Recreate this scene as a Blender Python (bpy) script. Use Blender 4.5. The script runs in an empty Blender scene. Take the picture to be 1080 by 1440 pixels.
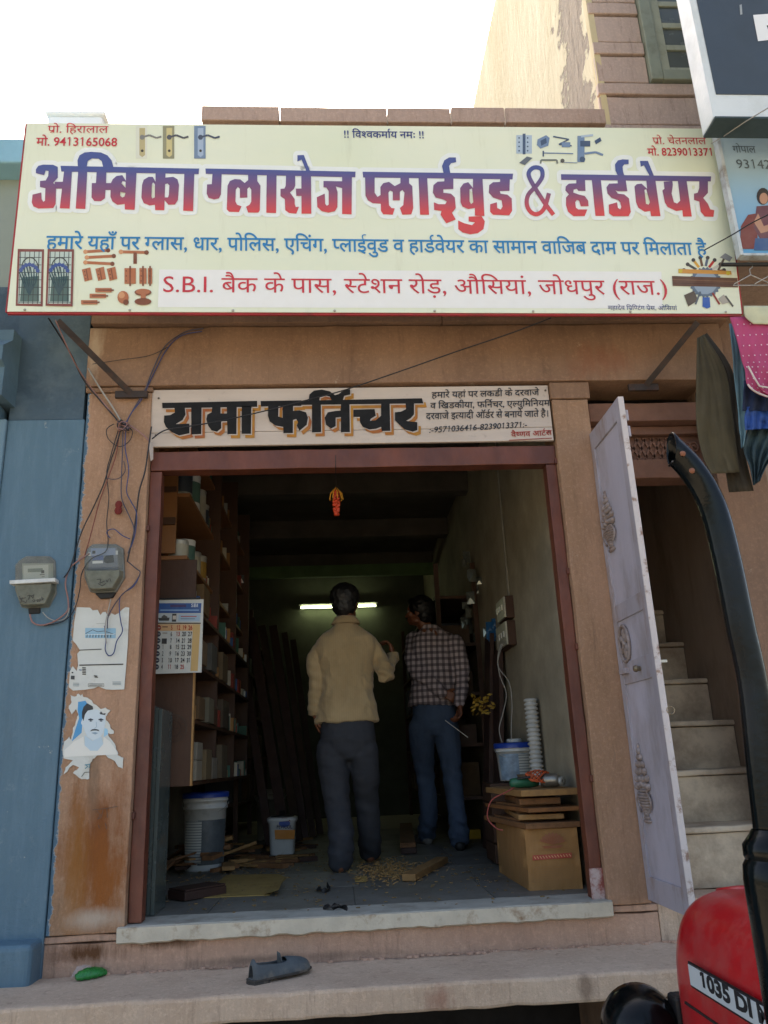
import bpy, bmesh, math, random, re
from mathutils import Vector, Matrix, geometry, noise as mnoise
random.seed(7)
S = bpy.context.scene
COL = S.collection
PI = math.pi
V3 = Vector

# ---------------------------------------------------------------- camera
YAW, PITCH, ROLL, FPX = 0.0669439, 0.30451153, -0.04200631, 1123.0
CAM = V3((0, 0, 1.5))
_f = V3((math.sin(YAW)*math.cos(PITCH), math.cos(YAW)*math.cos(PITCH), math.sin(PITCH)))
_r = V3((math.cos(YAW), -math.sin(YAW), 0)); _u = _r.cross(_f)
RT = _r*math.cos(ROLL) + _u*math.sin(ROLL); UP = -_r*math.sin(ROLL) + _u*math.cos(ROLL)
cd = bpy.data.cameras.new('camera'); cam = bpy.data.objects.new('camera', cd); COL.objects.link(cam)
m = Matrix((RT, UP, -_f)).transposed().to_4x4(); m.translation = CAM; cam.matrix_world = m
cd.sensor_fit = 'VERTICAL'; cd.sensor_height = 36.0; cd.lens = 36.0*FPX/1440.0
cd.clip_start = 0.05; cd.clip_end = 2000
S.camera = cam

# ---------------------------------------------------------------- world, sun, exposure
SUN_EL, SUN_AZ = math.radians(52), math.radians(-3)      # behind the shop, to the left
W = bpy.data.worlds.new('World'); S.world = W; W.use_nodes = True
nt = W.node_tree; bg = nt.nodes['Background']
sk = nt.nodes.new('ShaderNodeTexSky'); sk.sky_type = 'NISHITA'; sk.sun_disc = False
sk.sun_elevation = SUN_EL; sk.sun_rotation = SUN_AZ; sk.dust_density = 3.5; sk.air_density = 1.0; sk.ozone_density = 1.0
nt.links.new(sk.outputs[0], bg.inputs[0]); bg.inputs[1].default_value = 0.15
sd = bpy.data.lights.new('sun', 'SUN'); sd.energy = 2.5; sd.angle = math.radians(0.6); sd.color = (1, .95, .86)
sun = bpy.data.objects.new('sun', sd); COL.objects.link(sun)
sdir = V3((math.sin(SUN_AZ)*math.cos(SUN_EL), math.cos(SUN_AZ)*math.cos(SUN_EL), math.sin(SUN_EL)))
sun.rotation_euler = sdir.to_track_quat('Z', 'Y').to_euler(); sun.location = (0, 0, 30)
S.view_settings.view_transform = 'Standard'; S.view_settings.look = 'None'
S.view_settings.gamma = 1; S.view_settings.use_curve_mapping = False
S.view_settings.exposure = 1.5
S.view_settings.use_white_balance = True; S.view_settings.white_balance_temperature = 7200
S.cycles.use_denoising = True
S.cycles.max_bounces = 10; S.cycles.diffuse_bounces = 6

# ---------------------------------------------------------------- helpers: rays of the fitted camera
def ray(px, py):
    return _f*FPX + RT*(px-540) - UP*(py-720)
def aty(px, py, Y):
    d = ray(px, py); return CAM + d*(Y/d.y)
def atz(px, py, Z):
    d = ray(px, py); return CAM + d*((Z-CAM.z)/d.z)
def atx(px, py, X):
    d = ray(px, py); return CAM + d*(X/d.x)
class Plane:
    def __init__(s, p, u, v):
        s.p = V3(p); s.u = V3(u).normalized(); s.n = s.u.cross(V3(v)).normalized(); s.v = s.n.cross(s.u)
        if s.n.dot(CAM-s.p) < 0: s.n = -s.n
    def pix(s, px, py, off=0.0):
        d = ray(px, py); t = (s.p + s.n*off - CAM).dot(s.n)/d.dot(s.n); return CAM + d*t
def hx(h):
    h = h.lstrip('#'); h = ''.join(q*2 for q in h) if len(h) == 3 else h; c = [int(h[i:i+2], 16)/255 for i in (0, 2, 4)]
    return tuple(x/12.92 if x <= .04045 else ((x+.055)/1.055)**2.4 for x in c)

# ---------------------------------------------------------------- materials
MATS = {}
class NB:
    def __init__(s, name):
        s.m = bpy.data.materials.new(name); s.m.use_nodes = True; s.t = s.m.node_tree
        s.b = s.t.nodes['Principled BSDF']
    def n(s, typ, **kw):
        nd = s.t.nodes.new('ShaderNode'+typ)
        for k, v in kw.items():
            if isinstance(k, str) and hasattr(nd, k): setattr(nd, k, v)
        return nd
    def l(s, a, b): s.t.links.new(a, b)
    def noise(s, scale, detail=5, rough=.6, vec=None, stretch=None):
        nd = s.n('TexNoise'); nd.inputs['Scale'].default_value = scale
        nd.inputs['Detail'].default_value = detail; nd.inputs['Roughness'].default_value = rough
        if vec is None: vec = s.n('NewGeometry').outputs['Position']
        if stretch:
            mp = s.n('Mapping'); mp.inputs['Scale'].default_value = stretch; s.l(vec, mp.inputs[0]); vec = mp.outputs[0]
        s.l(vec, nd.inputs['Vector']); return nd.outputs[0]
    def ramp(s, fac, a, b, va=0., vb=1.):
        r = s.n('MapRange'); r.inputs[1].default_value = a; r.inputs[2].default_value = b
        r.inputs[3].default_value = va; r.inputs[4].default_value = vb; s.l(fac, r.inputs[0]); return r.outputs[0]
    def mix(s, fac, a, b, mode='MIX'):
        x = s.n('Mix', data_type='RGBA', blend_type=mode)
        x.clamp_factor = True
        for sock, v in ((x.inputs[0], fac), (x.inputs[6], a), (x.inputs[7], b)):
            if isinstance(v, (int, float)): sock.default_value = v
            elif isinstance(v, tuple): sock.default_value = (*v[:3], 1)
            else: s.l(v, sock)
        return x.outputs[2]
    def math(s, op, a, b=0.):
        x = s.n('Math', operation=op)
        for sock, v in ((x.inputs[0], a), (x.inputs[1], b)):
            if isinstance(v, (int, float)): sock.default_value = v
            else: s.l(v, sock)
        return x.outputs[0]
    def blob(s, c, r, pw=1.):
        """soft stain of its own shape: 1 at the centre c, 0 past the radii r, broken up by noise"""
        sub = s.n('VectorMath', operation='SUBTRACT'); s.l(s.n('NewGeometry').outputs['Position'], sub.inputs[0]); sub.inputs[1].default_value = c
        dv = s.n('VectorMath', operation='DIVIDE'); s.l(sub.outputs[0], dv.inputs[0]); dv.inputs[1].default_value = r
        ln = s.n('VectorMath', operation='LENGTH'); s.l(dv.outputs[0], ln.inputs[0])
        nz = s.noise(8, 8, .75, stretch=(1, 1, .4)); n2 = s.noise(34, 6, .7, stretch=(1, 1, .12))
        a = s.math('ADD', ln.outputs['Value'], s.ramp(nz, .25, .75, -.6, .6)); a = s.math('ADD', a, s.ramp(n2, .3, .7, -.25, .25))
        return s.ramp(a, 1.1, .25, 0, pw)
    def bump(s, h, dist=.004, strength=.6):
        b = s.n('Bump'); b.inputs['Distance'].default_value = dist; b.inputs['Strength'].default_value = strength
        s.l(h, b.inputs['Height']); s.l(b.outputs[0], s.b.inputs['Normal'])

def mat(name, col, rough=.8, var=.25, scale=6, bump=.002, bscale=60, metal=0, dirt=None, dscale=3, dlo=.5, dhi=.75, stretch=None, col2=None, emit=0, coat=0, alpha=None, trans=0):
    if name in MATS: return MATS[name]
    k = NB(name); c = hx(col) if isinstance(col, str) else col
    c2 = (hx(col2) if isinstance(col2, str) else col2) if col2 else tuple(x*(1-var) for x in c)
    n1 = k.noise(scale, 6, .62, stretch=stretch)
    out = k.mix(k.ramp(n1, .32, .68), tuple(min(1, x*(1+var*.35)) for x in c), c2)
    if dirt:
        nd = k.noise(dscale, 8, .7, stretch=stretch)
        out = k.mix(k.ramp(nd, dlo, dhi), out, hx(dirt))
    k.l(out, k.b.inputs['Base Color'])
    rr = k.ramp(k.noise(scale*2.3, 4), .3, .7, max(0, rough-.1), min(1, rough+.08)); k.l(rr, k.b.inputs['Roughness'])
    k.b.inputs['Metallic'].default_value = metal
    if coat: k.b.inputs['Coat Weight'].default_value = coat
    if trans: k.b.inputs['Transmission Weight'].default_value = trans
    if alpha is not None: k.b.inputs['Alpha'].default_value = alpha
    if bump: k.bump(k.noise(bscale, 5, .6, stretch=stretch), bump, .7)
    if emit:
        k.b.inputs['Emission Color'].default_value = (*c, 1); k.b.inputs['Emission Strength'].default_value = emit
    MATS[name] = k.m; return k.m

def print_mat():
    k = NB('printed_colours'); a = k.n('Attribute'); a.attribute_name = 'ink'
    n = k.noise(14, 5, .6); k.l(k.mix(k.ramp(n, .35, .8, 0, .10), a.outputs['Color'], hx('#c9bfa8')), k.b.inputs['Base Color'])
    k.b.inputs['Roughness'].default_value = .6; MATS['print'] = k.m; return k.m

# ---------------------------------------------------------------- objects
ORG = {}
def thing(name, label, cat, loc, group=None):
    o = bpy.data.objects.new(name, None); COL.objects.link(o); o.location = loc; ORG[o.name] = V3(loc)
    o.empty_display_size = .1; tag(o, label, cat, group); return o
def tag(o, label=None, cat=None, group=None, kind=None):
    if label: o['label'] = label
    if cat: o['category'] = cat
    if group: o['group'] = group
    if kind: o['kind'] = kind
    return o
def link(name, me, parent=None, org=None):
    """org: world origin; mesh verts are given in world space and shifted"""
    if org is None:
        if len(me.vertices):
            xs = [v.co for v in me.vertices]
            lo = V3((min(v.x for v in xs), min(v.y for v in xs), min(v.z for v in xs))); hi = V3((max(v.x for v in xs), max(v.y for v in xs), max(v.z for v in xs)))
            org = (lo+hi)/2
            if parent is None: org.z = lo.z
        else: org = V3()
    me.transform(Matrix.Translation(-org)); me.update()
    o = bpy.data.objects.new(name, me); COL.objects.link(o); ORG[o.name] = V3(org)
    if parent: o.parent = parent; o.location = org - ORG[parent.name]
    else: o.location = org
    return o
def copy_piece(o, world_org, parent=None, rot=None, scale=None):
    c = o.copy(); COL.objects.link(c); ORG[c.name] = V3(world_org)
    p = parent or o.parent
    c.parent = p; c.location = V3(world_org) - (ORG[p.name] if p else V3())
    if rot is not None: c.rotation_euler = rot
    if scale is not None: c.scale = scale
    return c
class MB:
    def __init__(s): s.v = []; s.f = []; s.sm = []; s.mi = []; s.ink = []
    def add(s, vs, fs, smooth=False, mi=0, ink=None):
        b = len(s.v); s.v += [tuple(v) for v in vs]
        for f in fs: s.f.append(tuple(i+b for i in f)); s.sm.append(smooth); s.mi.append(mi); s.ink.append(ink)
        return s
    def box(s, lo, hi, mi=0, ink=None, jit=0):
        x0, y0, z0 = lo; x1, y1, z1 = hi
        vs = [(x, y, z) for z in (z0, z1) for y in (y0, y1) for x in (x0, x1)]
        if jit: vs = [tuple(c+random.uniform(-jit, jit) for c in v) for v in vs]
        return s.add(vs, [(0, 2, 3, 1), (4, 5, 7, 6), (0, 1, 5, 4), (2, 6, 7, 3), (0, 4, 6, 2), (1, 3, 7, 5)], mi=mi, ink=ink)
    def obox(s, c, ax, ay, az, mi=0, ink=None):
        """oriented box: centre, half-axis vectors"""
        c = V3(c); ax = V3(ax); ay = V3(ay); az = V3(az)
        vs = [c + ax*i + ay*j + az*k for k in (-1, 1) for j in (-1, 1) for i in (-1, 1)]
        return s.add(vs, [(0, 2, 3, 1), (4, 5, 7, 6), (0, 1, 5, 4), (2, 6, 7, 3), (0, 4, 6, 2), (1, 3, 7, 5)], mi=mi, ink=ink)
    def beam(s, a, b, w, h, up=(0, 0, 1), **k):
        a = V3(a); b = V3(b); d = (b-a); L = d.length; d.normalize(); sd_ = d.cross(V3(up)).normalized(); u_ = sd_.cross(d)
        return s.obox((a+b)/2, d*L/2, sd_*w/2, u_*h/2, **k)
    def poly(s, pts, holes=(), off=V3(), ink=None, depth=None):
        loops = [[V3(p) for p in pts]] + [[V3(p) for p in h] for h in holes]
        tr = geometry.tessellate_polygon(loops); flat = [p+off for l in loops for p in l]
        s.add(flat, tr, ink=ink)
        if depth is not None:
            b = [p-depth for p in flat]; s.add(b, [tuple(reversed(t)) for t in tr], ink=ink)
            k = 0
            for l in loops:
                n = len(l)
                for i in range(n):
                    j = (i+1) % n; s.add([flat[k+i], flat[k+j], b[k+j], b[k+i]], [(0, 1, 2, 3)], ink=ink)
                k += n
        return s
    def tube(s, pts, r, n=8, cap=True, smooth=True, mi=0, ell=None, up=None):
        pts = [V3(p) for p in pts]; m_ = len(pts)
        rs = r if isinstance(r, (list, tuple)) else [r]*m_
        rings = []; prev = None
        for i, p in enumerate(pts):
            d = (pts[min(i+1, m_-1)] - pts[max(i-1, 0)])
            d = d.normalized() if d.length > 1e-9 else V3((0, 0, 1))
            if prev is None: a = d.orthogonal().normalized() if up is None else (V3(up)-d*V3(up).dot(d)).normalized()
            else: a = (prev - d*prev.dot(d)); a = a.normalized() if a.length > 1e-6 else d.orthogonal().normalized()
            prev = a; b = d.cross(a)
            ra, rb = rs[i] if isinstance(rs[i], (tuple, list)) else (rs[i], rs[i])
            rings.append([p + a*ra*math.cos(2*PI*k/n) + b*rb*math.sin(2*PI*k/n) for k in range(n)])
        vs = [v for rg in rings for v in rg]; fs = []
        for i in range(m_-1):
            for k in range(n): fs.append((i*n+k, i*n+(k+1) % n, (i+1)*n+(k+1) % n, (i+1)*n+k))
        s.add(vs, fs, smooth, mi)
        if cap:
            s.add(rings[0], [tuple(reversed(range(n)))], False, mi); s.add(rings[-1], [tuple(range(n))], False, mi)
        return s
    def lathe(s, prof, c=(0, 0, 0), axis=(0, 0, 1), n=24, smooth=True, mi=0, sx=1, sy=1):
        c = V3(c); d = V3(axis).normalized(); a = d.orthogonal().normalized()
        if abs(d.z) > .99: a = V3((1, 0, 0))
        b = d.cross(a); vs = []
        for r, h in prof:
            for k in range(n): vs.append(c + d*h + a*r*sx*math.cos(2*PI*k/n) + b*r*sy*math.sin(2*PI*k/n))
        fs = [(i*n+k, i*n+(k+1) % n, (i+1)*n+(k+1) % n, (i+1)*n+k) for i in range(len(prof)-1) for k in range(n)]
        return s.add(vs, fs, smooth, mi)
    def mesh(s, name):
        me = bpy.data.meshes.new(name); me.from_pydata(s.v, [], s.f)
        me.polygons.foreach_set('use_smooth', s.sm); me.polygons.foreach_set('material_index', s.mi)
        if any(k is not None for k in s.ink):
            at = me.color_attributes.new('ink', 'FLOAT_COLOR', 'CORNER'); i = 0; buf = []
            for p, c in zip(me.polygons, s.ink): buf += list((*(c or (.5, .5, .5)), 1.0))*p.loop_total
            at.data.foreach_set('color', buf)
        me.update(); return me
    def build(s, name, ms, parent=None, bevel=0, weld=False, org=None, seg=2):
        me = s.mesh(name)
        if weld or bevel:
            bm = bmesh.new(); bm.from_mesh(me)
            bmesh.ops.remove_doubles(bm, verts=bm.verts, dist=1e-5); bmesh.ops.recalc_face_normals(bm, faces=bm.faces)
            bm.to_mesh(me); bm.free()
        for x in (ms if isinstance(ms, (list, tuple)) else [ms]): me.materials.append(x)
        o = link(name, me, parent, org)
        if bevel:
            bv = o.modifiers.new('bevel', 'BEVEL'); bv.width = bevel; bv.segments = seg; bv.limit_method = 'ANGLE'; bv.angle_limit = .6
        return o
def rough_box(name, lo, hi, ms, parent=None, step=.09, amp=.004, bevel=.004, seed=0):
    """a stone or plaster block: a subdivided box with slightly worn, uneven faces and edges"""
    bm = bmesh.new(); lo = V3(lo); hi = V3(hi); d = hi-lo
    bmesh.ops.create_cube(bm, size=1)
    for v in bm.verts: v.co = V3((lo.x+(v.co.x+.5)*d.x, lo.y+(v.co.y+.5)*d.y, lo.z+(v.co.z+.5)*d.z))
    for ax in range(3):
        n = min(60, int(d[ax]/step))
        for i in range(1, n):
            p = V3(lo); p[ax] = lo[ax]+d[ax]*i/n; no = V3(); no[ax] = 1
            bmesh.ops.bisect_plane(bm, geom=bm.verts[:]+bm.edges[:]+bm.faces[:], plane_co=p, plane_no=no)
    for v in bm.verts:
        k = sum(1 for a in range(3) if abs(v.co[a]-lo[a]) < 1e-5 or abs(v.co[a]-hi[a]) < 1e-5)
        q = v.co*6+V3((seed*3.1, seed, 0)); nv = V3((mnoise.noise(q), mnoise.noise(q+V3((9, 0, 0))), mnoise.noise(q+V3((0, 9, 0)))))
        nv2 = mnoise.noise(v.co*23+V3((seed, 0, 0)))
        v.co += nv*amp
        if k >= 2:
            cdir = ((lo+hi)/2-v.co)
            for a in range(3):
                if abs(v.co[a]-lo[a]) < .02 or abs(v.co[a]-hi[a]) < .02: v.co[a] += (1 if cdir[a] > 0 else -1)*amp*max(0, nv2)*1.6
    me = bpy.data.meshes.new(name); bm.to_mesh(me); bm.free(); me.materials.append(ms)
    o = link(name, me, parent)
    if bevel:
        bv = o.modifiers.new('bevel', 'BEVEL'); bv.width = bevel; bv.segments = 2; bv.limit_method = 'ANGLE'; bv.angle_limit = .8
    return o
def smooth_pts(pts, sub=6):
    """Catmull-Rom through the points"""
    P = [V3(p) for p in pts]; out = []
    for i in range(len(P)-1):
        a = P[max(i-1, 0)]; b = P[i]; c = P[i+1]; d = P[min(i+2, len(P)-1)]
        for k in range(sub):
            t = k/sub; out.append(.5*((2*b)+(c-a)*t+(2*a-5*b+4*c-d)*t*t+(3*b-a-3*c+d)*t**3))
    out.append(P[-1]); return out
def wire(name, pts, r, m_, parent=None, sub=6, label=None, cat=None, group=None, n=6):
    o = MB().tube(smooth_pts(pts, sub), r, n).build(name, m_, parent)
    if label: tag(o, label, cat, group)
    return o

# ---------------------------------------------------------------- lettering (Devanagari and Latin, laid out glyph by glyph)
GLY = {}
def load_glyphs(chars, bold=0.0, res=3):
    tmp = []
    def mk(s_):
        t = bpy.data.curves.new('glyph', 'FONT'); t.body = s_; t.size = 1; t.offset = bold; t.resolution_u = res
        o = bpy.data.objects.new('glyph', t); COL.objects.link(o); tmp.append(o); return o
    os_ = [(c, mk(c), mk('I'+c+'I')) for c in chars]; ref = mk('II')
    bpy.context.view_layer.update(); dg = bpy.context.evaluated_depsgraph_get()
    def ex(o):
        e = o.evaluated_get(dg); me = e.to_mesh(); vs = [(v.co.x, v.co.y) for v in me.vertices]; fs = [tuple(p.vertices) for p in me.polygons]; e.to_mesh_clear(); return vs, fs
    r0 = max(v[0] for v in ex(ref)[0])
    for c, a, b in os_:
        vs, fs = ex(a); adv = max(v[0] for v in ex(b)[0])-r0
        if c == 'ि': adv = .259
        GLY[(c, bold)] = (vs, fs, adv)
    for o in tmp:
        d = o.data; bpy.data.objects.remove(o); bpy.data.curves.remove(d)
def clip_right(vs, fs, cut):
    out_v = []; out_f = []
    for f in fs:
        pts = [vs[i] for i in f]; res = []
        for i in range(len(pts)):
            a = pts[i]; b = pts[(i+1) % len(pts)]
            if a[0] <= cut: res.append(a)
            if (a[0]-cut)*(b[0]-cut) < 0:
                t = (cut-a[0])/(b[0]-a[0]); res.append((cut, a[1]+t*(b[1]-a[1])))
        if len(res) >= 3:
            k = len(out_v); out_v += res; out_f.append(tuple(range(k, k+len(res))))
    return out_v, out_f
CONS = 'कखगघचछजझटठडढणतथदधनपफबभमयरलवशषसह'
def layout(text, bold=0.0):
    """-> list of (verts2d, faces), total width; conjuncts from clipped half forms, i-matra moved, reph and rakar drawn"""
    out = []; pen = [0.0]
    def put(c, cut=None):
        if c == ' ': pen[0] += .26; return
        vs, fs, adv = GLY[(c, bold)]
        if cut is not None:
            q = adv-cut; vs, fs = clip_right(vs, fs, q); adv = q
        out.append(([(x+pen[0], y) for x, y in vs], fs)); pen[0] += adv
    def stroke(pts, w):
        vs = []; fs = []
        for i, p in enumerate(pts):
            a = pts[max(0, i-1)]; b = pts[min(len(pts)-1, i+1)]; dx, dy = b[0]-a[0], b[1]-a[1]; L = math.hypot(dx, dy) or 1
            vs += [(p[0]-dy/L*w/2, p[1]+dx/L*w/2), (p[0]+dy/L*w/2, p[1]-dx/L*w/2)]
        for i in range(len(pts)-1): fs.append((2*i, 2*i+1, 2*i+3, 2*i+2))
        out.append((vs, fs))
    rx = re.compile('((?:[%s]़?्)*[%s]़?)([ा-ौॉंँः]*)' % (CONS, CONS)); i = 0
    while i < len(text):
        mm = rx.match(text, i)
        if not mm: put(text[i]); i += 1; continue
        i = mm.end(); cl, mt = mm.group(1), mm.group(2); reph = rak = False
        if cl.startswith('र्') and len(cl) > 2: reph = True; cl = cl[2:]
        if cl.endswith('्र'): rak = True; cl = cl[:-2]
        if 'ि' in mt: put('ि'); mt = mt.replace('ि', '')
        parts = cl.split('्')
        for h in parts[:-1]: put(h[0], .205+bold)
        put(parts[-1][0])
        base_end = pen[0]
        if '़' in parts[-1]: put('़')
        for c in mt: put(c)
        w = .065+2*bold
        if rak: stroke([(base_end-.12, .20), (base_end-.24, .09), (base_end-.36, .0)], w)
        if reph:
            x = pen[0]-.13; stroke([(x, .58), (x-.05, .66), (x-.075, .74), (x-.05, .82), (x+.02, .86), (x+.09, .85)], w)
    return out, pen[0]
def text_on(pl, text, L, R, hpx, off, name, m_, parent, bold=0.0, head=.62, ital=0.0, label=None, halo=None):
    """lettering on a plane: baseline from pixel L to pixel R of the fitted view, hpx = height of the headline over it"""
    gl, wd = layout(text, bold)
    a = pl.pix(*L); b = pl.pix(*R); u = (b-a)/wd; top = pl.pix(L[0], L[1]-hpx); v = pl.v*((top-a).length/head)
    mb = MB()
    for k, (vs, fs) in enumerate(gl):
        o2 = pl.n*(off+.00012*(k % 3))
        mb.add([a + u*(x+ital*y) + v*y + o2 for x, y in vs], fs)
    o = mb.build(name, m_, parent)
    if label: o['label'] = label
    return o
TXT = "अमबिकाग्लसेजपईवुडहर्यरंँःॉीौोैू़ूऔएचटणनमतदखफइऑआओयविधशषठ।"
def digit_one(b):
    w = .078+b*1.9; x = .27
    GLY[('1', b)] = ([(x-w/2, 0), (x+w/2, 0), (x+w/2, .71), (x-w/2, .71), (x-w/2, .71), (x-w/2-.11, .62), (x-w/2-.11, .62-w*.95), (x-w/2, .71-w*1.05)], [(0, 1, 2, 3), (4, 5, 6, 7)], .52)
def prep():
    cs = sorted(set(TXT+"0123456789&!.,-:;()SBIDMNFEVCOL/'")-{' '})
    load_glyphs(cs, 0.0); load_glyphs(cs, .011); digit_one(0.0); digit_one(.011); digit_one(.035)
prep()

class Art:
    """flat print: coloured shapes given in pixels of the fitted view, laid on a plane layer by layer"""
    def __init__(s, pl, base): s.pl = pl; s.mb = MB(); s.o = base; s.k = 0
    def poly(s, pts, c, holes=()):
        s.k += 1; o = s.o + .00006*s.k
        s.mb.poly([s.pl.pix(*p, off=o) for p in pts], [[s.pl.pix(*p, off=o) for p in h] for h in holes], ink=hx(c)); return s
    def rect(s, x0, y0, x1, y1, c, sk=0): return s.poly([(x0, y0), (x1, y0+sk), (x1, y1+sk), (x0, y1)], c)
    def line(s, pts, w, c):
        for a, b in zip(pts, pts[1:]):
            dx, dy = b[0]-a[0], b[1]-a[1]; L = math.hypot(dx, dy) or 1; ox, oy = -dy/L*w/2, dx/L*w/2
            s.poly([(a[0]+ox, a[1]+oy), (b[0]+ox, b[1]+oy), (b[0]-ox, b[1]-oy), (a[0]-ox, a[1]-oy)], c)
        return s
    def disc(s, cx, cy, rx_, c, ry=None, n=14, a0=0, a1=2*PI):
        ry = ry or rx_; return s.poly([(cx+rx_*math.cos(a0+(a1-a0)*k/n), cy+ry*math.sin(a0+(a1-a0)*k/n)) for k in range(n)], c)
    def build(s, name, parent=None): return s.mb.build(name, MATS['print'], parent)
print_mat()

# ================================================================ materials
Y0 = 3.75
def stone_mat(name, col, stains=(), blot='#8a6a4c', rough=.85, paint=None):
    k = NB(name)
    base = k.mix(k.ramp(k.noise(2.4, 7, .65, stretch=(1, 1, .3)), .3, .7), hx(col), hx(blot))
    base = k.mix(k.ramp(k.noise(60, 5, .75, stretch=(1, 1, .10)), .42, .7, 0, .32), base, tuple(x*.62 for x in hx(col)))          # saw grain
    base = k.mix(k.ramp(k.noise(52, 6, .8), .5, .75, 0, .45), base, tuple(min(1, x*1.5) for x in hx(col)))                      # pale specks
    base = k.mix(k.ramp(k.noise(13, 8, .8, stretch=(1.6, 1.6, .22)), .54, .74, 0, .6), base, hx('#5e4636'))                      # drips and grime
    base = k.mix(k.ramp(k.noise(5, 8, .8), .62, .66, 0, .35), base, hx('#c9b8a2'))                                               # dust, lime smears
    base = k.mix(k.ramp(k.noise(90, 4, .8), .70, .76, 0, .7), base, hx('#3d2c22'))                                               # pits
    for c, r, colr, p in stains: base = k.mix(k.blob(c, r, p), base, hx(colr))
    if paint:
        sp = k.n('SeparateXYZ'); k.l(k.n('NewGeometry').outputs['Position'], sp.inputs[0])
        ed = k.math('ADD', sp.outputs['X'], k.ramp(k.noise(16, 7, .75), .3, .7, -.016, .016))
        base = k.mix(k.ramp(ed, paint+.003, paint+.002), base, hx('#8f979a')); base = k.mix(k.ramp(ed, paint, paint-.002), base, hx('#4e6a7c'))
    k.l(base, k.b.inputs['Base Color']); k.b.inputs['Roughness'].default_value = rough
    k.bump(k.math('ADD', k.math('ADD', k.noise(140, 4, .7), k.math('MULTIPLY', k.noise(16, 7, .7), 2.2)), k.math('MULTIPLY', k.noise(60, 4, .7, stretch=(1, 1, .1)), .8)), .0035, .9)
    MATS[name] = k.m; return k.m
M_PIL = stone_mat('sandstone_pillar', '#b69076', paint=-1.212, stains=[((-1.04, 3.72, 1.22), (.16, .3, .30), '#7a4210', .95), ((-1.0, 3.72, 1.06), (.10, .3, .2), '#8a4e16', .9), ((-1.12, 3.72, 1.12), (.06, .3, .32), '#8f5c22', .7),
      ((-1.03, 3.72, .93), (.13, .3, .045), '#b9ab9a', .75), ((-1.07, 3.72, 1.5), (.035, .3, .22), '#7d6550', .7)])
M_LIN = stone_mat('sandstone_lintel', '#9c7a60', blot='#7d5f4a', stains=[((1.45, 3.7, 3.5), (.25, .4, .12), '#8a5238', .5), ((-1.2, 3.7, 3.6), (.05, .3, .2), '#c9b79e', .5)])  # darker than the pillars: shade under the sign is in the colour
M_LIN2 = stone_mat('sandstone_band', '#94745e', blot='#785e4c')  # stone tone darkened with the shade behind and below the sign
M_BASE = stone_mat('sandstone_plinth', '#c29e86', blot='#a98570', stains=[((-1.05, 3.74, .80), (.16, .3, .05), '#5a3410', .95), ((-.72, 3.74, .83), (.16, .3, .035), '#4f3218', .9), ((-.3, 3.74, .74), (.5, .3, .02), '#6d594b', .6)])
M_LEDGE = stone_mat('worn_ledge_stone', '#cdb49c', blot='#b49880', stains=[((-.1, 3.78, .72), (1.4, .06, .03), '#6e5c50', .8), ((.35, 3.30, .66), (.06, .05, .06), '#8a4a34', .5), ((.9, 3.30, .68), (.03, .05, .05), '#5c4636', .6)])
M_COP = stone_mat('pink_coping_stone', '#bda495', blot='#a88d7e')
M_COURSE = stone_mat('pink_course_stone', '#cbb4a5', blot='#b9a194')
M_THR = mat('grey_threshold_stone', '#adaa9e', rough=.7, var=.2, scale=8, dirt='#7d7566', dscale=5, bump=.001)
M_THRE = mat('chipped_cement_edge', '#c4bba8', rough=.9, var=.15, scale=12, dirt='#8c745c', dscale=11, dlo=.52, dhi=.7, bump=.004, bscale=30)
M_FLOOR = mat('grey_floor_stone', '#6e7478', rough=.55, var=.2, scale=4, dirt='#5b544a', dscale=2.5, bump=.001)
M_JOINT = mat('pale_tile_joint', '#a8a296', rough=.9, var=.1)
M_RED = mat('red_oxide_iron', '#6f3b28', rough=.55, var=.3, scale=7, dirt='#4f281e', dscale=5, dlo=.42, dhi=.7, bump=.0025, bscale=40, stretch=(1, 1, .4))
M_REDW = mat('chipped_white_paint', '#b7a5a0', rough=.8, var=.2, dirt='#8a4a40', dscale=14, dlo=.42, dhi=.55)
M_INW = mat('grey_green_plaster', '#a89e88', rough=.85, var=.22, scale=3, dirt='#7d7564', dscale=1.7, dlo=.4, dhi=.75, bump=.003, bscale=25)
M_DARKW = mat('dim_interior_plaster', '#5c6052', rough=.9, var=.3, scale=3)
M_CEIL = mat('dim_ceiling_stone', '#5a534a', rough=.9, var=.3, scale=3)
k = NB('blue_wall_paint'); b_ = k.mix(k.ramp(k.noise(1.8, 6, .65, stretch=(1, 1, .5)), .3, .7), hx('#53707f'), hx('#476577'))
b_ = k.mix(k.ramp(k.noise(26, 5, .7, stretch=(1, 1, .12)), .45, .75, 0, .35), b_, hx('#6a8696')); b_ = k.mix(k.ramp(k.noise(6, 9, .8), .60, .72, 0, .5), b_, hx('#7f8f94'))
b_ = k.mix(k.ramp(k.noise(10, 8, .8), .665, .675, 0, .8), b_, hx('#a9aaa0')); b_ = k.mix(k.ramp(k.noise(4, 8, .75, stretch=(1.5, 1.5, .3)), .55, .8, 0, .5), b_, hx('#3c4f5a'))
k.l(b_, k.b.inputs['Base Color']); k.b.inputs['Roughness'].default_value = .62; k.bump(k.math('ADD', k.noise(60, 5, .7), k.math('MULTIPLY', k.noise(7, 6, .7), 2)), .004, .8); M_BLUE = k.m
M_BLUED = mat('dark_blue_cement', '#3c505c', rough=.6, var=.25, scale=5, dirt='#56666e', dscale=4, dlo=.5, dhi=.75, bump=.008, bscale=26)
M_CREAM = mat('cream_lime_plaster', '#d8c8a0', rough=.9, var=.15, scale=2, dirt='#c0aa78', dscale=1.2, dlo=.4, dhi=.75, bump=.004, bscale=12, stretch=(1, 1, .3))
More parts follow.
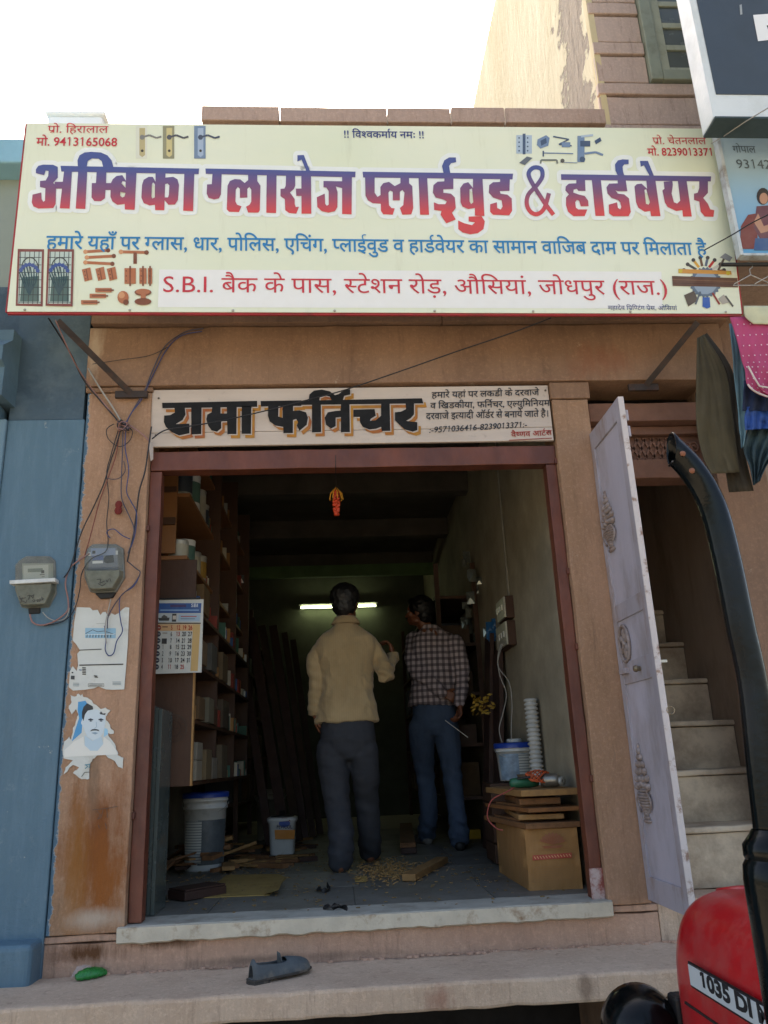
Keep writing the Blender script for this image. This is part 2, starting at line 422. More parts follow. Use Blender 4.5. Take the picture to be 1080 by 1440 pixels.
M_BLACK = mat('black_painted_iron', '#1d1c1c', rough=.6, var=.3, scale=20)
M_DARK = mat('recess_shade', '#1c1714', rough=.95, var=.3)  # near-black: the shade of deep places is put into the colour

# ================================================================ ground
g = MB()
N = 30; xs = [-60+120*i/N for i in range(N+1)]; ys = [-60+130*i/N for i in range(N+1)]
g.add([(x, y, .0+.03*mnoise.noise(V3((x*.3, y*.3, 0)))) for y in ys for x in xs], [(j*(N+1)+i, j*(N+1)+i+1, (j+1)*(N+1)+i+1, (j+1)*(N+1)+i) for j in range(N) for i in range(N)], True)
M_GROUND = mat('dusty_street', '#b5a88f', rough=.95, var=.25, scale=1.5, dirt='#9a8c76', dscale=.8, bump=.01, bscale=8)
tag(g.build('street_ground', M_GROUND, org=V3((0, 0, 0))), kind='structure')

# ================================================================ the shop building
shop = thing('shop_building', 'single storey sandstone shop with an open dark doorway between two stone pillars', 'shop', (0, Y0, 0))
rough_box('pillar', (-1.225, 3.75, .872), (-.905, 3.97, 3.345), M_PIL, shop, amp=.003, seed=1)
rough_box('pillar', (1.155, 3.75, .872), (1.345, 3.97, 3.278), M_PIL, shop, amp=.003, seed=2)
rough_box('pillar_cap', (-1.235, 3.744, 3.349), (-.9, 3.97, 3.375), M_LIN, shop, amp=.002, seed=21)
rough_box('pillar_cap', (1.15, 3.744, 3.282), (1.36, 3.97, 3.375), M_LIN, shop, amp=.002, seed=22)
rough_box('lintel', (-1.235, 3.738, 3.379), (2.12, 3.99, 3.715), M_LIN, shop, amp=.003, seed=3)
rough_box('upper_wall_stone', (-1.23, 3.71, 3.720), (.6, 3.99, 4.42), M_LIN2, shop, step=.15, seed=4)
rough_box('upper_wall_stone', (.604, 3.71, 3.720), (2.16, 3.99, 4.42), M_LIN2, shop, step=.15, seed=5)
rough_box('upper_wall_stone', (-1.23, 3.715, 4.424), (2.16, 3.99, 4.90), M_LIN2, shop, step=.15, seed=6)
cz0, cz1 = 4.945, 5.05
rough_box('parapet_band', (-1.23, 3.68, 4.904), (1.66, 4.0, cz0-.003), M_COP, shop, step=.15, seed=7)
cxs = [-.685, -.250, .356, .719, 1.029, 1.618]
for i in range(5):
    rough_box('coping_stone', (cxs[i]+.003, 3.62+random.uniform(-.006, .006), cz0), (cxs[i+1]-.003, 3.98, cz1+random.uniform(-.006, .004)), M_COP, shop, step=.09, amp=.0018, bevel=.005, seed=10+i)
MB().box((-.66, 3.70, 4.943), (1.64, 3.97, 5.02)).build('coping_bed', M_THRE, shop)
# threshold, riser
thr = rough_box('threshold', (-.93, 3.74, .845), (1.168, 3.965, .895), M_THR, shop, step=.06, amp=.003, seed=8)
e = MB(); pts = [(-.93+2.095*i/60) for i in range(61)]
for i in range(60):
    a, b = pts[i], pts[i+1]; d1 = .012+.006*mnoise.noise(V3((a*9, 0, 0))); d2 = .012+.006*mnoise.noise(V3((b*9, 0, 0)))
    z1 = .842-.006+.010*mnoise.noise(V3((a*14, 3, 0))); z2 = .842-.006+.010*mnoise.noise(V3((b*14, 3, 0)))
    e.add([(a, 3.738-d1, .891), (b, 3.738-d2, .891), (b, 3.738-d2*.8, z2), (a, 3.738-d1*.8, z1), (a, 3.745, .894), (b, 3.745, .894), (a, 3.745, z1-.008), (b, 3.745, z2-.008)],
          [(0, 3, 2, 1), (4, 0, 1, 5), (3, 6, 7, 2)])
e.build('cement_edge', M_THRE, shop, weld=True)
rough_box('plinth', (-1.235, 3.762, .60), (1.37, 3.99, .838), M_BASE, shop, step=.07, amp=.004, seed=9)
rough_box('plinth_cap', (-1.235, 3.756, .842), (-.935, 3.97, .869), M_BASE, shop, amp=.003, seed=31)
rough_box('plinth_cap', (1.172, 3.756, .842), (1.37, 3.97, .869), M_BASE, shop, amp=.003, seed=32)
# block below the ledge, the shade there painted in as near-black
MB().box((-3, 3.86, 0), (3.4, 3.98, .598)).build('shade_dark_foundation', M_DARK, shop)
# interior shell
MB().box((-1.45, 3.972, .86), (-1.25, 10.7, 4.3)).build('left_inner_wall', M_INW, shop)
MB().box((1.2, 3.972, .86), (1.34, 10.7, 4.3)).build('right_inner_wall', M_INW, shop)
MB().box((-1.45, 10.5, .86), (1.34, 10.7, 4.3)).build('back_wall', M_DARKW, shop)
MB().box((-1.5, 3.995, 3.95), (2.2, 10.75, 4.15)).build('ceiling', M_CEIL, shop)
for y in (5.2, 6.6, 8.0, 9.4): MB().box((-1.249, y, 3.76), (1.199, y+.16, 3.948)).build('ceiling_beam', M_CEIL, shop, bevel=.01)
MB().box((-1.249, 9.2, 3.62), (1.199, 9.28, 3.755)).build('loft_edge', mat('green_loft_paint', '#5e7a4c', var=.2), shop)
# red frame
fr = [((-.903, 3.79, .897), (-.845, 3.86, 2.93)), ((1.098, 3.79, .897), (1.153, 3.86, 2.93)), ((-.903, 3.785, 2.933), (1.153, 3.87, 3.035))]
for i, (a, b) in enumerate(fr): rough_box('frame_post' if i < 2 else 'frame_header', a, b, M_RED, shop, amp=.002, bevel=.003, seed=40+i)
MB().box((1.094, 3.784, .896), (1.154, 3.789, 1.02)).build('chipped_post_foot', M_REDW, shop)
for (x, z) in ((-.906, 1.31), (-.906, 2.62), (1.157, 1.38), (1.157, 1.98), (1.157, 2.93), (1.157, 2.35)):
    MB().box((x-.014, 3.772, z), (x+.014, 3.789, z+.03)).build('frame_clamp', M_RED, shop, bevel=.003)
# floor tiles of the shop
fl = MB().box((-1.25, 3.966, .80), (1.2, 10.5, .884)).build('shop_floor', M_JOINT); tag(fl, kind='structure')
M_T = [mat('grey_floor_tile_%d' % i, c, rough=.5, var=.2, scale=4, dirt='#5a5348', dscale=3, bump=.001) for i, c in enumerate(('#77756e', '#807d74', '#6e6d68'))]
ty = 3.968; r_ = 0
while ty < 8.2:
    th = .62; tx = -1.249 - (.31 if r_ % 2 else 0)
    tx = [-1.249, -.62, .03, .66][0]
    for x0, x1 in ((-1.248, -.60), (-.596, .06), (.064, .70), (.704, 1.198)):
        sh = .035*(r_ % 2)
        MB().box((max(-1.248, x0+sh), ty, .884), (min(1.198, x1+sh), ty+th-.005, .893+random.uniform(-.0008, .0008))).build('floor_tile', random.choice(M_T), fl, bevel=.0015, seg=1)
    ty += th; r_ += 1

# ================================================================ stone ledge in front of the shop
led = thing('stone_ledge', 'long worn sandstone ledge slab running below the shop threshold', 'ledge', (0.5, 3.5, .615))
for i, (a, b) in enumerate(((-1.44, 1.62), (1.625, 3.6))):
    o = rough_box('ledge_slab', (a, 3.316, .625), (b, 3.765, .72), M_LEDGE, led, step=.06, amp=.005, bevel=.012, seed=50+i)
rub = MB()
for i in range(150):
    x = random.uniform(-1.15, 1.45); r = random.uniform(.002, .009); c = V3((x, 3.752-random.random()**2*.03, .721))
    rub.obox(c+V3((0, 0, r*.4)), (r, r*.4, 0), (-r*.4, r*.8, 0), (0, r*.2, r*.5))
tag(rub.build('cement_rubble', M_BASE), kind='stuff')
stub = MB().box((1.0, 3.45, 0), (1.3, 3.85, .61)).build('ledge_support', mat('rough_brown_masonry', '#6a5444', var=.3, bump=.01, bscale=14), led, bevel=.02)

# ================================================================ blue building at the left
bb = thing('blue_building', 'blue painted neighbouring building with stepped plinth and moulded shutter box', 'building', (-2.2, Y0, 0))
MB().box((-1.60, 3.742, .60), (-1.229, 3.97, 3.20)).build('wall', M_BLUE, bb, bevel=.004)
MB().box((-1.60, 3.746, 3.202), (-1.239, 3.97, 4.0)).build('bare_upper_wall', M_BLUED, bb)
MB().box((-4.5, 3.62, .0), (-1.232, 3.97, .868)).build('plinth', M_BLUE, bb, bevel=.022, seg=3)
MB().box((-1.66, 3.725, .87), (-1.602, 3.97, 3.20)).build('corner_strip', mat('lit_blue_strip', '#6b8898', var=.15), bb, bevel=.006)  # paler blue: the light on this strip is put into its colour
MB().box((-4.5, 3.80, .87), (-1.662, 4.0, 3.2)).build('recessed_wall', mat('dull_teal_shutter', '#4b6672', var=.25, scale=5, stretch=(1, 1, .2)), bb)
prof = [(3.60, 3.27), (3.60, 3.42), (3.56, 3.44), (3.56, 3.52), (3.66, 3.60), (3.66, 3.66)]
sb_ = MB(); 
vs = [(-4.5, y, z) for y, z in prof]+[(-1.585, y, z) for y, z in prof]+[(-4.5, 3.97, 3.66), (-4.5, 3.97, 3.27), (-1.56, 3.97, 3.66), (-1.56, 3.97, 3.27)]
n_ = len(prof); sb_.add(vs, [(i, i+1, n_+i+1, n_+i) for i in range(n_-1)]+[(2*n_+1, 0, n_, 2*n_+3), (n_-1, 2*n_, 2*n_+2, 2*n_-1), tuple(range(n_, 2*n_))+(2*n_+2, 2*n_+3)])
sb_.build('shutter_box', mat('weathered_blue_moulding', '#56717f', var=.25, scale=4), bb, weld=True)
MB().box((-4.5, 3.68, 3.20), (-1.63, 3.80, 3.268)).build('window_head', M_BLUE, bb, bevel=.01)
MB().box((-1.78, 3.78, 2.85), (-1.70, 3.799, 3.10)).build('red_shutter_edge', mat('dull_red_cloth', '#7c3230'), bb)
MB().box((-4.5, 3.80, 3.66), (-1.24, 4.0, 4.0)).build('recessed_band', M_BLUED, bb)
MB().box((-4.5, 3.86, 4.0), (-1.66, 4.06, 4.78)).build('upper_parapet', mat('olive_cream_plaster', '#8d978e', var=.1, scale=2), bb)
MB().box((-4.5, 3.72, 4.74), (-1.66, 4.2, 4.90)).build('roof_edge', mat('light_blue_paint', '#86b4c6', var=.1), bb, bevel=.01)
MB().box((-4.5, 4.0, .0), (-1.5, 12, 4.70)).build('building_mass', M_BLUED, bb)
def blocky(px0, py0, px1, py1, Y, dy):
    a = aty(px0, py1, Y); b = aty(px1, py0, Y); return (a.x, Y, a.z), (b.x, Y+dy, b.z)
a, b = blocky(63, 163, 145, 200, 4.4, .5)
tk = thing('roof_tank', 'pale whitewashed roof tank peeping over the left end of the big shop sign', 'tank', (a[0]/2+b[0]/2, 4.7, a[2]-.4))
MB().box((a[0], a[1], a[2]-.4), b).build('tank_body', mat('pale_whitewash', '#f0f6f7', var=.03), tk, bevel=.02)
MB().box((a[0]-.015, a[1]-.015, b[2]+.002), (b[0]+.015, b[1]+.015, b[2]+.03)).build('tank_lid', mat('pale_whitewash', '#d4e2e4'), tk, bevel=.01)

# ================================================================ two storey building at the right
rb = thing('stone_house', 'two storey house with cream side wall and pink stone courses above the shop', 'house', (2.6, 5.5, 0))
k = NB('cream_side_wall')
base = k.mix(k.ramp(k.noise(1.3, 6, .6, stretch=(1, 1.4, .35)), .3, .7), hx('#d3c7a8'), hx('#bfae86'))
base = k.mix(k.ramp(k.noise(7, 7, .75, stretch=(1, 1.5, .3)), .55, .8, 0, .5), base, hx('#a08c64'))
sp = k.n('SeparateXYZ'); k.l(k.n('NewGeometry').outputs['Position'], sp.inputs[0])
yy = k.math('ADD', k.math('ADD', sp.outputs['Y'], k.math('MULTIPLY', sp.outputs['Z'], .11)), k.ramp(k.noise(3.5, 8, .7), .2, .8, -.32, .32))
rough_strip = k.math('MULTIPLY', k.ramp(yy, 4.46, 4.50), k.ramp(yy, 4.98, 4.93))
base = k.mix(rough_strip, base, k.mix(k.ramp(k.noise(22, 6, .7), .35, .65), hx('#8e7c68'), hx('#75665a')))
k.l(base, k.b.inputs['Base Color']); k.b.inputs['Roughness'].default_value = .9
k.bump(k.math('ADD', k.noise(9, 7, .7, stretch=(1, 1, .4)), k.math('MULTIPLY', rough_strip, -1.2)), .02, .8)
MB().box((1.665, 3.80, 4.9), (1.80, 8.6, 8.46)).build('side_wall', k.m, rb)
MB().box((1.801, 3.80, 4.9), (6.5, 8.6, 8.4)).build('house_mass', M_CREAM, rb)
MB().box((1.662, 3.752, 5.06), (1.70, 3.80, 8.46)).build('corner_quoin', M_CREAM, rb)
zs = [4.905, 5.065, 5.282, 5.379, 5.594, 5.696, 5.914, 6.019, 6.23, 6.34, 6.56, 6.66, 6.88, 7.0, 7.22]
WX0, WX1, WZ0, WZ1 = 1.985, 2.75, 5.385, 6.9
gx = MB().box((1.702, 3.78, 4.905), (3.6, 3.799, 7.3)).build('course_backing', mat('dark_mortar', '#5c4a40'), rb)
for i in range(len(zs)-1):
    z0, z1 = zs[i]+.007, zs[i+1]-.007
    pr = 3.742 if i % 2 == 0 else 3.752
    segs = [(1.652, 3.6)] if z1 < WZ0+.02 else [(1.662, WX0-.004), (WX1+.004, 3.6)]
    if z0 < WZ0 < z1: segs = [(1.662, WX0-.004), (WX1+.004, 3.6)]
    for s0, s1 in segs: rough_box('stone_course', (s0, pr, z0), (s1, 3.779, z1), M_COURSE, rb, step=.15, amp=.003, bevel=.006, seed=60+i)
rough_box('string_course', (1.95, 3.60, 4.80), (3.6, 3.74, 4.90), M_COP, rb, step=.15, seed=80)
M_WF = mat('green_grey_window_paint', '#8f9684', rough=.6, var=.15, scale=6, dirt='#767a66', dscale=6)
M_GL = mat('dusty_window_glass', '#5c6460', rough=.25, var=.2, scale=3, bump=0)
wn = MB()
wn.box((WX0, 3.72, WZ0), (WX0+.075, 3.80, WZ1)).box((WX1-.075, 3.72, WZ0), (WX1, 3.80, WZ1)).box((WX0+.076, 3.722, WZ0), (WX1-.076, 3.80, WZ0+.075)).box((WX0+.076, 3.722, WZ1-.075), (WX1-.076, 3.80, WZ1))
wo = wn.build('window', M_WF, rb, bevel=.006)
wm = MB()
for x in (WX0+.078, (WX0+WX1)/2-.03, WX1-.138): wm.box((x, 3.745, WZ0+.078), (x+.06, 3.775, WZ1-.078))
for i in range(8):
    z = WZ0+.08+i*.178; wm.box((WX0+.14, 3.75, z), ((WX0+WX1)/2-.032, 3.772, z+.04)); wm.box(((WX0+WX1)/2+.032, 3.75, z), (WX1-.14, 3.772, z+.04))
wm.build('window_sash', mat('pale_sash_paint', '#a9ad98', var=.12, dirt='#85886f', dscale=8), wo, bevel=.003)
for i in range(7):
    z = WZ0+.122+i*.178
    for x0, x1 in ((WX0+.14, (WX0+WX1)/2-.032), ((WX0+WX1)/2+.032, WX1-.14)):
        MB().box((x0+.001, 3.762, z), (x1-.001, 3.766, z+.134)).build('pane', M_GL, wo)
# lower floor of the neighbour
MB().box((1.997, 3.80, .60), (2.26, 3.975, 4.79)).build('door_jamb', M_LIN2, rb)
MB().box((2.215, 3.976, .60), (2.40, 8.5, 4.79)).build('party_wall', mat('brown_grey_plaster', '#9a8878', var=.25, scale=3, stretch=(1, 1, .3), dirt='#6a5a4e', dscale=4, bump=.005, bscale=20), rb)
MB().box((2.41, 5.2, .0), (6.5, 8.5, 4.79)).build('shade_dark_shop_wall', M_DARK, rb)  # dark colour stands in for the unlit depth of the shop
MB().box((2.262, 3.60, 4.3), (6.5, 5.19, 4.79)).build('neighbour_lintel', M_COP, rb)

# ================================================================ stair entry
st = thing('staircase', 'steep stone staircase climbing inside the narrow doorway beside the shop', 'staircase', (1.66, 4.6, .86))
M_STEP = mat('brown_stair_stone', '#d6c5ab', rough=.85, var=.2, scale=4, dirt='#9a8670', dscale=4, dlo=.42, dhi=.7, bump=.005, bscale=20)
rough_box('landing', (1.374, 3.765, .62), (1.99, 3.968, .885), M_LEDGE, st, seed=90)
z = .90; y = 3.98
for i in range(11):
    zt = z+.252; rough_box('riser', (1.352, y+.02, z-.02), (2.212, y+.27, zt-.033), M_STEP, st, step=.08, amp=.003, bevel=.004, seed=91+i)
    rough_box('tread', (1.350, y, zt-.03), (2.212, y+.28, zt), M_STEP, st, step=.08, amp=.004, bevel=.008, seed=111+i)
    z = zt; y += .25
MB().box((1.342, 3.972, .86), (1.349, 8.4, 5.0)).build('stair_left_wall', mat('pale_stair_plaster', '#bcab94', var=.2), st)
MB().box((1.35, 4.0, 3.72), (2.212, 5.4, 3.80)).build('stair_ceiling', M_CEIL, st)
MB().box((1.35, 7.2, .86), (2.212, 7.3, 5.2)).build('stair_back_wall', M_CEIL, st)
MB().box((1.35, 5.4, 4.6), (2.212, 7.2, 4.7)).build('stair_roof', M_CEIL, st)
# carved head over the stair doorway
M_CARV = mat('carved_red_brown_stone', '#7c5745', rough=.85, var=.25, scale=8, bump=.003)
hd = thing('carved_door_head', 'carved red brown stone head with lattice frieze above the stair doorway', 'door head', (1.68, 3.9, 3.0))
rough_box('moulding', (1.362, 3.80, 3.17), (1.994, 3.99, 3.277), M_CARV, hd, seed=130)
rough_box('moulding', (1.362, 3.86, 3.12), (1.994, 3.99, 3.166), M_CARV, hd, seed=131)
MB().box((1.362, 3.90, 2.98), (1.994, 3.99, 3.118)).build('frieze_ground', M_CARV, hd)
rough_box('moulding', (1.362, 3.86, 2.87), (1.994, 3.99, 2.978), M_CARV, hd, seed=132)
lt = MB()
for i in range(9):
    x = 1.46+i*.042
    for sx in (-1, 1):
        a = V3((x, 3.893, 2.99)); b = V3((x+.055, 3.893, 3.11))
        if sx < 0: a.z, b.z = b.z, a.z
        lt.beam(a, b, .012, .010, up=(0, 1, 0))
lt.build('lattice', M_CARV, hd)
sc = MB()
for cx, sg in ((1.90, 1), (1.945, -1), (1.42, 1)):
    pts = [V3((cx+(.030-.0022*t)*math.cos(t*.9)*sg, 3.888, 3.05+(.036-.0026*t)*math.sin(t*.9))) for t in range(12)]
    sc.tube(pts, .006, 6)
sc.build('scroll', M_CARV, hd)

# ================================================================ the big flex sign over the shop
SP = Plane((0, 3.35, 4.66), (1, 0, 0), (0, -.09/1.10, 1))      # leans a little towards the street at the top
T_ = .035
cs = [SP.pix(*p) for p in ((38, 173), (1013, 181), (1043, 441), (10, 438))]
sign = thing('shop_sign', 'long cream printed shop sign with blue to red title lettering above the doorway', 'sign', (.3, 3.4, 3.54))
M_FLEX = NB('printed_flex'); k = M_FLEX
b_ = k.mix(k.ramp(k.noise(1.1, 4, .5), .3, .7), hx('#dbe2c6'), hx('#e4e8d2')); b_ = k.mix(k.ramp(k.noise(5, 8, .75, stretch=(2.5, 1, .25)), .56, .8, 0, .35), b_, hx('#b3b394')); b_ = k.mix(k.ramp(k.noise(60, 4, .8), .68, .76, 0, .3), b_, hx('#a39d80')); k.l(b_, k.b.inputs['Base Color']); k.b.inputs['Roughness'].default_value = .42
k.bump(k.noise(2.3, 3, .5, stretch=(1, 1, 1.6)), .03, .5); M_FLEX = k.m
nn = SP.n
MB().poly(cs, depth=nn*.004).build('sign_panel', M_FLEX, sign)
M_SFR = mat('red_sign_edge', '#a82c2c', rough=.5, var=.2, dirt='#6e2a24', dscale=9)
for a, b in ((0, 1), (1, 2), (2, 3), (3, 0)):
    w = .012 if a != 0 else .006
    MB().beam(cs[a]-nn*.012, cs[b]-nn*.012, .022 if a != 0 else .006, w, up=(0, 1, 0)).build('sign_edge', M_SFR, sign)
M_ANG = mat('rusty_angle_iron', '#3f342e', rough=.7, var=.3, scale=12, metal=.3, dirt='#5e3a26', dscale=14)
for t in (.02, .25, .5, .75, .98):
    a = cs[0].lerp(cs[1], t)-nn*.028; b = cs[3].lerp(cs[2], t)-nn*.028; MB().beam(a, b, .025, .025, up=(0, 1, 0)).build('back_rail', M_ANG, sign)
for i in range(22):
    t = (i+.5)/22; p = cs[3].lerp(cs[2], t)+nn*.001+SP.v*.008
    if i % 3 == 0: MB().lathe([(0, .006), (.005, .004), (.007, 0)], p, nn, 8).build('screw', mat('steel_screw', '#b8b4aa', metal=.8, rough=.4), sign)
for (wx, wy, fx, fy) in ((187, 556, 78, 447), (905, 546, 985, 449)):
    w_ = aty(wx, wy, 3.735); f_ = SP.pix(fx, fy)-nn*.03
    s_ = MB().beam(w_, f_, .03, .012, up=(0, 1, 0)).build('strut', M_ANG, sign)
    MB().box((w_.x-.085, 3.718, w_.z-.018), (w_.x+.075, 3.736, w_.z+.018)).build('strut_plate', M_ANG, sign)
    s2 = MB().beam(V3((w_.x+.03, 3.735, w_.z+.75)), SP.pix(fx, fy-120)-nn*.03, .03, .012, up=(0, 1, 0)).build('stay', M_ANG, sign)

# title, traced glyph by glyph
def tr(pts, o, sc_): return [(o[0]+x/sc_, o[1]+y/sc_) for x, y in pts]
Z1, Z2, Z3_, Z4 = ((40, 200), 4.32), ((280, 220), 4.5), ((500, 220), 3.724), ((780, 220), 4.5)
TITLE = [
 (Z1, [(195, 143), (1037, 160), (1034, 194), (200, 178)], []),
 (Z1, [(45, 165), (60, 143), (90, 136), (150, 137), (178, 150), (178, 215), (150, 247), (168, 262), (165, 375), (150, 400), (60, 403), (30, 390), (20, 365), (25, 318), (78, 305), (80, 345), (90, 362), (100, 355), (103, 280), (70, 272), (70, 235), (105, 232), (120, 205), (122, 175), (105, 172), (95, 200), (45, 188)], []),
 (Z1, [(160, 240), (210, 240), (208, 282), (160, 282)], []),
 (Z1, [(218, 160), (265, 160), (250, 403), (190, 401)], []), (Z1, [(303, 160), (358, 160), (345, 405), (287, 403)], []),
 (Z1, [(300, 152), (298, 110), (310, 80), (340, 62), (380, 58), (440, 62), (480, 80), (505, 110), (517, 155), (455, 155), (445, 115), (425, 100), (385, 98), (360, 115), (352, 152)], []),
 (Z1, [(415, 165), (473, 165), (471, 250), (410, 250)], []),
 (Z1, [(385, 248), (505, 248), (505, 290), (468, 290), (465, 340), (440, 358), (400, 357), (383, 335)], []),
 (Z1, [(500, 250), (512, 225), (535, 205), (570, 200), (592, 235), (592, 170), (657, 170), (645, 410), (585, 408), (585, 375), (540, 380), (510, 360), (498, 330)], [[(564, 250), (572, 237), (590, 240), (590, 277)], [(558, 300), (590, 308), (583, 330), (570, 336), (557, 325)]]),
 (Z1, [(686, 335), (690, 260), (700, 228), (730, 210), (755, 210), (772, 240), (772, 180), (833, 180), (825, 413), (770, 412), (768, 380), (735, 384), (700, 370)], [[(757, 243), (768, 255), (768, 335), (752, 342), (747, 330), (750, 255)]]),
 (Z1, [(828, 215), (880, 210), (905, 225), (915, 260), (908, 350), (890, 378), (850, 380), (825, 350), (828, 335), (848, 335), (853, 320), (856, 262), (845, 250), (828, 255)], []),
 (Z1, [(947, 175), (1008, 175), (1000, 418), (940, 416)], []),
 (Z2, [(40, 76), (990, 96), (988, 132), (42, 110)], []),
 (Z2, [(85, 105), (143, 105), (138, 240), (125, 265), (95, 272), (60, 262), (48, 235), (50, 177), (80, 175)], []),
 (Z2, [(310, 110), (368, 110), (368, 155), (388, 185), (384, 340), (375, 355), (310, 355), (297, 318), (320, 305), (330, 285), (330, 210), (318, 193), (305, 205), (305, 260), (258, 262), (258, 205), (245, 193), (232, 210), (230, 285), (240, 305), (268, 315), (252, 352), (190, 350), (175, 335), (180, 185), (195, 155), (225, 143), (260, 145), (288, 168), (310, 150)], []),
 (Z2, [(428, 115), (490, 115), (487, 358), (425, 356)], []),
 (Z2, [(550, 120), (608, 120), (608, 185), (600, 205), (575, 228), (605, 270), (605, 300), (612, 320), (632, 318), (615, 362), (570, 358), (545, 340), (542, 270), (515, 252), (515, 205), (540, 203), (548, 185)], []),
 (Z2, [(612, 203), (660, 203), (660, 250), (615, 250)], []), (Z2, [(647, 120), (708, 120), (710, 362), (648, 362)], []),
 (Z2, [(622, -8), (662, -10), (705, 100), (682, 100), (648, 20), (622, 32)], []),
 (Z2, [(787, 155), (905, 157), (905, 128), (967, 128), (965, 366), (905, 364), (905, 200), (865, 190), (876, 225), (875, 320), (860, 345), (820, 355), (775, 345), (748, 320), (745, 258), (795, 235), (798, 300), (808, 312), (820, 305), (820, 220), (805, 197), (787, 195)], []),
 (Z3_, [(37, 80), (825, 90), (822, 120), (40, 110)], []),
 (Z3_, [(50, 105), (100, 105), (100, 190), (115, 212), (134, 200), (134, 248), (90, 245), (65, 230), (52, 205)], []),
 (Z3_, [(235, 105), (280, 105), (280, 140), (297, 155), (302, 270), (292, 303), (245, 305), (232, 270), (250, 255), (256, 190), (245, 175), (232, 185), (232, 230), (195, 230), (195, 185), (180, 178), (172, 190), (175, 255), (188, 270), (205, 272), (195, 305), (145, 303), (133, 285), (130, 160), (145, 140), (175, 133), (205, 155), (235, 140)], []),
 (Z3_, [(330, 110), (375, 110), (385, 305), (338, 305)], []),
 (Z3_, [(462, 92), (453, 50), (465, 20), (490, 5), (525, 5), (527, 30), (500, 35), (490, 50), (497, 92)], []),
 (Z3_, [(465, 110), (512, 110), (512, 170), (460, 172), (460, 190), (500, 195), (520, 215), (525, 270), (505, 295), (525, 330), (475, 350), (445, 305), (450, 285), (412, 280), (410, 240), (435, 250), (470, 250), (478, 235), (460, 225), (420, 215), (405, 190), (408, 150), (430, 132), (465, 130)], []),
 (Z3_, [(548, 165), (565, 142), (590, 135), (615, 165), (615, 112), (665, 112), (675, 312), (625, 310), (625, 270), (590, 275), (560, 262), (550, 240)], [[(597, 172), (610, 168), (617, 240), (605, 250), (597, 235)]]),
 (Z3_, [(592, 315), (660, 312), (677, 340), (670, 380), (640, 402), (600, 408), (560, 398), (538, 380), (537, 335), (570, 350), (610, 360), (625, 345), (592, 340)], []),
 (Z3_, [(757, 115), (808, 115), (806, 180), (755, 182), (760, 195), (795, 200), (818, 220), (820, 285), (805, 308), (720, 305), (705, 290), (705, 250), (740, 240), (742, 270), (760, 278), (770, 262), (765, 230), (720, 215), (698, 190), (700, 150), (720, 135), (757, 133)], []),
 (Z4, [(40, 112), (990, 126), (988, 158), (42, 148)], []),
 (Z4, [(137, 145), (192, 145), (195, 218), (150, 218), (140, 205), (120, 210), (118, 228), (150, 240), (190, 250), (212, 280), (215, 315), (165, 315), (155, 280), (140, 275), (130, 290), (135, 325), (150, 335), (207, 335), (190, 377), (120, 378), (85, 350), (72, 310), (72, 260), (90, 240), (68, 215), (70, 190), (90, 172), (137, 170)], []),
 (Z4, [(235, 148), (292, 148), (317, 376), (258, 376)], []),
 (Z4, [(398, 150), (450, 150), (460, 220), (400, 220), (385, 215), (400, 235), (440, 240), (470, 265), (482, 350), (468, 378), (370, 378), (345, 360), (342, 305), (395, 290), (400, 325), (415, 335), (422, 320), (415, 290), (400, 275), (360, 262), (335, 235), (328, 195), (345, 172), (400, 170)], []),
 (Z4, [(400, 122), (385, 90), (382, 50), (400, 25), (430, 18), (468, 20), (468, 48), (440, 50), (430, 65), (433, 95), (442, 122)], []),
 (Z4, [(505, 190), (520, 175), (550, 172), (585, 205), (580, 152), (638, 152), (670, 378), (610, 378), (605, 345), (570, 350), (530, 325), (515, 290)], [[(568, 212), (580, 207), (603, 290), (595, 305), (578, 300)]]),
 (Z4, [(540, 28), (590, 28), (628, 122), (600, 122), (565, 55), (545, 65)], []),
 (Z4, [(690, 160), (745, 155), (748, 180), (740, 235), (755, 290), (775, 298), (795, 280), (780, 155), (835, 155), (868, 380), (812, 380), (808, 340), (770, 345), (715, 320), (697, 290), (682, 215), (695, 205)], []),
 (Z4, [(915, 155), (970, 155), (970, 230), (940, 262), (970, 300), (985, 335), (1010, 340), (1005, 382), (950, 380), (925, 350), (915, 285), (882, 275), (882, 235), (905, 230), (915, 200)], [])]
amp = smooth_pts([(1035, 303, 0), (985, 235, 0), (920, 130, 0), (907, 85, 0), (935, 58, 0), (972, 66, 0), (978, 105, 0), (950, 150, 0), (905, 200, 0), (897, 250, 0), (917, 290, 0), (952, 302, 0), (988, 272, 0), (1012, 195, 0)], 4)
for a, b in zip(amp, amp[1:]):
    d = (b-a); L = d.length or 1; n2 = V3((-d.y, d.x, 0))/L*11; e2 = d/L*3
    TITLE.append((Z3_, [tuple((a-e2+n2)[:2]), tuple((b+e2+n2)[:2]), tuple((b+e2-n2)[:2]), tuple((a-e2-n2)[:2])], []))
k = NB('title_ink'); sp = k.n('SeparateXYZ'); k.l(k.n('NewGeometry').outputs['Position'], sp.inputs[0])
zt = SP.pix(500, 240).z; zb = SP.pix(500, 298).z; zm = SP.pix(500, 272).z
c_ = k.mix(k.ramp(sp.outputs['Z'], zm, zt), hx('#86506c'), hx('#4b568f')); c_ = k.mix(k.ramp(sp.outputs['Z'], zm, zb), c_, hx('#d24a48'))
k.l(c_, k.b.inputs['Base Color']); k.b.inputs['Roughness'].default_value = .45; M_TITLE = k.m
tb = MB(); hb = MB(); q = 0
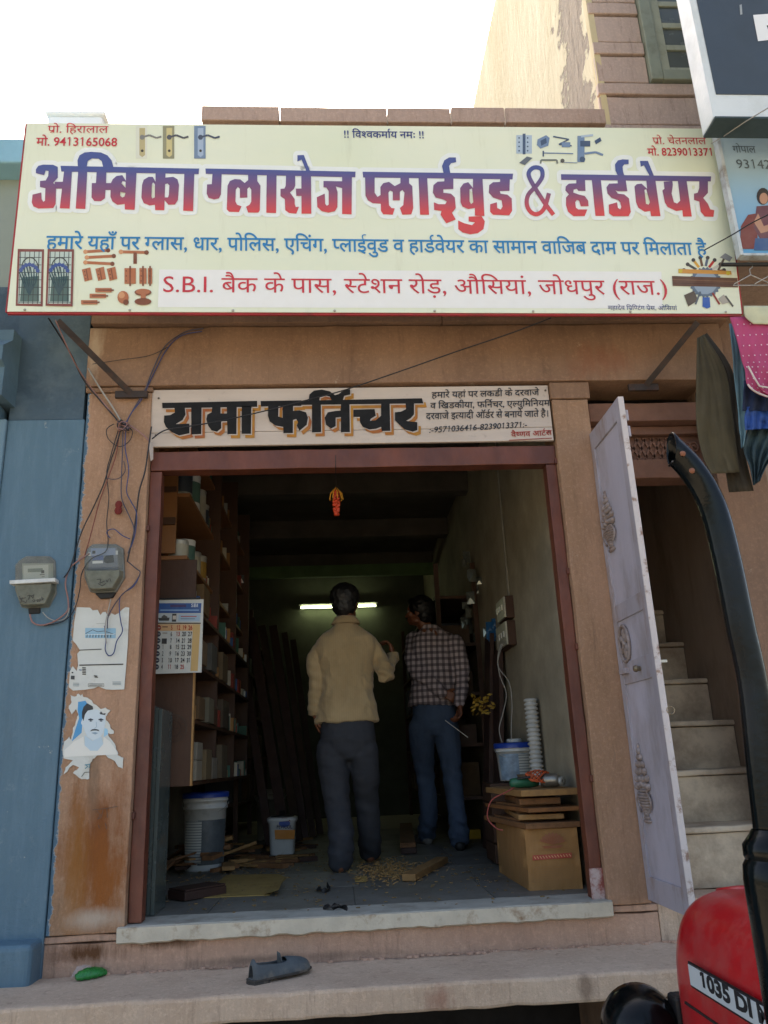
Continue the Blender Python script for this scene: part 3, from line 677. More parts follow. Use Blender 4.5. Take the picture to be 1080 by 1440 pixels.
for i, ((o_, s_), pts, holes) in enumerate(TITLE):
    P_ = tr(pts, o_, s_); tb.poly([SP.pix(*p, off=.0035+.00012*(i % 7)) for p in P_], [[SP.pix(*p, off=.0035+.00012*(i % 7)) for p in tr(h, o_, s_)] for h in holes])
    n_ = len(P_); w = 6.2
    for j in range(n_):
        a = P_[j]; b = P_[(j+1) % n_]; dx, dy = b[0]-a[0], b[1]-a[1]; L = math.hypot(dx, dy) or 1; ox, oy = -dy/L*w, dx/L*w
        off = .0012+.00002*(q % 50); q += 1
        hb.add([SP.pix(x, y, off) for x, y in ((a[0]+ox, a[1]+oy), (b[0]+ox, b[1]+oy), (b[0]-ox, b[1]-oy), (a[0]-ox, a[1]-oy))], [(0, 1, 2, 3)])
        off = .0012+.00002*(q % 50); q += 1
        hb.add([SP.pix(a[0]+w*math.cos(PI*t/5), a[1]+w*math.sin(PI*t/5), off) for t in range(10)], [tuple(range(10))])
hb.build('title_halo', mat('pale_title_halo', '#e8ede9', rough=.42, var=.04), sign)
tb.build('title_lettering', M_TITLE, sign)
M_RI = mat('red_print_ink', '#c8303a', rough=.45, var=.08, bump=0); M_BI = mat('light_blue_print_ink', '#1f7fb8', rough=.45, var=.08, bump=0); M_NI = mat('navy_print_ink', '#2a3a78', rough=.45, var=.05, bump=0)
art = Art(SP, .0009); art.poly([(224, 379), (930, 382), (932, 434), (222, 432)], '#eaebe8'); art.build('address_strip', sign)
text_on(SP, 'प्रो. हिरालाल', (67, 187), (152, 187.5), 9.5, .003, 'lettering', M_RI, sign)
text_on(SP, 'मो. 9413165068', (51, 205), (165, 206), 10.5, .003, 'lettering', M_RI, sign, bold=.011)
text_on(SP, '!! विश्वकर्माय नमः !!', (483, 194), (597, 195), 9, .003, 'lettering', M_NI, sign, bold=.011)
text_on(SP, 'प्रो. चेतनलाल', (918, 203), (993, 203.5), 9, .003, 'lettering', M_RI, sign)
text_on(SP, 'मो. 8239013371', (911, 219), (1004, 219.5), 9.5, .003, 'lettering', M_RI, sign, bold=.011)
text_on(SP, 'हमारे यहाँ पर ग्लास, धार, पोलिस, एचिंग, प्लाईवुड व हार्डवेयर का सामान वाजिब दाम पर मिलाता है', (65, 350), (994, 359), 17.5, .003, 'lettering', M_BI, sign, bold=.011)
text_on(SP, 'S.B.I. बैक के पास, स्टेशन रोड़, औसियां, जोधपुर (राज.)', (228, 411), (941, 415), 20, .003, 'lettering', M_RI, sign)
text_on(SP, 'महादेव प्रिण्टिंग प्रेस, ओसियां', (855, 436), (952, 436.5), 5.5, .003, 'lettering', M_NI, sign)
# printed pictures
A = Art(SP, .0012)
for gx_ in (22, 64):                                    # the pair of glazed gates
    w = 39; A.poly([(gx_+3, 350), (gx_+w+1, 350.5), (gx_+w-1, 431), (gx_, 430)], '#7e4038'); A.poly([(gx_+6, 354), (gx_+w-2, 354), (gx_+w-4, 427), (gx_+3, 427)], '#b9c9c0')
    A.poly([(gx_+9, 390), (gx_+w-6, 388), (gx_+w-6, 424), (gx_+6, 424)], '#4c6660')
    for t in range(5): A.line([(gx_+7+t*6.5, 354), (gx_+4.5+t*6.5, 427)], 1, '#2b3234')
    for t in range(7): A.line([(gx_+4, 362+t*10.5), (gx_+w-3, 362+t*10.5)], .9, '#2b3234')
    pr_ = [(gx_+20+12*math.cos(a), 378-16*math.sin(a)) for a in [PI*t/8 for t in range(9)]]; A.line(pr_, 1.4, '#22262c')
    for t in range(7):
        a = .4+t*.38; A.line([(gx_+19, 415), (gx_+19+10*math.cos(a), 400-9*math.sin(a)), (gx_+19+14*math.cos(a+.3), 390-16*math.sin(a))], 1.7, '#2c4a50')
        A.disc(gx_+19+13*math.cos(a), 386-14*math.sin(a), 3, '#3f5690', n=8)
A.build('gate_picture', sign)
A = Art(SP, .0012)
cop, cod, col_ = '#b06a44', '#7a4226', '#cf9468'
for (x0, y0, x1, y1) in ((120, 354, 152, 352), (122, 362, 160, 360), (120, 369, 158, 371)):
    A.line([(x0, y0), (x1, y1)], 4, cop); A.disc(x0, y0, 3.2, col_, n=8); A.disc(x1, y1, 3.2, cod, n=8)
A.line([(168, 354), (208, 355)], 4, cop); A.line([(190, 355), (190, 371)], 5, cod); A.disc(170, 354, 3.4, col_, n=8); A.disc(206, 355, 3.4, cod, n=8)
for (x, y) in ((115, 379), (134, 378), (150, 378)):
    A.poly([(x, y), (x+12, y-3), (x+15, y+14), (x+4, y+17)], cop); A.line([(x+6, y-1), (x+9, y+15)], 1.6, cod)
    for t in range(3): A.disc(x+4+t*.8, y+3+t*5, 1, '#5a2c1a', n=6)
for (x, w) in ((175, 16), (196, 10), (208, 6)):
    A.rect(x, 377, x+w, 399, cop); A.line([(x+w/2, 374), (x+w/2, 402)], 2.4, cod); [A.disc(x+2.5, 381+t*7, 1, '#5a2c1a', n=6) for t in range(3)]
for (x, y) in ((134, 405), (126, 413), (114, 422)):
    A.rect(x, y, x+23, y+6, cop); A.rect(x+3, y+2, x+26, y+4, cod)
A.disc(173, 418, 8, cop, 9); A.disc(171, 415, 4.5, col_); A.disc(177, 425, 4, cod)
A.disc(201, 411, 12, cod, 5); A.disc(201, 410, 10, cop, 4); A.rect(198, 411, 205, 424, cop); A.disc(201, 424, 12, cod, 5)
A.build('hinge_picture', sign)
A = Art(SP, .0012)
for (x, c1, c2, c3) in ((196, '#d9dccb', '#b7ab7e', '#7c7c78'), (234, '#8f8d70', '#c8bc86', '#4e4f56'), (278, '#6f87a3', '#9fb2c8', '#39465c')):
    A.poly([(x-5, 177), (x+11, 177), (x+11, 223), (x-5, 223)], c1); A.poly([(x, 180), (x+8, 180), (x+8, 218), (x+4, 221), (x, 218)], c2)
    A.disc(x+4, 212, 2, '#3a3428', n=8); A.line([(x+4, 193), (x+14, 190), (x+24, 194), (x+31, 192)], 2.6, c3); A.disc(x+4, 193, 3.6, c3, n=10)
A.build('lock_picture', sign)
A = Art(SP, .0012)
st1, st2, st3 = '#6c86a6', '#39506e', '#a9bccd'
A.rect(726, 190, 748, 216, st3); A.line([(737, 188), (737, 217)], 4, st2); [A.disc(730+12*(t % 2), 194+6*(t//2), 1.3, st2, n=6) for t in range(8)]
A.poly([(756, 196), (768, 190), (773, 194), (771, 205), (760, 209), (755, 204)], st1); A.poly([(760, 198), (768, 194), (769, 201), (761, 205)], st2)
A.line([(778, 192), (800, 196), (786, 203), (804, 205)], 2, st2); A.rect(790, 200, 802, 207, st1)
A.rect(812, 191, 822, 228, st1); A.line([(817, 192), (834, 190)], 3, st3); A.rect(816, 198, 830, 206, st2); A.line([(822, 216), (838, 214), (848, 218)], 3, st1); A.disc(819, 224, 4, st2)
A.poly([(836, 198), (844, 193), (846, 198), (838, 203)], st2)
A.line([(764, 215), (806, 216)], 1.5, st1); A.line([(764, 212), (764, 220)], 2, st2); A.line([(760, 230), (761, 225), (783, 225), (784, 230)], 2.4, '#70776f'); A.line([(788, 228), (812, 229)], 1, st1); A.poly([(730, 229), (741, 220), (749, 222), (738, 232)], '#5b6570'); A.disc(791, 226, 3, '#4a4a44', n=8)
A.build('fittings_picture', sign)
A = Art(SP, .0012)                                        # circular saw blade with tools behind a board
for a0 in range(8):
    a = math.radians(200+a0*20); x, y = 990+30*math.cos(a), 389+27*math.sin(a)
    A.line([(990+14*math.cos(a), 388+14*math.sin(a)), (x, y)], 3.5, ('#c23b2e', '#4d4a48', '#d9a33c', '#6b4a34', '#58657a', '#b8322c', '#c9c4b8', '#7a3a28')[a0]); A.disc(x, y, 2.8, ('#333', '#222')[0]*2 if False else '#3c3836', n=8)
A.poly([(1012, 362), (1020, 356), (1030, 362), (1026, 368), (1018, 364)], '#8c8f92'); A.line([(1018, 364), (1010, 380)], 3, '#5a4a3c')
pts = []
for t in range(48): rr_ = 23 if t % 2 else 20.5; a = 2*PI*t/48; pts.append((992+rr_*math.cos(a), 397+rr_*.95*math.sin(a)))
A.poly(pts, '#5d6f82'); A.disc(992, 397, 17, '#8ea0b2'); A.disc(992, 397, 6, '#495a6c')
A.poly([(954, 378), (1028, 381), (1029, 386), (954, 384)], '#c98f3f'); A.poly([(945, 388), (1037, 391), (1038, 404), (946, 402)], '#5e3d2c'); A.line([(946, 393), (1037, 396)], 1, '#80593f'); A.line([(946, 398), (1037, 400)], .8, '#47291c')
A.disc(957, 381, 3, '#c7b23a', n=8); A.disc(1024, 384, 3, '#c7b23a', n=8)
A.poly([(962, 415), (976, 409), (982, 422), (968, 431)], '#55483e'); A.line([(985, 410), (978, 428)], 2.5, '#56616c'); A.poly([(988, 418), (998, 418), (999, 432), (994, 434), (988, 431)], '#2d5cab'); A.line([(1002, 412), (1012, 428)], 2.6, '#8f2c26'); A.poly([(1010, 420), (1018, 414), (1026, 425), (1016, 428)], '#a8a39a'); A.line([(1020, 416), (1031, 431)], 2.5, '#4b4b4b')
A.build('saw_picture', sign)

# ================================================================ painted wooden board
BP = Plane((0, 3.762, 3.2), (1, 0, 0), (0, 0, 1))
bc = [BP.pix(*p) for p in ((214, 549), (775, 541), (779, 620), (212, 627))]
bd = thing('painted_board', 'off white hand painted board with black and ochre letters over the red frame', 'sign', (.13, 3.78, 3.04))
k = NB('old_white_paint'); sp = k.n('SeparateXYZ'); k.l(k.n('NewGeometry').outputs['Position'], sp.inputs[0])
b_ = k.mix(k.ramp(k.noise(2, 6, .65, stretch=(.5, 1, 2)), .3, .7), hx('#cbbcae'), hx('#b3a394')); b_ = k.mix(k.ramp(k.noise(30, 5, .7), .6, .8, 0, .5), b_, hx('#7f6f62'))
k.l(b_, k.b.inputs['Base Color']); k.b.inputs['Roughness'].default_value = .6; k.bump(k.noise(9, 4, .6, stretch=(.3, 1, 3)), .002, .6)
zj = BP.pix(400, 606).z
MB().box((bc[0].x, 3.763, zj+.001), (bc[2].x, 3.782, (bc[0].z+bc[1].z)/2)).build('board_plank', k.m, bd, bevel=.002)
MB().box((bc[0].x, 3.7635, (bc[3].z+bc[2].z)/2), (bc[2].x, 3.782, zj-.001)).build('board_plank', k.m, bd, bevel=.002)
F5, F6 = ((210, 540), 5.143), ((410, 540), 5.4)
FURN = [
 (F5, [(92, 136), (780, 122), (780, 165), (95, 175)]),
 (F5, [(180, 160), (255, 165), (262, 220), (240, 260), (190, 290), (290, 286), (290, 356), (215, 372), (165, 350), (120, 310), (105, 275), (107, 228), (150, 225), (185, 205)]),
 (F5, [(303, 160), (378, 160), (375, 362), (303, 365)]),
 (F5, [(560, 160), (632, 160), (630, 362), (565, 362)]),
 (F5, [(455, 165), (515, 165), (515, 213), (565, 213), (565, 268), (520, 270), (520, 320), (490, 345), (450, 335), (425, 300), (412, 255), (420, 220), (450, 205)]),
 (F5, [(668, 160), (738, 160), (735, 360), (668, 360)]),
 (F5, [(805, 123), (1100, 118), (1100, 158), (807, 163)]),
 (F5, [(860, 150), (935, 150), (932, 235), (965, 245), (965, 150), (1040, 150), (1038, 355), (970, 355), (968, 310), (910, 300), (870, 270), (858, 230)]),
 (F6, [(-10, 128), (990, 108), (1000, 147), (-10, 160)]),
 (F6, [(-8, 205), (60, 200), (110, 215), (125, 255), (115, 310), (60, 355), (40, 315), (50, 290), (35, 265), (5, 275), (-8, 280)]),
 (F6, [(155, 140), (222, 140), (225, 365), (155, 368)]),
 (F6, [(130, 135), (135, 80), (170, 50), (230, 42), (290, 55), (330, 85), (360, 75), (400, 45), (445, 40), (445, 80), (400, 90), (385, 135), (310, 135), (290, 95), (250, 85), (215, 100), (210, 135)]),
 (F6, [(375, 140), (440, 140), (443, 365), (375, 366)]),
 (F6, [(385, 200), (330, 205), (275, 215), (252, 255), (262, 310), (300, 338), (335, 320), (335, 255), (385, 250)]),
 (F6, [(470, 195), (630, 190), (640, 240), (600, 265), (595, 280), (640, 275), (680, 240), (680, 140), (745, 140), (750, 355), (685, 357), (680, 325), (640, 340), (590, 345), (540, 325), (520, 290), (518, 250), (470, 250)]),
 (F6, [(865, 140), (930, 140), (930, 230), (905, 260), (870, 280), (955, 290), (955, 350), (920, 362), (860, 345), (815, 305), (785, 275), (785, 215), (830, 210), (870, 190)])]
def fset(name, dx, dy, off, m_, grow=0):
    b2 = MB()
    for i, ((o_, s_), pts) in enumerate(FURN):
        P_ = [(x+dx, y+dy) for x, y in tr(pts, o_, s_)]; b2.poly([BP.pix(*p, off=off+.00012*(i % 5)) for p in P_])
    return b2.build(name, m_, bd)
fset('shadow_lettering', 5.0, 5.6, .0022, mat('ochre_sign_paint', '#b07a1c', rough=.6, var=.25, scale=12, dirt='#9a5220', dscale=5, dlo=.4, dhi=.6))
fset('lettering_outline', 1.5, 1.6, .0032, mat('pale_outline_paint', '#b9aca0', rough=.6))
fset('black_lettering', 0, 0, .0042, mat('black_sign_paint', '#0c0b0b', rough=.85, var=.3, bump=0))
M_INK = mat('blue_black_hand_paint', '#1d2028', rough=.55, bump=0)
text_on(BP, 'हमारे यहां पर लकडी के दरवाजे', (607, 560), (758, 556), 8, .003, 'lettering', M_INK, bd, bold=.011, ital=.08)
text_on(BP, 'व खिडकीया, फर्निचर, एल्युमिनियम', (605, 575), (773, 571), 8, .003, 'lettering', M_INK, bd, bold=.011, ital=.08)
text_on(BP, 'दरवाजे इत्यादी ऑर्डर से बनाये जाते है।', (599, 590), (772, 586), 8.5, .003, 'lettering', M_INK, bd, bold=.011, ital=.1)
text_on(BP, ':-9571036416-8239013371:-', (603, 609), (741, 601), 7.2, .003, 'lettering', M_INK, bd, bold=.011, ital=.2)
text_on(BP, 'वैष्णव आर्टस', (719, 615), (776, 612), 6.8, .003, 'lettering', mat('red_hand_paint', '#9a2c26', bump=0), bd, bold=.011)
A = Art(BP, .002); A.line([(716, 619), (776, 616)], 1.2, '#8a3028'); A.line([(480, 549), (481, 562), (479, 575), (482, 590), (481, 606)], 1.0, '#4a4038')
[A.disc(x, y, 1.6, '#4a3d33', n=8) for x, y in ((223, 560), (219, 612), (767, 549), (772, 606))]; A.build('board_marks', bd)

# ================================================================ signs at the right
rs = thing('dark_sign', 'large slate grey sign with white lower border high at the right', 'sign', (2.4, 3.0, 4.5))
DP = Plane((1.9, 3.0, 4.6), (1, 0, 0), (0, 0, 1))
pB = DP.pix(1003, 163); xl = pB.x; zb_ = pB.z-.01
MB().box((xl, 3.0, zb_), (xl+2.6, 3.12, zb_+2.2)).build('sign_case', mat('white_sign_case', '#d5dcdc', rough=.4, var=.06, dirt='#b6bcb8', dscale=2), rs, bevel=.004)
MB().box((xl+.002, 2.99, zb_-.012), (xl+2.6, 3.118, zb_-.001)).build('dark_underside', mat('dark_teal_underside', '#36474a'), rs)  # thin strip added to make the underside of the case dark
zt_ = DP.pix(1003, 133).z; MB().box((xl+.035, 2.997, zt_), (xl+2.56, 2.9995, zb_+2.18)).build('sign_face', mat('slate_sign_print', '#3a434a', rough=.45, var=.12, scale=3, bump=0), rs)
A = Art(DP, .005); A.poly([(1059, 21), (1100, 18), (1100, 54), (1066, 58)], '#e6e8e8'); A.poly([(1078, 36), (1100, 30), (1100, 54), (1086, 56)], '#3a434a'); A.poly([(1040, 7), (1043, 6), (1044, 20), (1041, 21)], '#9aa0a2'); A.build('sign_lettering', rs)
M_RAILW = mat('galvanised_edge', '#8c9290', rough=.5, metal=.4)
bs = thing('blue_banner', 'pale blue photo banner with grey writing hanging under the slate sign', 'sign', (2.3, 3.3, 3.8))
UP_ = Plane((2.1, 3.30, 4.2), (1, 0, 0), (0, 0, 1))
p0 = UP_.pix(1016, 181); p1 = UP_.pix(1037, 357); xx = (p0.x+p1.x)/2
k = NB('blue_banner_print'); sp = k.n('SeparateXYZ'); k.l(k.n('NewGeometry').outputs['Position'], sp.inputs[0])
b_ = k.mix(k.ramp(sp.outputs['Z'], p1.z, p0.z), hx('#5c9cc4'), hx('#b9cdd4')); k.l(b_, k.b.inputs['Base Color']); k.b.inputs['Roughness'].default_value = .4
MB().box((xx, 3.30, p1.z), (xx+1.5, 3.325, p0.z)).build('banner_face', k.m, bs)
MB().box((xx-.018, 3.292, p1.z-.01), (xx-.001, 3.335, p0.z+.01)).build('banner_edge', mat('white_banner_edge', '#c4cdd0', rough=.5, dirt='#7c6a5c', dscale=12), bs)
MB().box((xx-.001, 3.292, p1.z-.014), (xx+1.5, 3.335, p1.z-.001)).build('banner_edge', mat('white_banner_edge', '#c4cdd0'), bs)
text_on(UP_, 'गोपाल', (1031, 215), (1063, 215.5), 9, .003, 'lettering', mat('grey_print_ink', '#5b6870', bump=0), bs)
text_on(UP_, '93142', (1036, 237), (1085, 238), 11, .003, 'lettering', mat('grey_print_ink', '#5b6870'), bs)
text_on(UP_, 'जय श्री विश्वकर्माय नमः', (1027, 190), (1110, 190), 5, .003, 'lettering', M_RI, bs)
A = Art(UP_, .002)
A.poly([(1040, 350), (1042, 318), (1052, 302), (1064, 300), (1066, 350)], '#7a3c34'); A.disc(1073, 276, 9, '#2c2220', 12); A.poly([(1064, 290), (1090, 288), (1092, 340), (1070, 338), (1060, 320)], '#6b4048'); A.poly([(1066, 300), (1074, 318), (1092, 312), (1092, 322), (1070, 328), (1060, 312)], '#b98a70'); A.poly([(1062, 335), (1095, 335), (1095, 352), (1060, 352)], '#3c5a86'); A.disc(1074, 279, 6, '#b98a70', 8)
A.build('banner_picture', bs)

# ================================================================ stair door leaf (painted iron, standing open)
DX0, DX1, DY0, DY1, DZ0, DZ1 = 1.330, 1.352, 3.302, 3.742, .888, 3.075
dl = thing('iron_door_leaf', 'open lavender painted iron door leaf with carved vase ornaments beside the stairs', 'door', (1.34, 3.74, DZ0))
M_LAV = mat('lavender_door_paint', '#b4b0bc', rough=.5, var=.14, scale=2.5, dirt='#8d8688', dscale=4, dlo=.5, dhi=.75, bump=.003, bscale=30, stretch=(1, 1, .4))
M_LAV2 = mat('lavender_frame_paint', '#aaa5ae', rough=.55, var=.18, scale=4, dirt='#86705f', dscale=7, dlo=.5, dhi=.72, stretch=(1, 1, .4))
M_EDGE = mat('worn_pale_edge_paint', '#c9c0bd', rough=.7, var=.1, dirt='#8c7060', dscale=18, dlo=.55, dhi=.66)
MB().box((DX0+.006, DY0+.012, DZ0+.01), (DX1-.004, DY1, DZ1-.01)).build('door_sheet', M_LAV, dl)
for nm, lo, hi, m_ in (('stile', (DX0-.004, DY0, DZ0), (DX1, DY0+.05, DZ1), M_LAV2), ('stile', (DX0-.002, DY1-.045, DZ0), (DX1, DY1+.003, DZ1), M_LAV2), ('rail', (DX0-.003, DY0+.051, DZ1-.10), (DX1, DY1-.046, DZ1-.001), M_LAV2),
        ('rail', (DX0-.003, DY0+.051, DZ0+.001), (DX1, DY1-.046, DZ0+.10), M_LAV2), ('rail', (DX0-.001, DY0+.051, 2.09), (DX1, DY1-.046, 2.17), M_LAV2), ('rail', (DX0-.001, DY0+.051, 1.80), (DX1, DY1-.046, 1.90), M_LAV2)):
    MB().box(lo, hi).build(nm, m_, dl, bevel=.003)
MB().box((DX0-.003, DY0-.004, DZ0+.001), (DX1+.001, DY0-.0005, DZ1-.001)).build('worn_edge', M_EDGE, dl)
M_ORN = mat('raised_ornament_paint', '#9b8f8c', rough=.6, var=.25, scale=30, dirt='#7c6a60', dscale=20, dlo=.4, dhi=.65)
DPn = Plane((DX0+.005, 3.5, 2), (0, 1, 0), (0, 0, 1))
def ell(mb, c, ry, rz, rx_=.012, tilt=0, n=8):
    vs = [V3(c)+V3((-rx_, 0, 0))]; rings = []
    for j in range(1, 4):
        a = PI/2*j/3; rings.append([V3(c)+V3((-rx_*math.cos(a), math.sin(a)*(ry*math.cos(t)*math.cos(tilt)-rz*math.sin(t)*math.sin(tilt)), math.sin(a)*(ry*math.cos(t)*math.sin(tilt)+rz*math.sin(t)*math.cos(tilt)))) for t in [2*PI*q/n for q in range(n)]])
    for r in rings: vs += r
    fs = [(0, 1+(q+1) % n, 1+q) for q in range(n)]
    for j in range(2): fs += [(1+j*n+q, 1+j*n+(q+1) % n, 1+(j+1)*n+(q+1) % n, 1+(j+1)*n+q) for q in range(n)]
    mb.add(vs, fs, True)
def vase(cy, zb_, H, W_):
    mb = MB(); x = DX0+.004
    def E_(u, v, ru, rv, d=.014, t=0): ell(mb, (x, cy+u*W_, zb_+v*H), ru*W_, rv*H, d, t)
    E_(0, .03, .28, .03); E_(0, .07, .20, .025); E_(0, .12, .14, .05)
    for i in range(6): v = .15+i*.035; w = .16+.26*math.sin(i/5*PI*.55); E_(0, v, w, .028, .016+.002*i)
    E_(0, .36, .46, .022, .018); E_(0, .40, .40, .02)
    for i in range(5): E_((i-2)*.2, .45+.02*(2-abs(i-2)), .12, .045, .02, (i-2)*.25)
    for i in range(4): E_((i-1.5)*.24, .55, .13, .045, .018, (i-1.5)*.4)
    for i in range(3): E_((i-1)*.25, .64+.01*(1-abs(i-1)), .13, .05, .017, (i-1)*.5)
    for i in range(3): E_((i-1)*.18, .73, .10, .05, .016, (i-1)*.5)
    E_(-.08, .82, .09, .05, .014, .3); E_(.08, .82, .09, .05, .014, -.3); E_(0, .90, .09, .06, .014); E_(0, .965, .05, .04, .01)
    for sg in (-1, 1):
        pts = [V3((x-.008, cy+sg*W_*(.30+.20*math.sin(t/7*PI)), zb_+H*(.14+.24*t/7))) for t in range(8)]; mb.tube(pts, .0055, 6)
    return mb
a = DPn.pix(862, 776); b = DPn.pix(851, 690); cc = (a+b)/2; vase((a.y+b.y)/2, a.z, b.z-a.z, .165).build('vase_ornament', M_ORN, dl)
a = DPn.pix(912, 1158); b = DPn.pix(898, 1045); vase((a.y+b.y)/2, a.z, b.z-a.z, .165).build('vase_ornament', M_ORN, dl)
a = DPn.pix(880, 905); mb = MB()
R1 = .075
mb.tube([V3((DX0-.002, a.y+R1*.8*math.cos(2*PI*t/20), a.z+R1*1.1*math.sin(2*PI*t/20))) for t in range(21)], .008, 6, cap=False)
for t in range(6): q = 2*PI*t/6+.5; ell(mb, (DX0+.003, a.y+R1*.42*math.cos(q), a.z+R1*.6*math.sin(q)), .018, .03, .012, q-PI/2)
ell(mb, (DX0+.003, a.y, a.z), .014, .018, .016); mb.build('medallion', M_ORN, dl)
a = DPn.pix(885, 943); mb = MB().box((DX0-.018, a.y-.012, a.z-.012), (DX0+.004, a.y+.075, a.z+.012)); mb.build('latch_plate', M_LAV2, dl, bevel=.003)
a = DPn.pix(903, 940); MB().lathe([(0, .030), (.012, .028), (.016, .018), (.011, .010), (.011, 0)], (DX0-.004, a.y, a.z), (-1, 0, 0), 12).build('latch_knob', mat('dull_brass', '#8a7c66', metal=.6, rough=.45), dl)
MB().tube([V3((DX1+.012, DY0-.003, 1.66+.016*math.sin(t)))+V3((.016*math.cos(t), 0, 0)) for t in [2*PI*q/12 for q in range(13)]], .003, 6).build('latch_ring', mat('dull_brass', '#8a7c66'), dl)
MB().box((DX1+.001, DY0+.002, 1.855), (DX1+.03, DY0+.012, 1.866)).build('bolt_tip', mat('steel_screw', '#b8b4aa'), dl)
for z in (2.96, 2.88): MB().tube([(DX1+.010, DY0+.012, z), (DX1+.010, DY0+.012, z+.05)], .009, 10).build('hinge_knuckle', M_LAV2, dl)
MB().box((DX1+.0005, DY0+.005, 2.86), (DX1+.003, DY0+.05, 3.02)).build('hinge_plate', M_LAV2, dl)

# ================================================================ electricity meters
FP = Plane((0, 3.744, 2), (1, 0, 0), (0, 0, 1))
M_CASE = mat('grey_meter_case', '#6c6e68', rough=.55, var=.2, scale=12, dirt='#4c4a40', dscale=9)
k = NB('cloudy_meter_cover'); k.l(k.mix(k.ramp(k.noise(16, 6, .7), .35, .7), hx('#8f948c'), hx('#6d6e62')), k.b.inputs['Base Color']); k.b.inputs['Roughness'].default_value = .28; k.b.inputs['Alpha'].default_value = .25; M_COV = k.m
k = NB('cloudy_meter_hood'); k.l(k.mix(k.ramp(k.noise(16, 6, .7), .35, .7), hx('#7c7c6a'), hx('#5c5b4a')), k.b.inputs['Base Color']); k.b.inputs['Roughness'].default_value = .35; k.b.inputs['Alpha'].default_value = .75; M_COV2 = k.m
def meter(label, o, sc_, y, dark, strap, coords):
    pl = Plane((0, y, 2), (1, 0, 0), (0, 0, 1)); P = lambda pts, off=0: [pl.pix(o[0]+x/sc_, o[1]+yy/sc_, off) for x, yy in pts]
    q = P(coords['base']); c = sum(q, V3())/len(q)
    t = thing('electricity_meter', label, 'meter', (c.x, y+.03, min(p.z for p in q)), 'electricity meters on the wall')
    bk = V3((0, -.045, 0)); mb = MB(); mb.poly(q, depth=bk); mb.build('meter_case', M_CASE, t, bevel=.008)
    A = Art(pl, .0015)
    for pts, c_ in coords['art']: A.poly([(o[0]+x/sc_, o[1]+yy/sc_) for x, yy in pts], c_)
    A.build('dial_plate', t)
    f = P(coords['cover']); mb = MB(); n_ = len(f); ce = sum(f, V3())/n_
    back = [p*1.0 for p in f]; fr_ = [ce+(p-ce)*.90+V3((0, -.028, 0)) for p in f]
    mb.add(back+fr_+[ce+V3((0, -.032, 0))], [(i, (i+1) % n_, n_+(i+1) % n_, n_+i) for i in range(n_)]+[(n_+i, n_+(i+1) % n_, 2*n_) for i in range(n_)], False)
    mb.build('clear_cover', M_COV, t, weld=True)
    lw = P(coords['hood']); ce = sum(lw, V3())/len(lw); n_ = len(lw); mb = MB()
    fr_ = [ce+(p-ce)*.9+V3((0, -.042, 0)) for p in lw]; mb.add(lw+fr_, [(i, (i+1) % n_, n_+(i+1) % n_, n_+i) for i in range(n_)]+[tuple(range(n_, 2*n_))]); mb.build('terminal_hood', M_COV2, t, weld=True, bevel=.004)
    A = Art(Plane((0, y-.044, 2), (1, 0, 0), (0, 0, 1)), .0)
    for l in coords['scrib']: A.line([(o[0]+x/sc_, o[1]+yy/sc_) for x, yy in l], .9, '#14120f')
    A.build('marker_writing', t)
    gl = P(coords['gland']); MB().poly(gl, depth=V3((0, -.03, 0))).build('cable_gland', mat('black_rubber', '#181716', rough=.7), t, bevel=.005)
    if strap:
        s_ = P(coords['strap']); MB().poly([p+V3((0, -.052, 0)) for p in s_], depth=V3((0, -.05, 0))).build('white_strap', mat('white_strap', '#cfd2cf', rough=.6, dirt='#9a988c', dscale=20), t, bevel=.002)
    return t
scr1 = [[(95, 500), (115, 540), (120, 510)], [(95, 525), (150, 515)], [(100, 555), (125, 540), (150, 555), (160, 530)], [(160, 500), (185, 495), (170, 530)], [(190, 495), (205, 520), (215, 490), (190, 505)], [(200, 535), (215, 550), (225, 535), (210, 530)], [(235, 530), (245, 548), (252, 528), (236, 532)], [(258, 545), (262, 520), (270, 540)], [(275, 515), (290, 520), (280, 535), (275, 505)]]
meter('cream grey electricity meter with white strap on the blue wall', (10, 750), 5.684, 3.735, False, True, dict(
    base=[(95, 215), (150, 180), (340, 180), (385, 215), (395, 480), (335, 590), (160, 600), (110, 590), (60, 450), (62, 260)],
    art=[([(120, 240), (370, 240), (370, 385), (120, 385)], '#8d9080'), ([(130, 258), (330, 250), (330, 372), (130, 378)], '#aeb0a0'), ([(165, 283), (285, 278), (285, 308), (165, 312)], '#6f7666'), ([(272, 296), (296, 294), (297, 318), (273, 320)], '#1a1917'), ([(262, 328), (300, 326), (300, 332), (262, 334)], '#3a3932'), ([(275, 345), (300, 343), (300, 348), (275, 350)], '#5a584e')],
    cover=[(100, 225), (150, 195), (335, 195), (375, 225), (385, 400), (70, 400), (70, 260)],
    hood=[(70, 415), (390, 405), (388, 470), (335, 585), (165, 595), (115, 585)],
    scrib=scr1, gland=[(165, 596), (265, 590), (262, 640), (170, 645)], strap=[(52, 395), (415, 375), (415, 405), (54, 425)]))
scr2 = [[(715, 370), (750, 365), (740, 400), (780, 380)], [(725, 400), (760, 420), (790, 400)], [(790, 370), (800, 390), (810, 365)], [(820, 360), (830, 385)]]
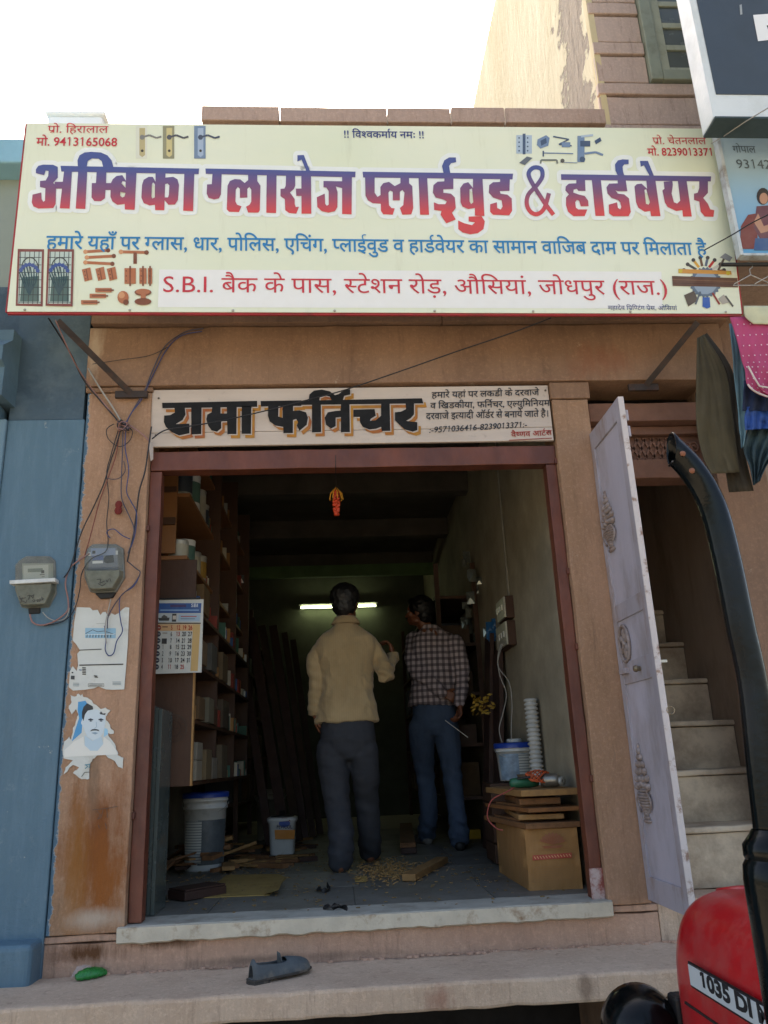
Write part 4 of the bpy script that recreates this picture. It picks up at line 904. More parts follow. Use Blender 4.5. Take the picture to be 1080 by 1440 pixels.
meter('dark smoky electricity meter on the stone pillar above a torn poster', (10, 750), 5.684, 3.735, True, False, dict(
    base=[(640, 120), (680, 85), (870, 85), (930, 120), (940, 350), (870, 470), (700, 475), (660, 465), (615, 350), (615, 180)],
    art=[([(655, 115), (880, 112), (885, 290), (650, 290)], '#6a7178'), ([(670, 120), (865, 118), (868, 175), (668, 178)], '#7f8ea4'), ([(680, 140), (706, 138), (706, 162), (680, 164)], '#16130f'), ([(868, 138), (886, 138), (886, 170), (868, 170)], '#c9cbc4'), ([(650, 152), (668, 152), (668, 180), (650, 180)], '#c9cbc4'),
         ([(680, 180), (770, 178), (770, 212), (680, 214)], '#4d6290'), ([(682, 222), (765, 218), (766, 238), (682, 242)], '#d0d2cc'), ([(770, 205), (790, 178), (850, 172), (856, 232), (800, 240), (775, 230)], '#22262a'), ([(672, 310), (845, 300), (840, 340), (680, 350)], '#55584f')],
    cover=[(650, 125), (690, 98), (865, 98), (915, 125), (925, 290), (625, 295), (628, 185)],
    hood=[(625, 305), (930, 300), (930, 350), (865, 460), (705, 468), (668, 460)],
    scrib=scr2, gland=[(700, 478), (870, 470), (840, 515), (740, 522)], strap=[]))

# ================================================================ torn posters on the pillar
PP = Plane((0, 3.7465, 2), (1, 0, 0), (0, 0, 1))
def Zp(pts): return [(80+x/5.758, 850+y/5.76) for x, y in pts]
po = thing('torn_notice', 'torn white printed notice with a small blue building picture on the pillar', 'poster', (-1.05, 3.747, 1.95))
sheet = Zp([(160, 22), (268, 26), (290, 48), (330, 44), (352, 86), (372, 62), (395, 60), (412, 95), (430, 90), (440, 70), (470, 85), (500, 70), (530, 40), (555, 22), (586, 26), (575, 300), (562, 480), (545, 688), (455, 692), (395, 688), (335, 664), (300, 680), (220, 692), (130, 698), (96, 670), (106, 540), (128, 500), (160, 540), (172, 490), (165, 400), (188, 372), (155, 320), (128, 292), (140, 150)])
def ragged(pts, amp_=.8, n=3, seed=1):
    rnd = random.Random(seed); out = []
    for i in range(len(pts)):
        a = pts[i]; b = pts[(i+1) % len(pts)]
        for t in range(n): f = t/n; out.append((a[0]+(b[0]-a[0])*f+(rnd.uniform(-amp_, amp_) if t else 0), a[1]+(b[1]-a[1])*f+(rnd.uniform(-amp_, amp_) if t else 0)))
    return out
MB().poly([PP.pix(*p, off=.0012) for p in sheet], depth=V3((0, -.001, 0))).build('paper', mat('white_poster_paper', '#c9cbc4', rough=.75, var=.06, scale=8, dirt='#a79a86', dscale=7, dlo=.55, dhi=.8), po)
A = Art(PP, .0016)
def zr(x0, y0, x1, y1, c): A.poly(Zp([(x0, y0), (x1, y0+2), (x1-2, y1+2), (x0-2, y1)]), c)
zr(230, 190, 478, 272, '#86aec2')
A.line(Zp([(232, 236), (290, 205), (330, 222), (380, 215), (474, 244)]), .8, '#1d2a36'); A.line(Zp([(232, 246), (474, 240)]), .7, '#e2e6e4')
for i in range(9): A.line(Zp([(245+i*24, 245), (243+i*24, 268)]), 1.1, '#16202c')
A.line(Zp([(320, 154), (390, 154)]), .4, '#7d8480')
A.line(Zp([(182, 370), (362, 362)]), 1.3, '#3c4040'); A.line(Zp([(182, 492), (538, 484)]), 1.7, '#26292c')
for i in range(5): zr(206, 508+i*13, 236, 516+i*13, '#33363a')
zr(114, 576, 144, 606, '#3a3d40'); zr(120, 546, 134, 556, '#222'); zr(180, 526, 202, 534, '#4c6f95'); zr(300, 574, 328, 582, '#333638'); zr(306, 584, 334, 592, '#333638')
for y in (634, 645, 656): A.line(Zp([(130, y+3), (180, y+4)]), .6, '#4c6f80'); A.line(Zp([(450, y-6), (518, y-6)]), .6, '#4c6f80')
A.line(Zp([(254, 642), (380, 642), (380, 664), (254, 666), (254, 642)]), .5, '#44484a'); A.line(Zp([(262, 654), (370, 653)]), 1.0, '#55595a')
A.build('print', po)
po = thing('torn_portrait_poster', 'torn blue and white portrait poster of a moustached man on the lower pillar', 'poster', (-1.1, 3.747, 1.6))
face = ragged(Zp([(110, 735), (150, 745), (175, 722), (190, 745), (210, 720), (215, 750), (260, 765), (320, 815), (350, 845), (395, 835), (432, 855), (405, 900), (395, 925), (420, 960), (440, 1010), (462, 1040), (440, 1050), (415, 1045), (430, 1080), (470, 1130), (490, 1190), (500, 1225), (538, 1240), (532, 1330), (500, 1318), (470, 1270), (420, 1245), (390, 1215), (330, 1222), (290, 1250), (268, 1300), (262, 1412), (200, 1416), (130, 1365), (180, 1320), (130, 1300), (55, 1375), (70, 1320), (130, 1262), (60, 1248), (48, 1220), (60, 1110), (100, 1070), (115, 1100), (130, 1000), (165, 920), (170, 880), (150, 850), (120, 890), (95, 840), (120, 790)]), 1.0, 3, 5)
MB().poly([PP.pix(*p, off=.0012) for p in face], depth=V3((0, -.001, 0))).build('paper', mat('white_poster_paper', '#c9cbc4'), po)
A = Art(PP, .0016)
A.poly(Zp([(172, 790), (230, 780), (245, 800), (215, 860), (200, 1040), (120, 1110), (150, 1010), (180, 920), (168, 860)]), '#3d8fc0'); A.poly(Zp([(385, 1000), (410, 1010), (415, 1050), (380, 1075)]), '#8fc0da')
A.poly(Zp([(215, 900), (240, 850), (330, 850), (390, 900), (392, 960), (375, 1040), (340, 1090), (290, 1100), (245, 1070), (215, 1000), (195, 960)]), '#c3d0d6')
A.poly(Zp([(225, 1060), (290, 1105), (360, 1070), (375, 1130), (330, 1185), (270, 1185), (225, 1140)]), '#b0c6d2')
A.poly(Zp([(60, 1180), (140, 1110), (215, 1070), (225, 1140), (270, 1185), (330, 1185), (375, 1130), (378, 1070), (430, 1110), (480, 1180), (490, 1215), (60, 1235)]), '#d9d8d0')
A.poly(Zp([(203, 870), (215, 830), (245, 800), (290, 825), (295, 850), (250, 860), (228, 890), (215, 945), (203, 915)]), '#1b1e24'); A.poly(Zp([(345, 880), (358, 866), (372, 884), (395, 880), (390, 896), (352, 890)]), '#2b2f36')
for x in (252, 335): A.poly(Zp([(x, 930), (x+22, 922), (x+44, 932), (x+42, 938), (x+4, 938)]), '#2c3540'); A.poly(Zp([(x+8, 943), (x+22, 938), (x+38, 944), (x+22, 950)]), '#35414e')
A.line(Zp([(318, 950), (322, 990), (300, 1008)]), .7, '#8aa6b6')
A.poly(Zp([(266, 1028), (285, 1011), (315, 1009), (336, 1014), (346, 1028), (320, 1021), (290, 1022)]), '#20252c'); A.poly(Zp([(278, 1040), (310, 1034), (335, 1042), (310, 1054)]), '#7c98aa')
A.line(Zp([(225, 1300), (250, 1296), (270, 1292)]), 1.1, '#2d7f93'); A.line(Zp([(232, 1300), (250, 1312), (228, 1330)]), 1.1, '#2d7f93'); A.line(Zp([(262, 1294), (262, 1325)]), 1.1, '#2d7f93'); A.line(Zp([(200, 1395), (225, 1360), (262, 1358)]), .9, '#34433a')
A.build('portrait_print', po)
A = Art(Plane((0, 3.7465, 2), (1, 0, 0), (0, 0, 1)), .001)       # pencilled scrawl on the stone
A.line([(130, 1139), (148, 1137), (165, 1134)], .8, '#4a3a30'); A.line([(136, 1140), (141, 1146), (137, 1152), (142, 1150), (145, 1139)], .7, '#4a3a30'); A.line([(150, 1137), (151, 1150)], .7, '#4a3a30'); A.line([(138, 1160), (140, 1165)], .8, '#4a3a30'); A.line([(148, 1157), (150, 1166)], .8, '#4a3a30')
tag(A.build('pencil_scrawl'), 'pencilled scrawl on the stone pillar below the portrait poster', 'writing')

# ================================================================ wires
W_ = {'black': mat('black_wire', '#1b1a1c', rough=.5, bump=0), 'purple': mat('violet_wire', '#46424f', rough=.5, bump=0), 'blue': mat('blue_wire', '#323e6e', rough=.5, bump=0), 'pink': mat('dusty_pink_wire', '#97706a', rough=.6, bump=0), 'red': mat('red_brown_wire', '#7b3a2c', rough=.6, bump=0), 'white': mat('grey_white_wire', '#a09c94', rough=.6, bump=0)}
def wpx(pts, base=3.735, var=.012, seed=0):
    rnd = random.Random(seed); return [aty(x, y, (yy[0] if yy else base)-rnd.uniform(.002, var)) for x, y, *yy in pts]
wl = [
 ('black', 3.2, [(68, 447, 3.40), (98, 495, 3.60), (118, 535, 3.70), (140, 562), (160, 585), (172, 600)], 'dark wire slanting from under the sign to the pillar knot'),
 ('pink', 2.6, [(78, 450, 3.40), (104, 508, 3.62), (128, 545), (150, 572), (170, 597)], 'dusty pink wire running beside the dark wire to the knot'),
 ('white', 3.6, [(124, 518), (140, 545), (158, 572), (170, 592)], 'short pale cord from the strut plate to the knot'),
 ('purple', 2.8, [(286, 462, 3.70), (260, 467), (232, 487), (215, 520), (204, 548), (188, 575), (174, 600)], 'violet wire rising from the knot across the lintel'),
 ('blue', 2.4, [(284, 466, 3.70), (255, 472), (234, 492), (212, 534), (200, 560), (184, 582), (175, 601)], 'blue wire twisted beside the violet lintel wire'),
 ('black', 1.4, [(130, 512, 3.73), (170, 506, 3.73), (210, 500, 3.73), (236, 488, 3.73)], 'thin dark wire lying across the left end of the lintel'),
 ('black', 2.6, [(170, 604), (162, 630), (155, 650), (146, 680), (132, 712), (116, 745), (106, 775), (98, 800), (90, 812, 3.72)], 'black wire running from the knot down towards the blue wall'),
 ('red', 2.0, [(168, 606), (163, 640), (152, 672), (140, 705), (132, 735), (124, 765), (118, 785)], 'red brown wire dropping from the knot to the dark meter'),
 ('black', 2.0, [(166, 606), (156, 640), (150, 665), (153, 700), (150, 735), (152, 760), (148, 776), (128, 786), (115, 806), (112, 830), (104, 858), (88, 874), (62, 880)], 'black wire looping from the knot past the dark meter'),
 ('pink', 3.0, [(126, 778), (108, 790), (98, 800), (92, 820), (96, 845), (94, 860), (76, 874), (58, 879), (46, 875), (42, 864)], 'dusty pink wire looping between the two meters'),
 ('white', 1.8, [(60, 861), (68, 869), (80, 873), (92, 869), (98, 855)], 'thin pale wire curling under the cream meter'),
 ('purple', 2.4, [(173, 606), (172, 640), (171, 668), (171, 700), (180, 722), (188, 742), (186, 760), (180, 778)], 'violet wire hanging from the knot beside the red tag'),
 ('blue', 2.2, [(177, 604), (176, 630), (181, 660), (178, 690), (184, 705), (192, 722), (190, 750), (184, 770)], 'blue wire hanging from the knot to the pillar edge'),
 ('black', 3.2, [(213, 600), (209, 628), (204, 662), (196, 690), (192, 720), (188, 750), (182, 776), (179, 790)], 'thick black cable running down the inner pillar edge'),
 ('blue', 2.0, [(155, 757), (150, 748), (160, 744), (172, 753), (183, 758)], 'small blue wire loop above the dark meter'),
 ('purple', 2.2, [(180, 790), (192, 800), (197, 806), (188, 822), (172, 836), (160, 852), (152, 868), (151, 884)], 'violet wire curling from the dark meter over the notice'),
 ('blue', 2.2, [(197, 808), (188, 824), (170, 838), (168, 858), (170, 875), (172, 888), (164, 902), (160, 918), (153, 922), (148, 914), (149, 900), (147, 880)], 'blue wire hooked in a loop over the white notice'),
 ('white', 2.2, [(156, 842), (152, 860), (148, 880), (150, 905)], 'frayed pale cord hanging over the white notice'),
 ('pink', 3.2, [(178, 596), (190, 603), (204, 614), (211, 622)], 'frayed pink end tied to the board corner'),
 ('black', 2.6, [(214, 617, 3.70), (232, 605, 3.73), (262, 600, 3.73), (310, 592, 3.73), (372, 578, 3.73), (430, 563, 3.72), (486, 548, 3.70), (560, 523, 3.68), (640, 495, 3.62), (720, 468, 3.55), (775, 447, 3.48)], 'black cable crossing the painted board up to the big sign'),
 ('black', 1.6, [(472, 640, 3.77), (472, 662, 3.80), (473, 690, 4.0)], 'black string hanging the ornament from the doorway'),
 ('white', 2.2, [(1000, 202, 3.3), (1020, 190, 3.1), (1050, 170, 3.0), (1100, 140, 2.8)], 'pale cable rising to the right above the blue banner'),
 ('black', 2.6, [(990, 352, 3.33), (1030, 330, 3.25), (1060, 312, 3.2), (1110, 288, 3.1)], 'black cable crossing the blue banner'),
 ('black', 1.8, [(160, 596), (150, 604), (153, 618), (168, 628), (182, 620), (186, 606), (176, 598)], 'black loop of wire around the knot'),
 ('purple', 1.6, [(150, 672), (158, 674), (168, 672), (176, 662), (174, 648)], 'violet wire hooked sideways below the knot'),
]
for i, (c, w, pts, lab) in enumerate(wl):
    wire('wire' if 'cable' not in lab else 'cable', wpx(pts, seed=i), w*.00122, W_[c], label=lab, cat='wire', group='loose wires on the front')
kn = MB(); c = aty(173, 599, 3.715); rnd = random.Random(3)
for i in range(7):
    pts = [c+V3((.026*math.cos(t+i)*rnd.uniform(.7, 1.2), -.012*math.sin(t*1.7+i), .024*math.sin(t+i*.4)*rnd.uniform(.7, 1.2))) for t in [q*PI/5 for q in range(11)]]
    kn.tube(smooth_pts(pts, 3), .0028, 5, mi=i % 3)
tag(kn.build('wire_knot', [W_['pink'], W_['purple'], W_['black']]), 'tangled knot where the pillar wires are twisted together', 'wire knot')
c = aty(167, 715, 3.73); mb = MB()
for dz, s_ in ((.018, .012), (-.012, .013)): mb.tube([c+V3((s_*math.cos(t), -.006, dz+s_*1.2*math.sin(t))) for t in [2*PI*q/10 for q in range(11)]], .006, 6)
mb.box((c.x-.008, c.y-.012, c.z-.03), (c.x+.008, c.y, c.z+.035))
tag(mb.build('red_tag', mat('dark_red_thread', '#6e1f18', rough=.8)), 'small dark red charm nailed to the pillar above the meter', 'charm')
p = aty(212, 622, 3.725); MB_ = MB().poly([p+V3((-.012, 0, 0)), p+V3((.012, 0, .004)), p+V3((.016, 0, -.09)), p+V3((.004, 0, -.10))], depth=V3((0, -.002, 0)))
tag(MB_.build('cloth_strip', mat('pale_cloth', '#a89c94')), 'torn pale cloth strip hanging at the board corner', 'cloth')

# hanging charm in the doorway
c = aty(473, 708, 4.0); ch = thing('door_charm', 'small red and orange charm hanging on a string in the doorway', 'charm', c-V3((0, 0, .08)))
mb = MB()
for i, (dz, r) in enumerate(((.075, .012), (.05, .018), (.02, .024), (-.01, .026), (-.035, .02), (-.06, .014))):
    for q in range(7): a = 2*PI*q/7+i; mb.lathe([(0, .012), (.009, .006), (.010, 0), (.007, -.008), (0, -.012)], c+V3((r*.45*math.cos(a), r*.45*math.sin(a), dz*.85+.008*math.sin(q*3+i))), (math.cos(a), math.sin(a), .2), 6)
mb.build('bead_cluster', mat('orange_red_beads', '#c8401c', rough=.5, var=.4, scale=60), ch)
mb = MB(); 
for q in range(9): a = 2*PI*q/9; mb.tube([c+V3((0, 0, .09)), c+V3((.03*math.cos(a), .03*math.sin(a), .055)), c+V3((.036*math.cos(a), .036*math.sin(a), .02))], .003, 5)
mb.build('thread_fringe', mat('yellow_thread', '#c98a20'), ch)

# ================================================================ shoe, bottle on the ledge
LZ = .7215
a = atz(352, 1385, LZ); b = atz(430, 1366, LZ); d = (b-a); L = d.length; d.normalize(); sdv = V3((-d.y, d.x, 0)); L = .27
sh = thing('old_shoe', 'worn grey blue leather slip on shoe lying on the ledge with its toe pointing right', 'shoe', a+d*L*.5)
M_SHOE = mat('worn_grey_leather', '#4b5358', rough=.65, var=.3, scale=14, dirt='#7a7468', dscale=10, dlo=.5, dhi=.75)
def shoe_ring(t, inner=0):
    w = [.016, .036, .034, .036, .043, .047, .042, .026][t]; h = [.052, .074, .072, .062, .060, .052, .042, .026][t]
    return w-inner, h
mb = MB(); prof = []; n = 16; ts = [0, .012, .05, .10, .15, .20, .245, .268]
rings = []
for t in range(8):
    w, h = shoe_ring(t); c = a+d*ts[t]; rings.append([c+sdv*w*math.cos(q)+V3((0, 0, .016+h*max(0, math.sin(q))*.98)) if math.sin(q) > 0 else c+sdv*w*math.cos(q)+V3((0, 0, .016)) for q in [PI*2*k_/n for k_ in range(n)]])
vs = [v for r in rings for v in r]; fs = []
for t in range(7):
    for k_ in range(n):
        mid = 2*PI*(k_+.5)/n
        if t in (1, 2, 3) and 2.4 > ((mid) % (2*PI)) > .75: continue
        fs.append((t*n+k_, t*n+(k_+1) % n, (t+1)*n+(k_+1) % n, (t+1)*n+k_))
fs.append(tuple(range(7*n, 8*n))); fs.append(tuple(range(n-1, n//2, -1)) + (n//2,)) 
mb.add(vs, fs, True); up_ = mb.build('shoe_upper', M_SHOE, sh, weld=True); sf = up_.modifiers.new('thick', 'SOLIDIFY'); sf.thickness = .004; ss = up_.modifiers.new('s', 'SUBSURF'); ss.levels = ss.render_levels = 2
mb = MB(); pts = []
outl = [(0, -.030), (-.008, 0), (0, .030), (.05, .036), (.10, .037), (.16, .046), (.20, .048), (.245, .040), (.275, .018), (.28, 0), (.275, -.018), (.245, -.040), (.20, -.048), (.16, -.046), (.10, -.037), (.05, -.036)]
mb.poly([a+d*x+sdv*y+V3((0, 0, .018)) for x, y in outl], depth=V3((0, 0, .009))).build('shoe_sole', mat('dark_sole', '#3a3632', rough=.8, dirt='#7a7062', dscale=12), sh, bevel=.002)
MB().poly([a+d*x+sdv*y+V3((0, 0, .0085)) for x, y in outl[:4]+[(.07, .034), (.07, -.034)]+outl[-1:]], depth=V3((0, 0, .0095))).build('shoe_heel', mat('dark_sole', '#3a3632'), sh, bevel=.002)
c = a+d*.135+V3((0, 0, .05)); MB().poly([c-sdv*.022, c+d*.025-sdv*.02+V3((0, 0, .004)), c+d*.03+sdv*.02+V3((0, 0, .004)), c+sdv*.022, c-d*.012+sdv*.004+V3((0, 0, .045)), c-d*.006-sdv*.010+V3((0, 0, .038))], depth=V3((0, 0, .003))).build('shoe_tongue', M_SHOE, sh, bevel=.001)
MB().tube([a+d*.03+V3((0, 0, .024)), a+d*.13+V3((0, 0, .022))], [(.024, .006), (.026, .006)], 10, up=sdv).build('insole', mat('brown_insole', '#7a5a44'), sh)
c0 = atz(106, 1380, LZ); c1 = atz(145, 1372, LZ); gd = (c1-c0).normalized()
pk = thing('green_plastic_pouch', 'small crumpled green plastic pouch lying at the left end of the ledge', 'litter', (c0+c1)/2)
mb = MB(); mb.tube(smooth_pts([c0+V3((0, 0, .012)), c0+gd*.02+V3((0, 0, .016)), c0+gd*.06+V3((0, 0, .019)), c0+gd*.10+V3((0, 0, .016)), c0+gd*.125+V3((0, 0, .010))], 4), [(.010+.016*math.sin(PI*min(1, max(0, i/16)))+.002*math.sin(i*2.1), .008+.008*math.sin(PI*i/16)) for i in range(17)], 12)
mb.build('pouch', mat('glossy_green_plastic', '#1c7a36', rough=.3, var=.35, scale=40), pk)
mb = MB(); p = c0+V3((-.03, .03, .008)); mb.add([p, p+gd*.13+V3((0, .01, 0)), p+gd*.12+V3((0, .05, .03)), p+gd*.01+V3((0, .05, .028)), p+gd*.06+V3((0, .02, .02))], [(0, 1, 4), (1, 2, 4), (2, 3, 4), (3, 0, 4)])
k = NB('clear_film'); k.b.inputs['Base Color'].default_value = (.7, .72, .7, 1); k.b.inputs['Alpha'].default_value = .25; k.b.inputs['Roughness'].default_value = .2; mb.build('clear_film', k.m, pk)

# ================================================================ hanging clothes
def garment(name, label, m_, left, right, Y, parent=None, folds=5, depth=.02, rows=18, cols=36, dots=None, seed=0, hem=None):
    """cloth hanging between two edge lines (pixels of the fitted view) at distance Y, with folds"""
    L_ = smooth_pts([(x, y, 0) for x, y in left], 6); R_ = smooth_pts([(x, y, 0) for x, y in right], 6)
    def at(u, v):
        a = L_[min(len(L_)-1, int(u*(len(L_)-1)))]; b = R_[min(len(R_)-1, int(u*(len(R_)-1)))]
        ia = u*(len(L_)-1); k0 = int(ia); f = ia-k0; a = L_[k0].lerp(L_[min(k0+1, len(L_)-1)], f); ib = u*(len(R_)-1); k0 = int(ib); f = ib-k0; b = R_[k0].lerp(R_[min(k0+1, len(R_)-1)], f)
        p = a.lerp(b, v); dy = depth*(math.sin(v*folds*2*PI+seed+u*2.5+1.3*mnoise.noise(V3((v*3, u*4, seed))))*(.3+.5*u)+.9*mnoise.noise(V3((v*6+seed, u*5, 0)))+.35*mnoise.noise(V3((v*15+seed, u*11, 3))))
        return aty(p.x, p.y, Y-dy)
    mb = MB(); vs = [at(i/rows, j/cols) for i in range(rows+1) for j in range(cols+1)]
    mb.add(vs, [(i*(cols+1)+j, i*(cols+1)+j+1, (i+1)*(cols+1)+j+1, (i+1)*(cols+1)+j) for i in range(rows) for j in range(cols)], True)
    o = mb.build(name, m_, parent); sf = o.modifiers.new('thick', 'SOLIDIFY'); sf.thickness = .004; sf.offset = 1
    if label: tag(o, label, 'clothes', 'clothes hung for sale at the right')
    return o, at
M_OLV = mat('olive_brown_cloth', '#4c4430', rough=.9, var=.25, scale=5, bump=.0015, bscale=220)
tr_ = thing('olive_trousers', 'faded olive brown trousers hanging folded beside the stair doorway', 'clothes', (1.72, 3.4, 2.6), 'clothes hung for sale at the right')
garment('trouser_leg', None, M_OLV, [(980, 476), (979, 540), (980, 600), (988, 640), (1000, 666)], [(990, 470), (1020, 520), (1030, 580), (1036, 630), (1040, 664)], 3.40, tr_, folds=1.3, depth=.010)
garment('trouser_leg', None, mat('shaded_olive_cloth', '#352d20', rough=.9, var=.25, bump=.0015, bscale=220), [(986, 474), (1000, 540), (1012, 610), (1020, 660), (1026, 692)], [(994, 468), (1030, 520), (1038, 580), (1046, 630), (1060, 690)], 3.44, tr_, folds=1.1, depth=.010, seed=2)  # rear leg: same cloth, its shade painted as a darker colour
garment('teal_scarf', 'narrow grey teal cloth hanging between the trousers and the pink top', mat('grey_teal_cloth', '#5d7d88', rough=.85, var=.15), [(1025, 455), (1030, 500), (1036, 560), (1040, 600), (1043, 630)], [(1040, 455), (1048, 500), (1050, 560), (1050, 600), (1046, 628)], 3.32, folds=1.2, depth=.012, cols=14)
pt = thing('pink_dotted_top', 'pink kurta with small white dots and white piping hanging at the right edge', 'clothes', (2.05, 3.2, 2.95), 'clothes hung for sale at the right')
o, fat = garment('kurta_body', None, mat('dusty_pink_cloth', '#b0456e', rough=.85, var=.15, scale=5), [(1026, 446), (1035, 475), (1043, 505), (1048, 520), (1050, 538), (1060, 550), (1078, 558)], [(1140, 440), (1142, 470), (1144, 500), (1146, 520), (1147, 540), (1148, 552), (1150, 562)], 3.22, pt, folds=5, depth=.014, rows=24, cols=60)
mb = MB()
for i in range(1, 13):
    for j in range(0, 12):
        u, v = i/13, (j+.3+(i % 2)*.5)/12.5; c = fat(u, v)+V3((0, -.003, 0)); e1 = (fat(u, v+.01)-fat(u, v)).normalized()*.0036; e2 = (fat(u+.01, v)-fat(u, v)).normalized()*.0036
        mb.add([c+e1*math.cos(t)+e2*math.sin(t)+V3((0, -.0015, 0)) for t in [PI*q/3 for q in range(6)]], [tuple(range(6))])
mb.build('white_dots', mat('white_dot_print', '#e2cfd6', bump=0), pt)
mb = MB(); mb.tube([fat(u, 0)+V3((0, -.003, 0)) for u in [.70+.3*q/12 for q in range(13)]]+[fat(1, v)+V3((0, -.003, 0)) for v in [q/20 for q in range(1, 21)]], .0045, 6)
mb.tube([aty(x, y, 3.20) for x, y in ((1052, 515), (1060, 530), (1068, 543), (1080, 545), (1100, 545))], .0045, 6)
mb.build('white_piping', mat('white_piping', '#cfc4c0'), pt)
garment('lace_yoke', None, mat('cream_lace', '#c4c3a2', rough=.8), [(1046, 430), (1048, 445), (1060, 455)], [(1140, 430), (1141, 445), (1142, 458)], 3.205, pt, folds=3, depth=.006, rows=6)
garment('navy_skirt', 'navy skirt hanging below the pink dotted kurta', mat('navy_cloth', '#1c2c4c', rough=.85), [(1046, 535), (1046, 555), (1045, 577)], [(1140, 535), (1141, 556), (1142, 578)], 3.30, folds=6, depth=.014, rows=8)
garment('royal_blue_frill', 'bright blue frilled cloth under the navy skirt', mat('royal_blue_cloth', '#27509a', rough=.7), [(1050, 572), (1048, 588), (1049, 604)], [(1140, 572), (1143, 590), (1140, 600)], 3.31, folds=9, depth=.02, rows=8)
garment('dark_teal_cloth', 'dark teal cloth hanging lowest beside the olive trousers', mat('dark_teal_cloth', '#2c4148', rough=.85), [(1052, 600), (1046, 630), (1056, 660), (1060, 682)], [(1110, 600), (1095, 630), (1078, 655), (1068, 676)], 3.36, folds=4, depth=.03, rows=12)
rd = MB(); za = aty(1059, 372, 3.34).z; rd.tube([(1.97, 3.34, za), (3.2, 3.34, za)], .010, 8)
tag(rd.build('clothes_rail', M_BLACK), 'dark rail under the blue banner that the clothes hang from', 'rail')
for i, (hx_, hy_) in enumerate(((1059, 404), (1088, 404))):
    c = aty(hx_, hy_, 3.34); c.z = za-.09
    pts = [c+V3((.0, 0, .105)), c+V3((.018, 0, .10)), c+V3((.018, 0, .075)), c+V3((0, 0, .062)), c+V3((0, 0, .03)), c+V3((-.09, 0, -.02)), c+V3((-.10, 0, -.03)), c+V3((.10, 0, -.03)), c+V3((.09, 0, -.02)), c+V3((0, 0, .03))]
    o = MB().tube(pts, .0028, 6).build('wire_hanger', mat('pale_wire', '#b0aca4', metal=.5, rough=.4)); tag(o, ('wire hanger on the rail just right of the big sign', 'wire hanger on the rail at the right edge')[i], 'hanger', 'wire hangers')

# ================================================================ red tractor
tcx = 1.057; TX0, TX1 = .842, 1.272
tt = thing('red_tractor', 'red tractor bonnet with white number badge and black exhaust pipe at the lower right', 'tractor', (tcx, 1.7, 0))
k = NB('red_tractor_paint'); b_ = k.mix(k.ramp(k.noise(3, 5, .6), .3, .7), hx('#b3141c'), hx('#98101a')); b_ = k.mix(k.ramp(k.noise(220, 2, .6), .72, .80, 0, .6), b_, hx('#b8a49c')); b_ = k.mix(k.ramp(k.noise(6, 8, .75), .45, .75, 0, .45), b_, hx('#a8706a')); b_ = k.mix(k.ramp(k.noise(38, 7, .8, stretch=(1, .3, 1)), .66, .70, 0, .7), b_, hx('#7a4a42'))
k.l(b_, k.b.inputs['Base Color']); k.l(k.ramp(k.noise(5, 6, .7), .3, .7, .28, .5), k.b.inputs['Roughness']); k.b.inputs['Coat Weight'].default_value = .3; k.b.inputs['Coat Roughness'].default_value = .25; M_TR = k.m
ys = [.9, 1.2, 1.5, 1.7, 1.9, 2.05, 2.15, 2.23, 2.29, 2.34, 2.37, 2.385]; YN = 2.385; R_ = .18
mb = MB(); n = 40; vs = []; zbot, ztop = .62, 1.155
for y in ys:
    q = max(0, y-(YN-R_)); ins = R_-math.sqrt(max(0, R_*R_-q*q)); hw = (TX1-TX0)/2-ins*.95
    for i in range(n+1):
        t = i/n; a = PI*t        # arch over the top: superellipse
        ex = .62; cx_, sz = -math.cos(a), math.sin(a)
        x = tcx+hw*math.copysign(abs(cx_)**ex, cx_); z = .90+(ztop-ins*.75-.90)*abs(sz)**.80
        vs.append((x, y, z))
m1 = n+1; fs = [(i*m1+j, i*m1+j+1, (i+1)*m1+j+1, (i+1)*m1+j) for i in range(len(ys)-1) for j in range(n)]
fs.append(tuple((len(ys)-1)*m1+j for j in range(m1)))
mb.add(vs, fs, True)
# side skirts
for sx in (0, n):
    for i in range(len(ys)-1):
        a = V3(vs[i*m1+sx]); b = V3(vs[(i+1)*m1+sx]); mb.add([a, b, (b.x, b.y, zbot), (a.x, a.y, zbot)], [(0, 1, 2, 3)], True)
a = V3(vs[(len(ys)-1)*m1]); b = V3(vs[(len(ys)-1)*m1+n]); mb.add([a, b, (b.x, b.y, zbot), (a.x, a.y, zbot)], [(0, 1, 2, 3)])
mb.build('bonnet', M_TR, tt, weld=True)
MB().lathe([(0, .012), (.02, .012), (.022, .006), (.022, 0)], aty(1036, 1278, 2.12), (-.3, 0, 1), 10).build('bonnet_bolt', mat('dull_grey_bolt', '#8a7c78', metal=.3), tt)
mb = MB(); mb.lathe([(.058, 0), (.060, .012), (.052, .022), (0, .026)], (tcx-.01, 2.26, 1.128), (0, .2, 1), 24); mb.build('filler_cap', M_TR, tt)
BPn = Plane((TX0-.0015, 1.9, 1.0), (0, 1, 0), (0, 0, 1))
cr = [BPn.pix(*p, off=.002) for p in ((971, 1356), (973, 1384))]
zt_, zb_ = cr[0].z, cr[1].z; yl = (cr[0].y+cr[1].y)/2
bg_ = MB().box((TX0-.007, yl-.62, zb_-.006), (TX0-.002, yl+.004, zt_+.006)).build('number_badge', mat('black_badge_edge', '#14141a', rough=.35), tt, bevel=.002)
MB().box((TX0-.0085, yl-.615, zb_), (TX0-.0072, yl, zt_)).build('badge_plate', mat('silver_white_badge', '#b9c3c9', rough=.35, var=.05, bump=0), bg_)
load_glyphs(sorted(set('1035DIM')), .05); digit_one(.05)
Lp = V3((TX0-.0088, yl-.06, zb_+.012)); gl, wd = layout('1035 DI M', .05); sx_ = .33/wd; hz = (zt_-zb_)*.74/.72; mb = MB()
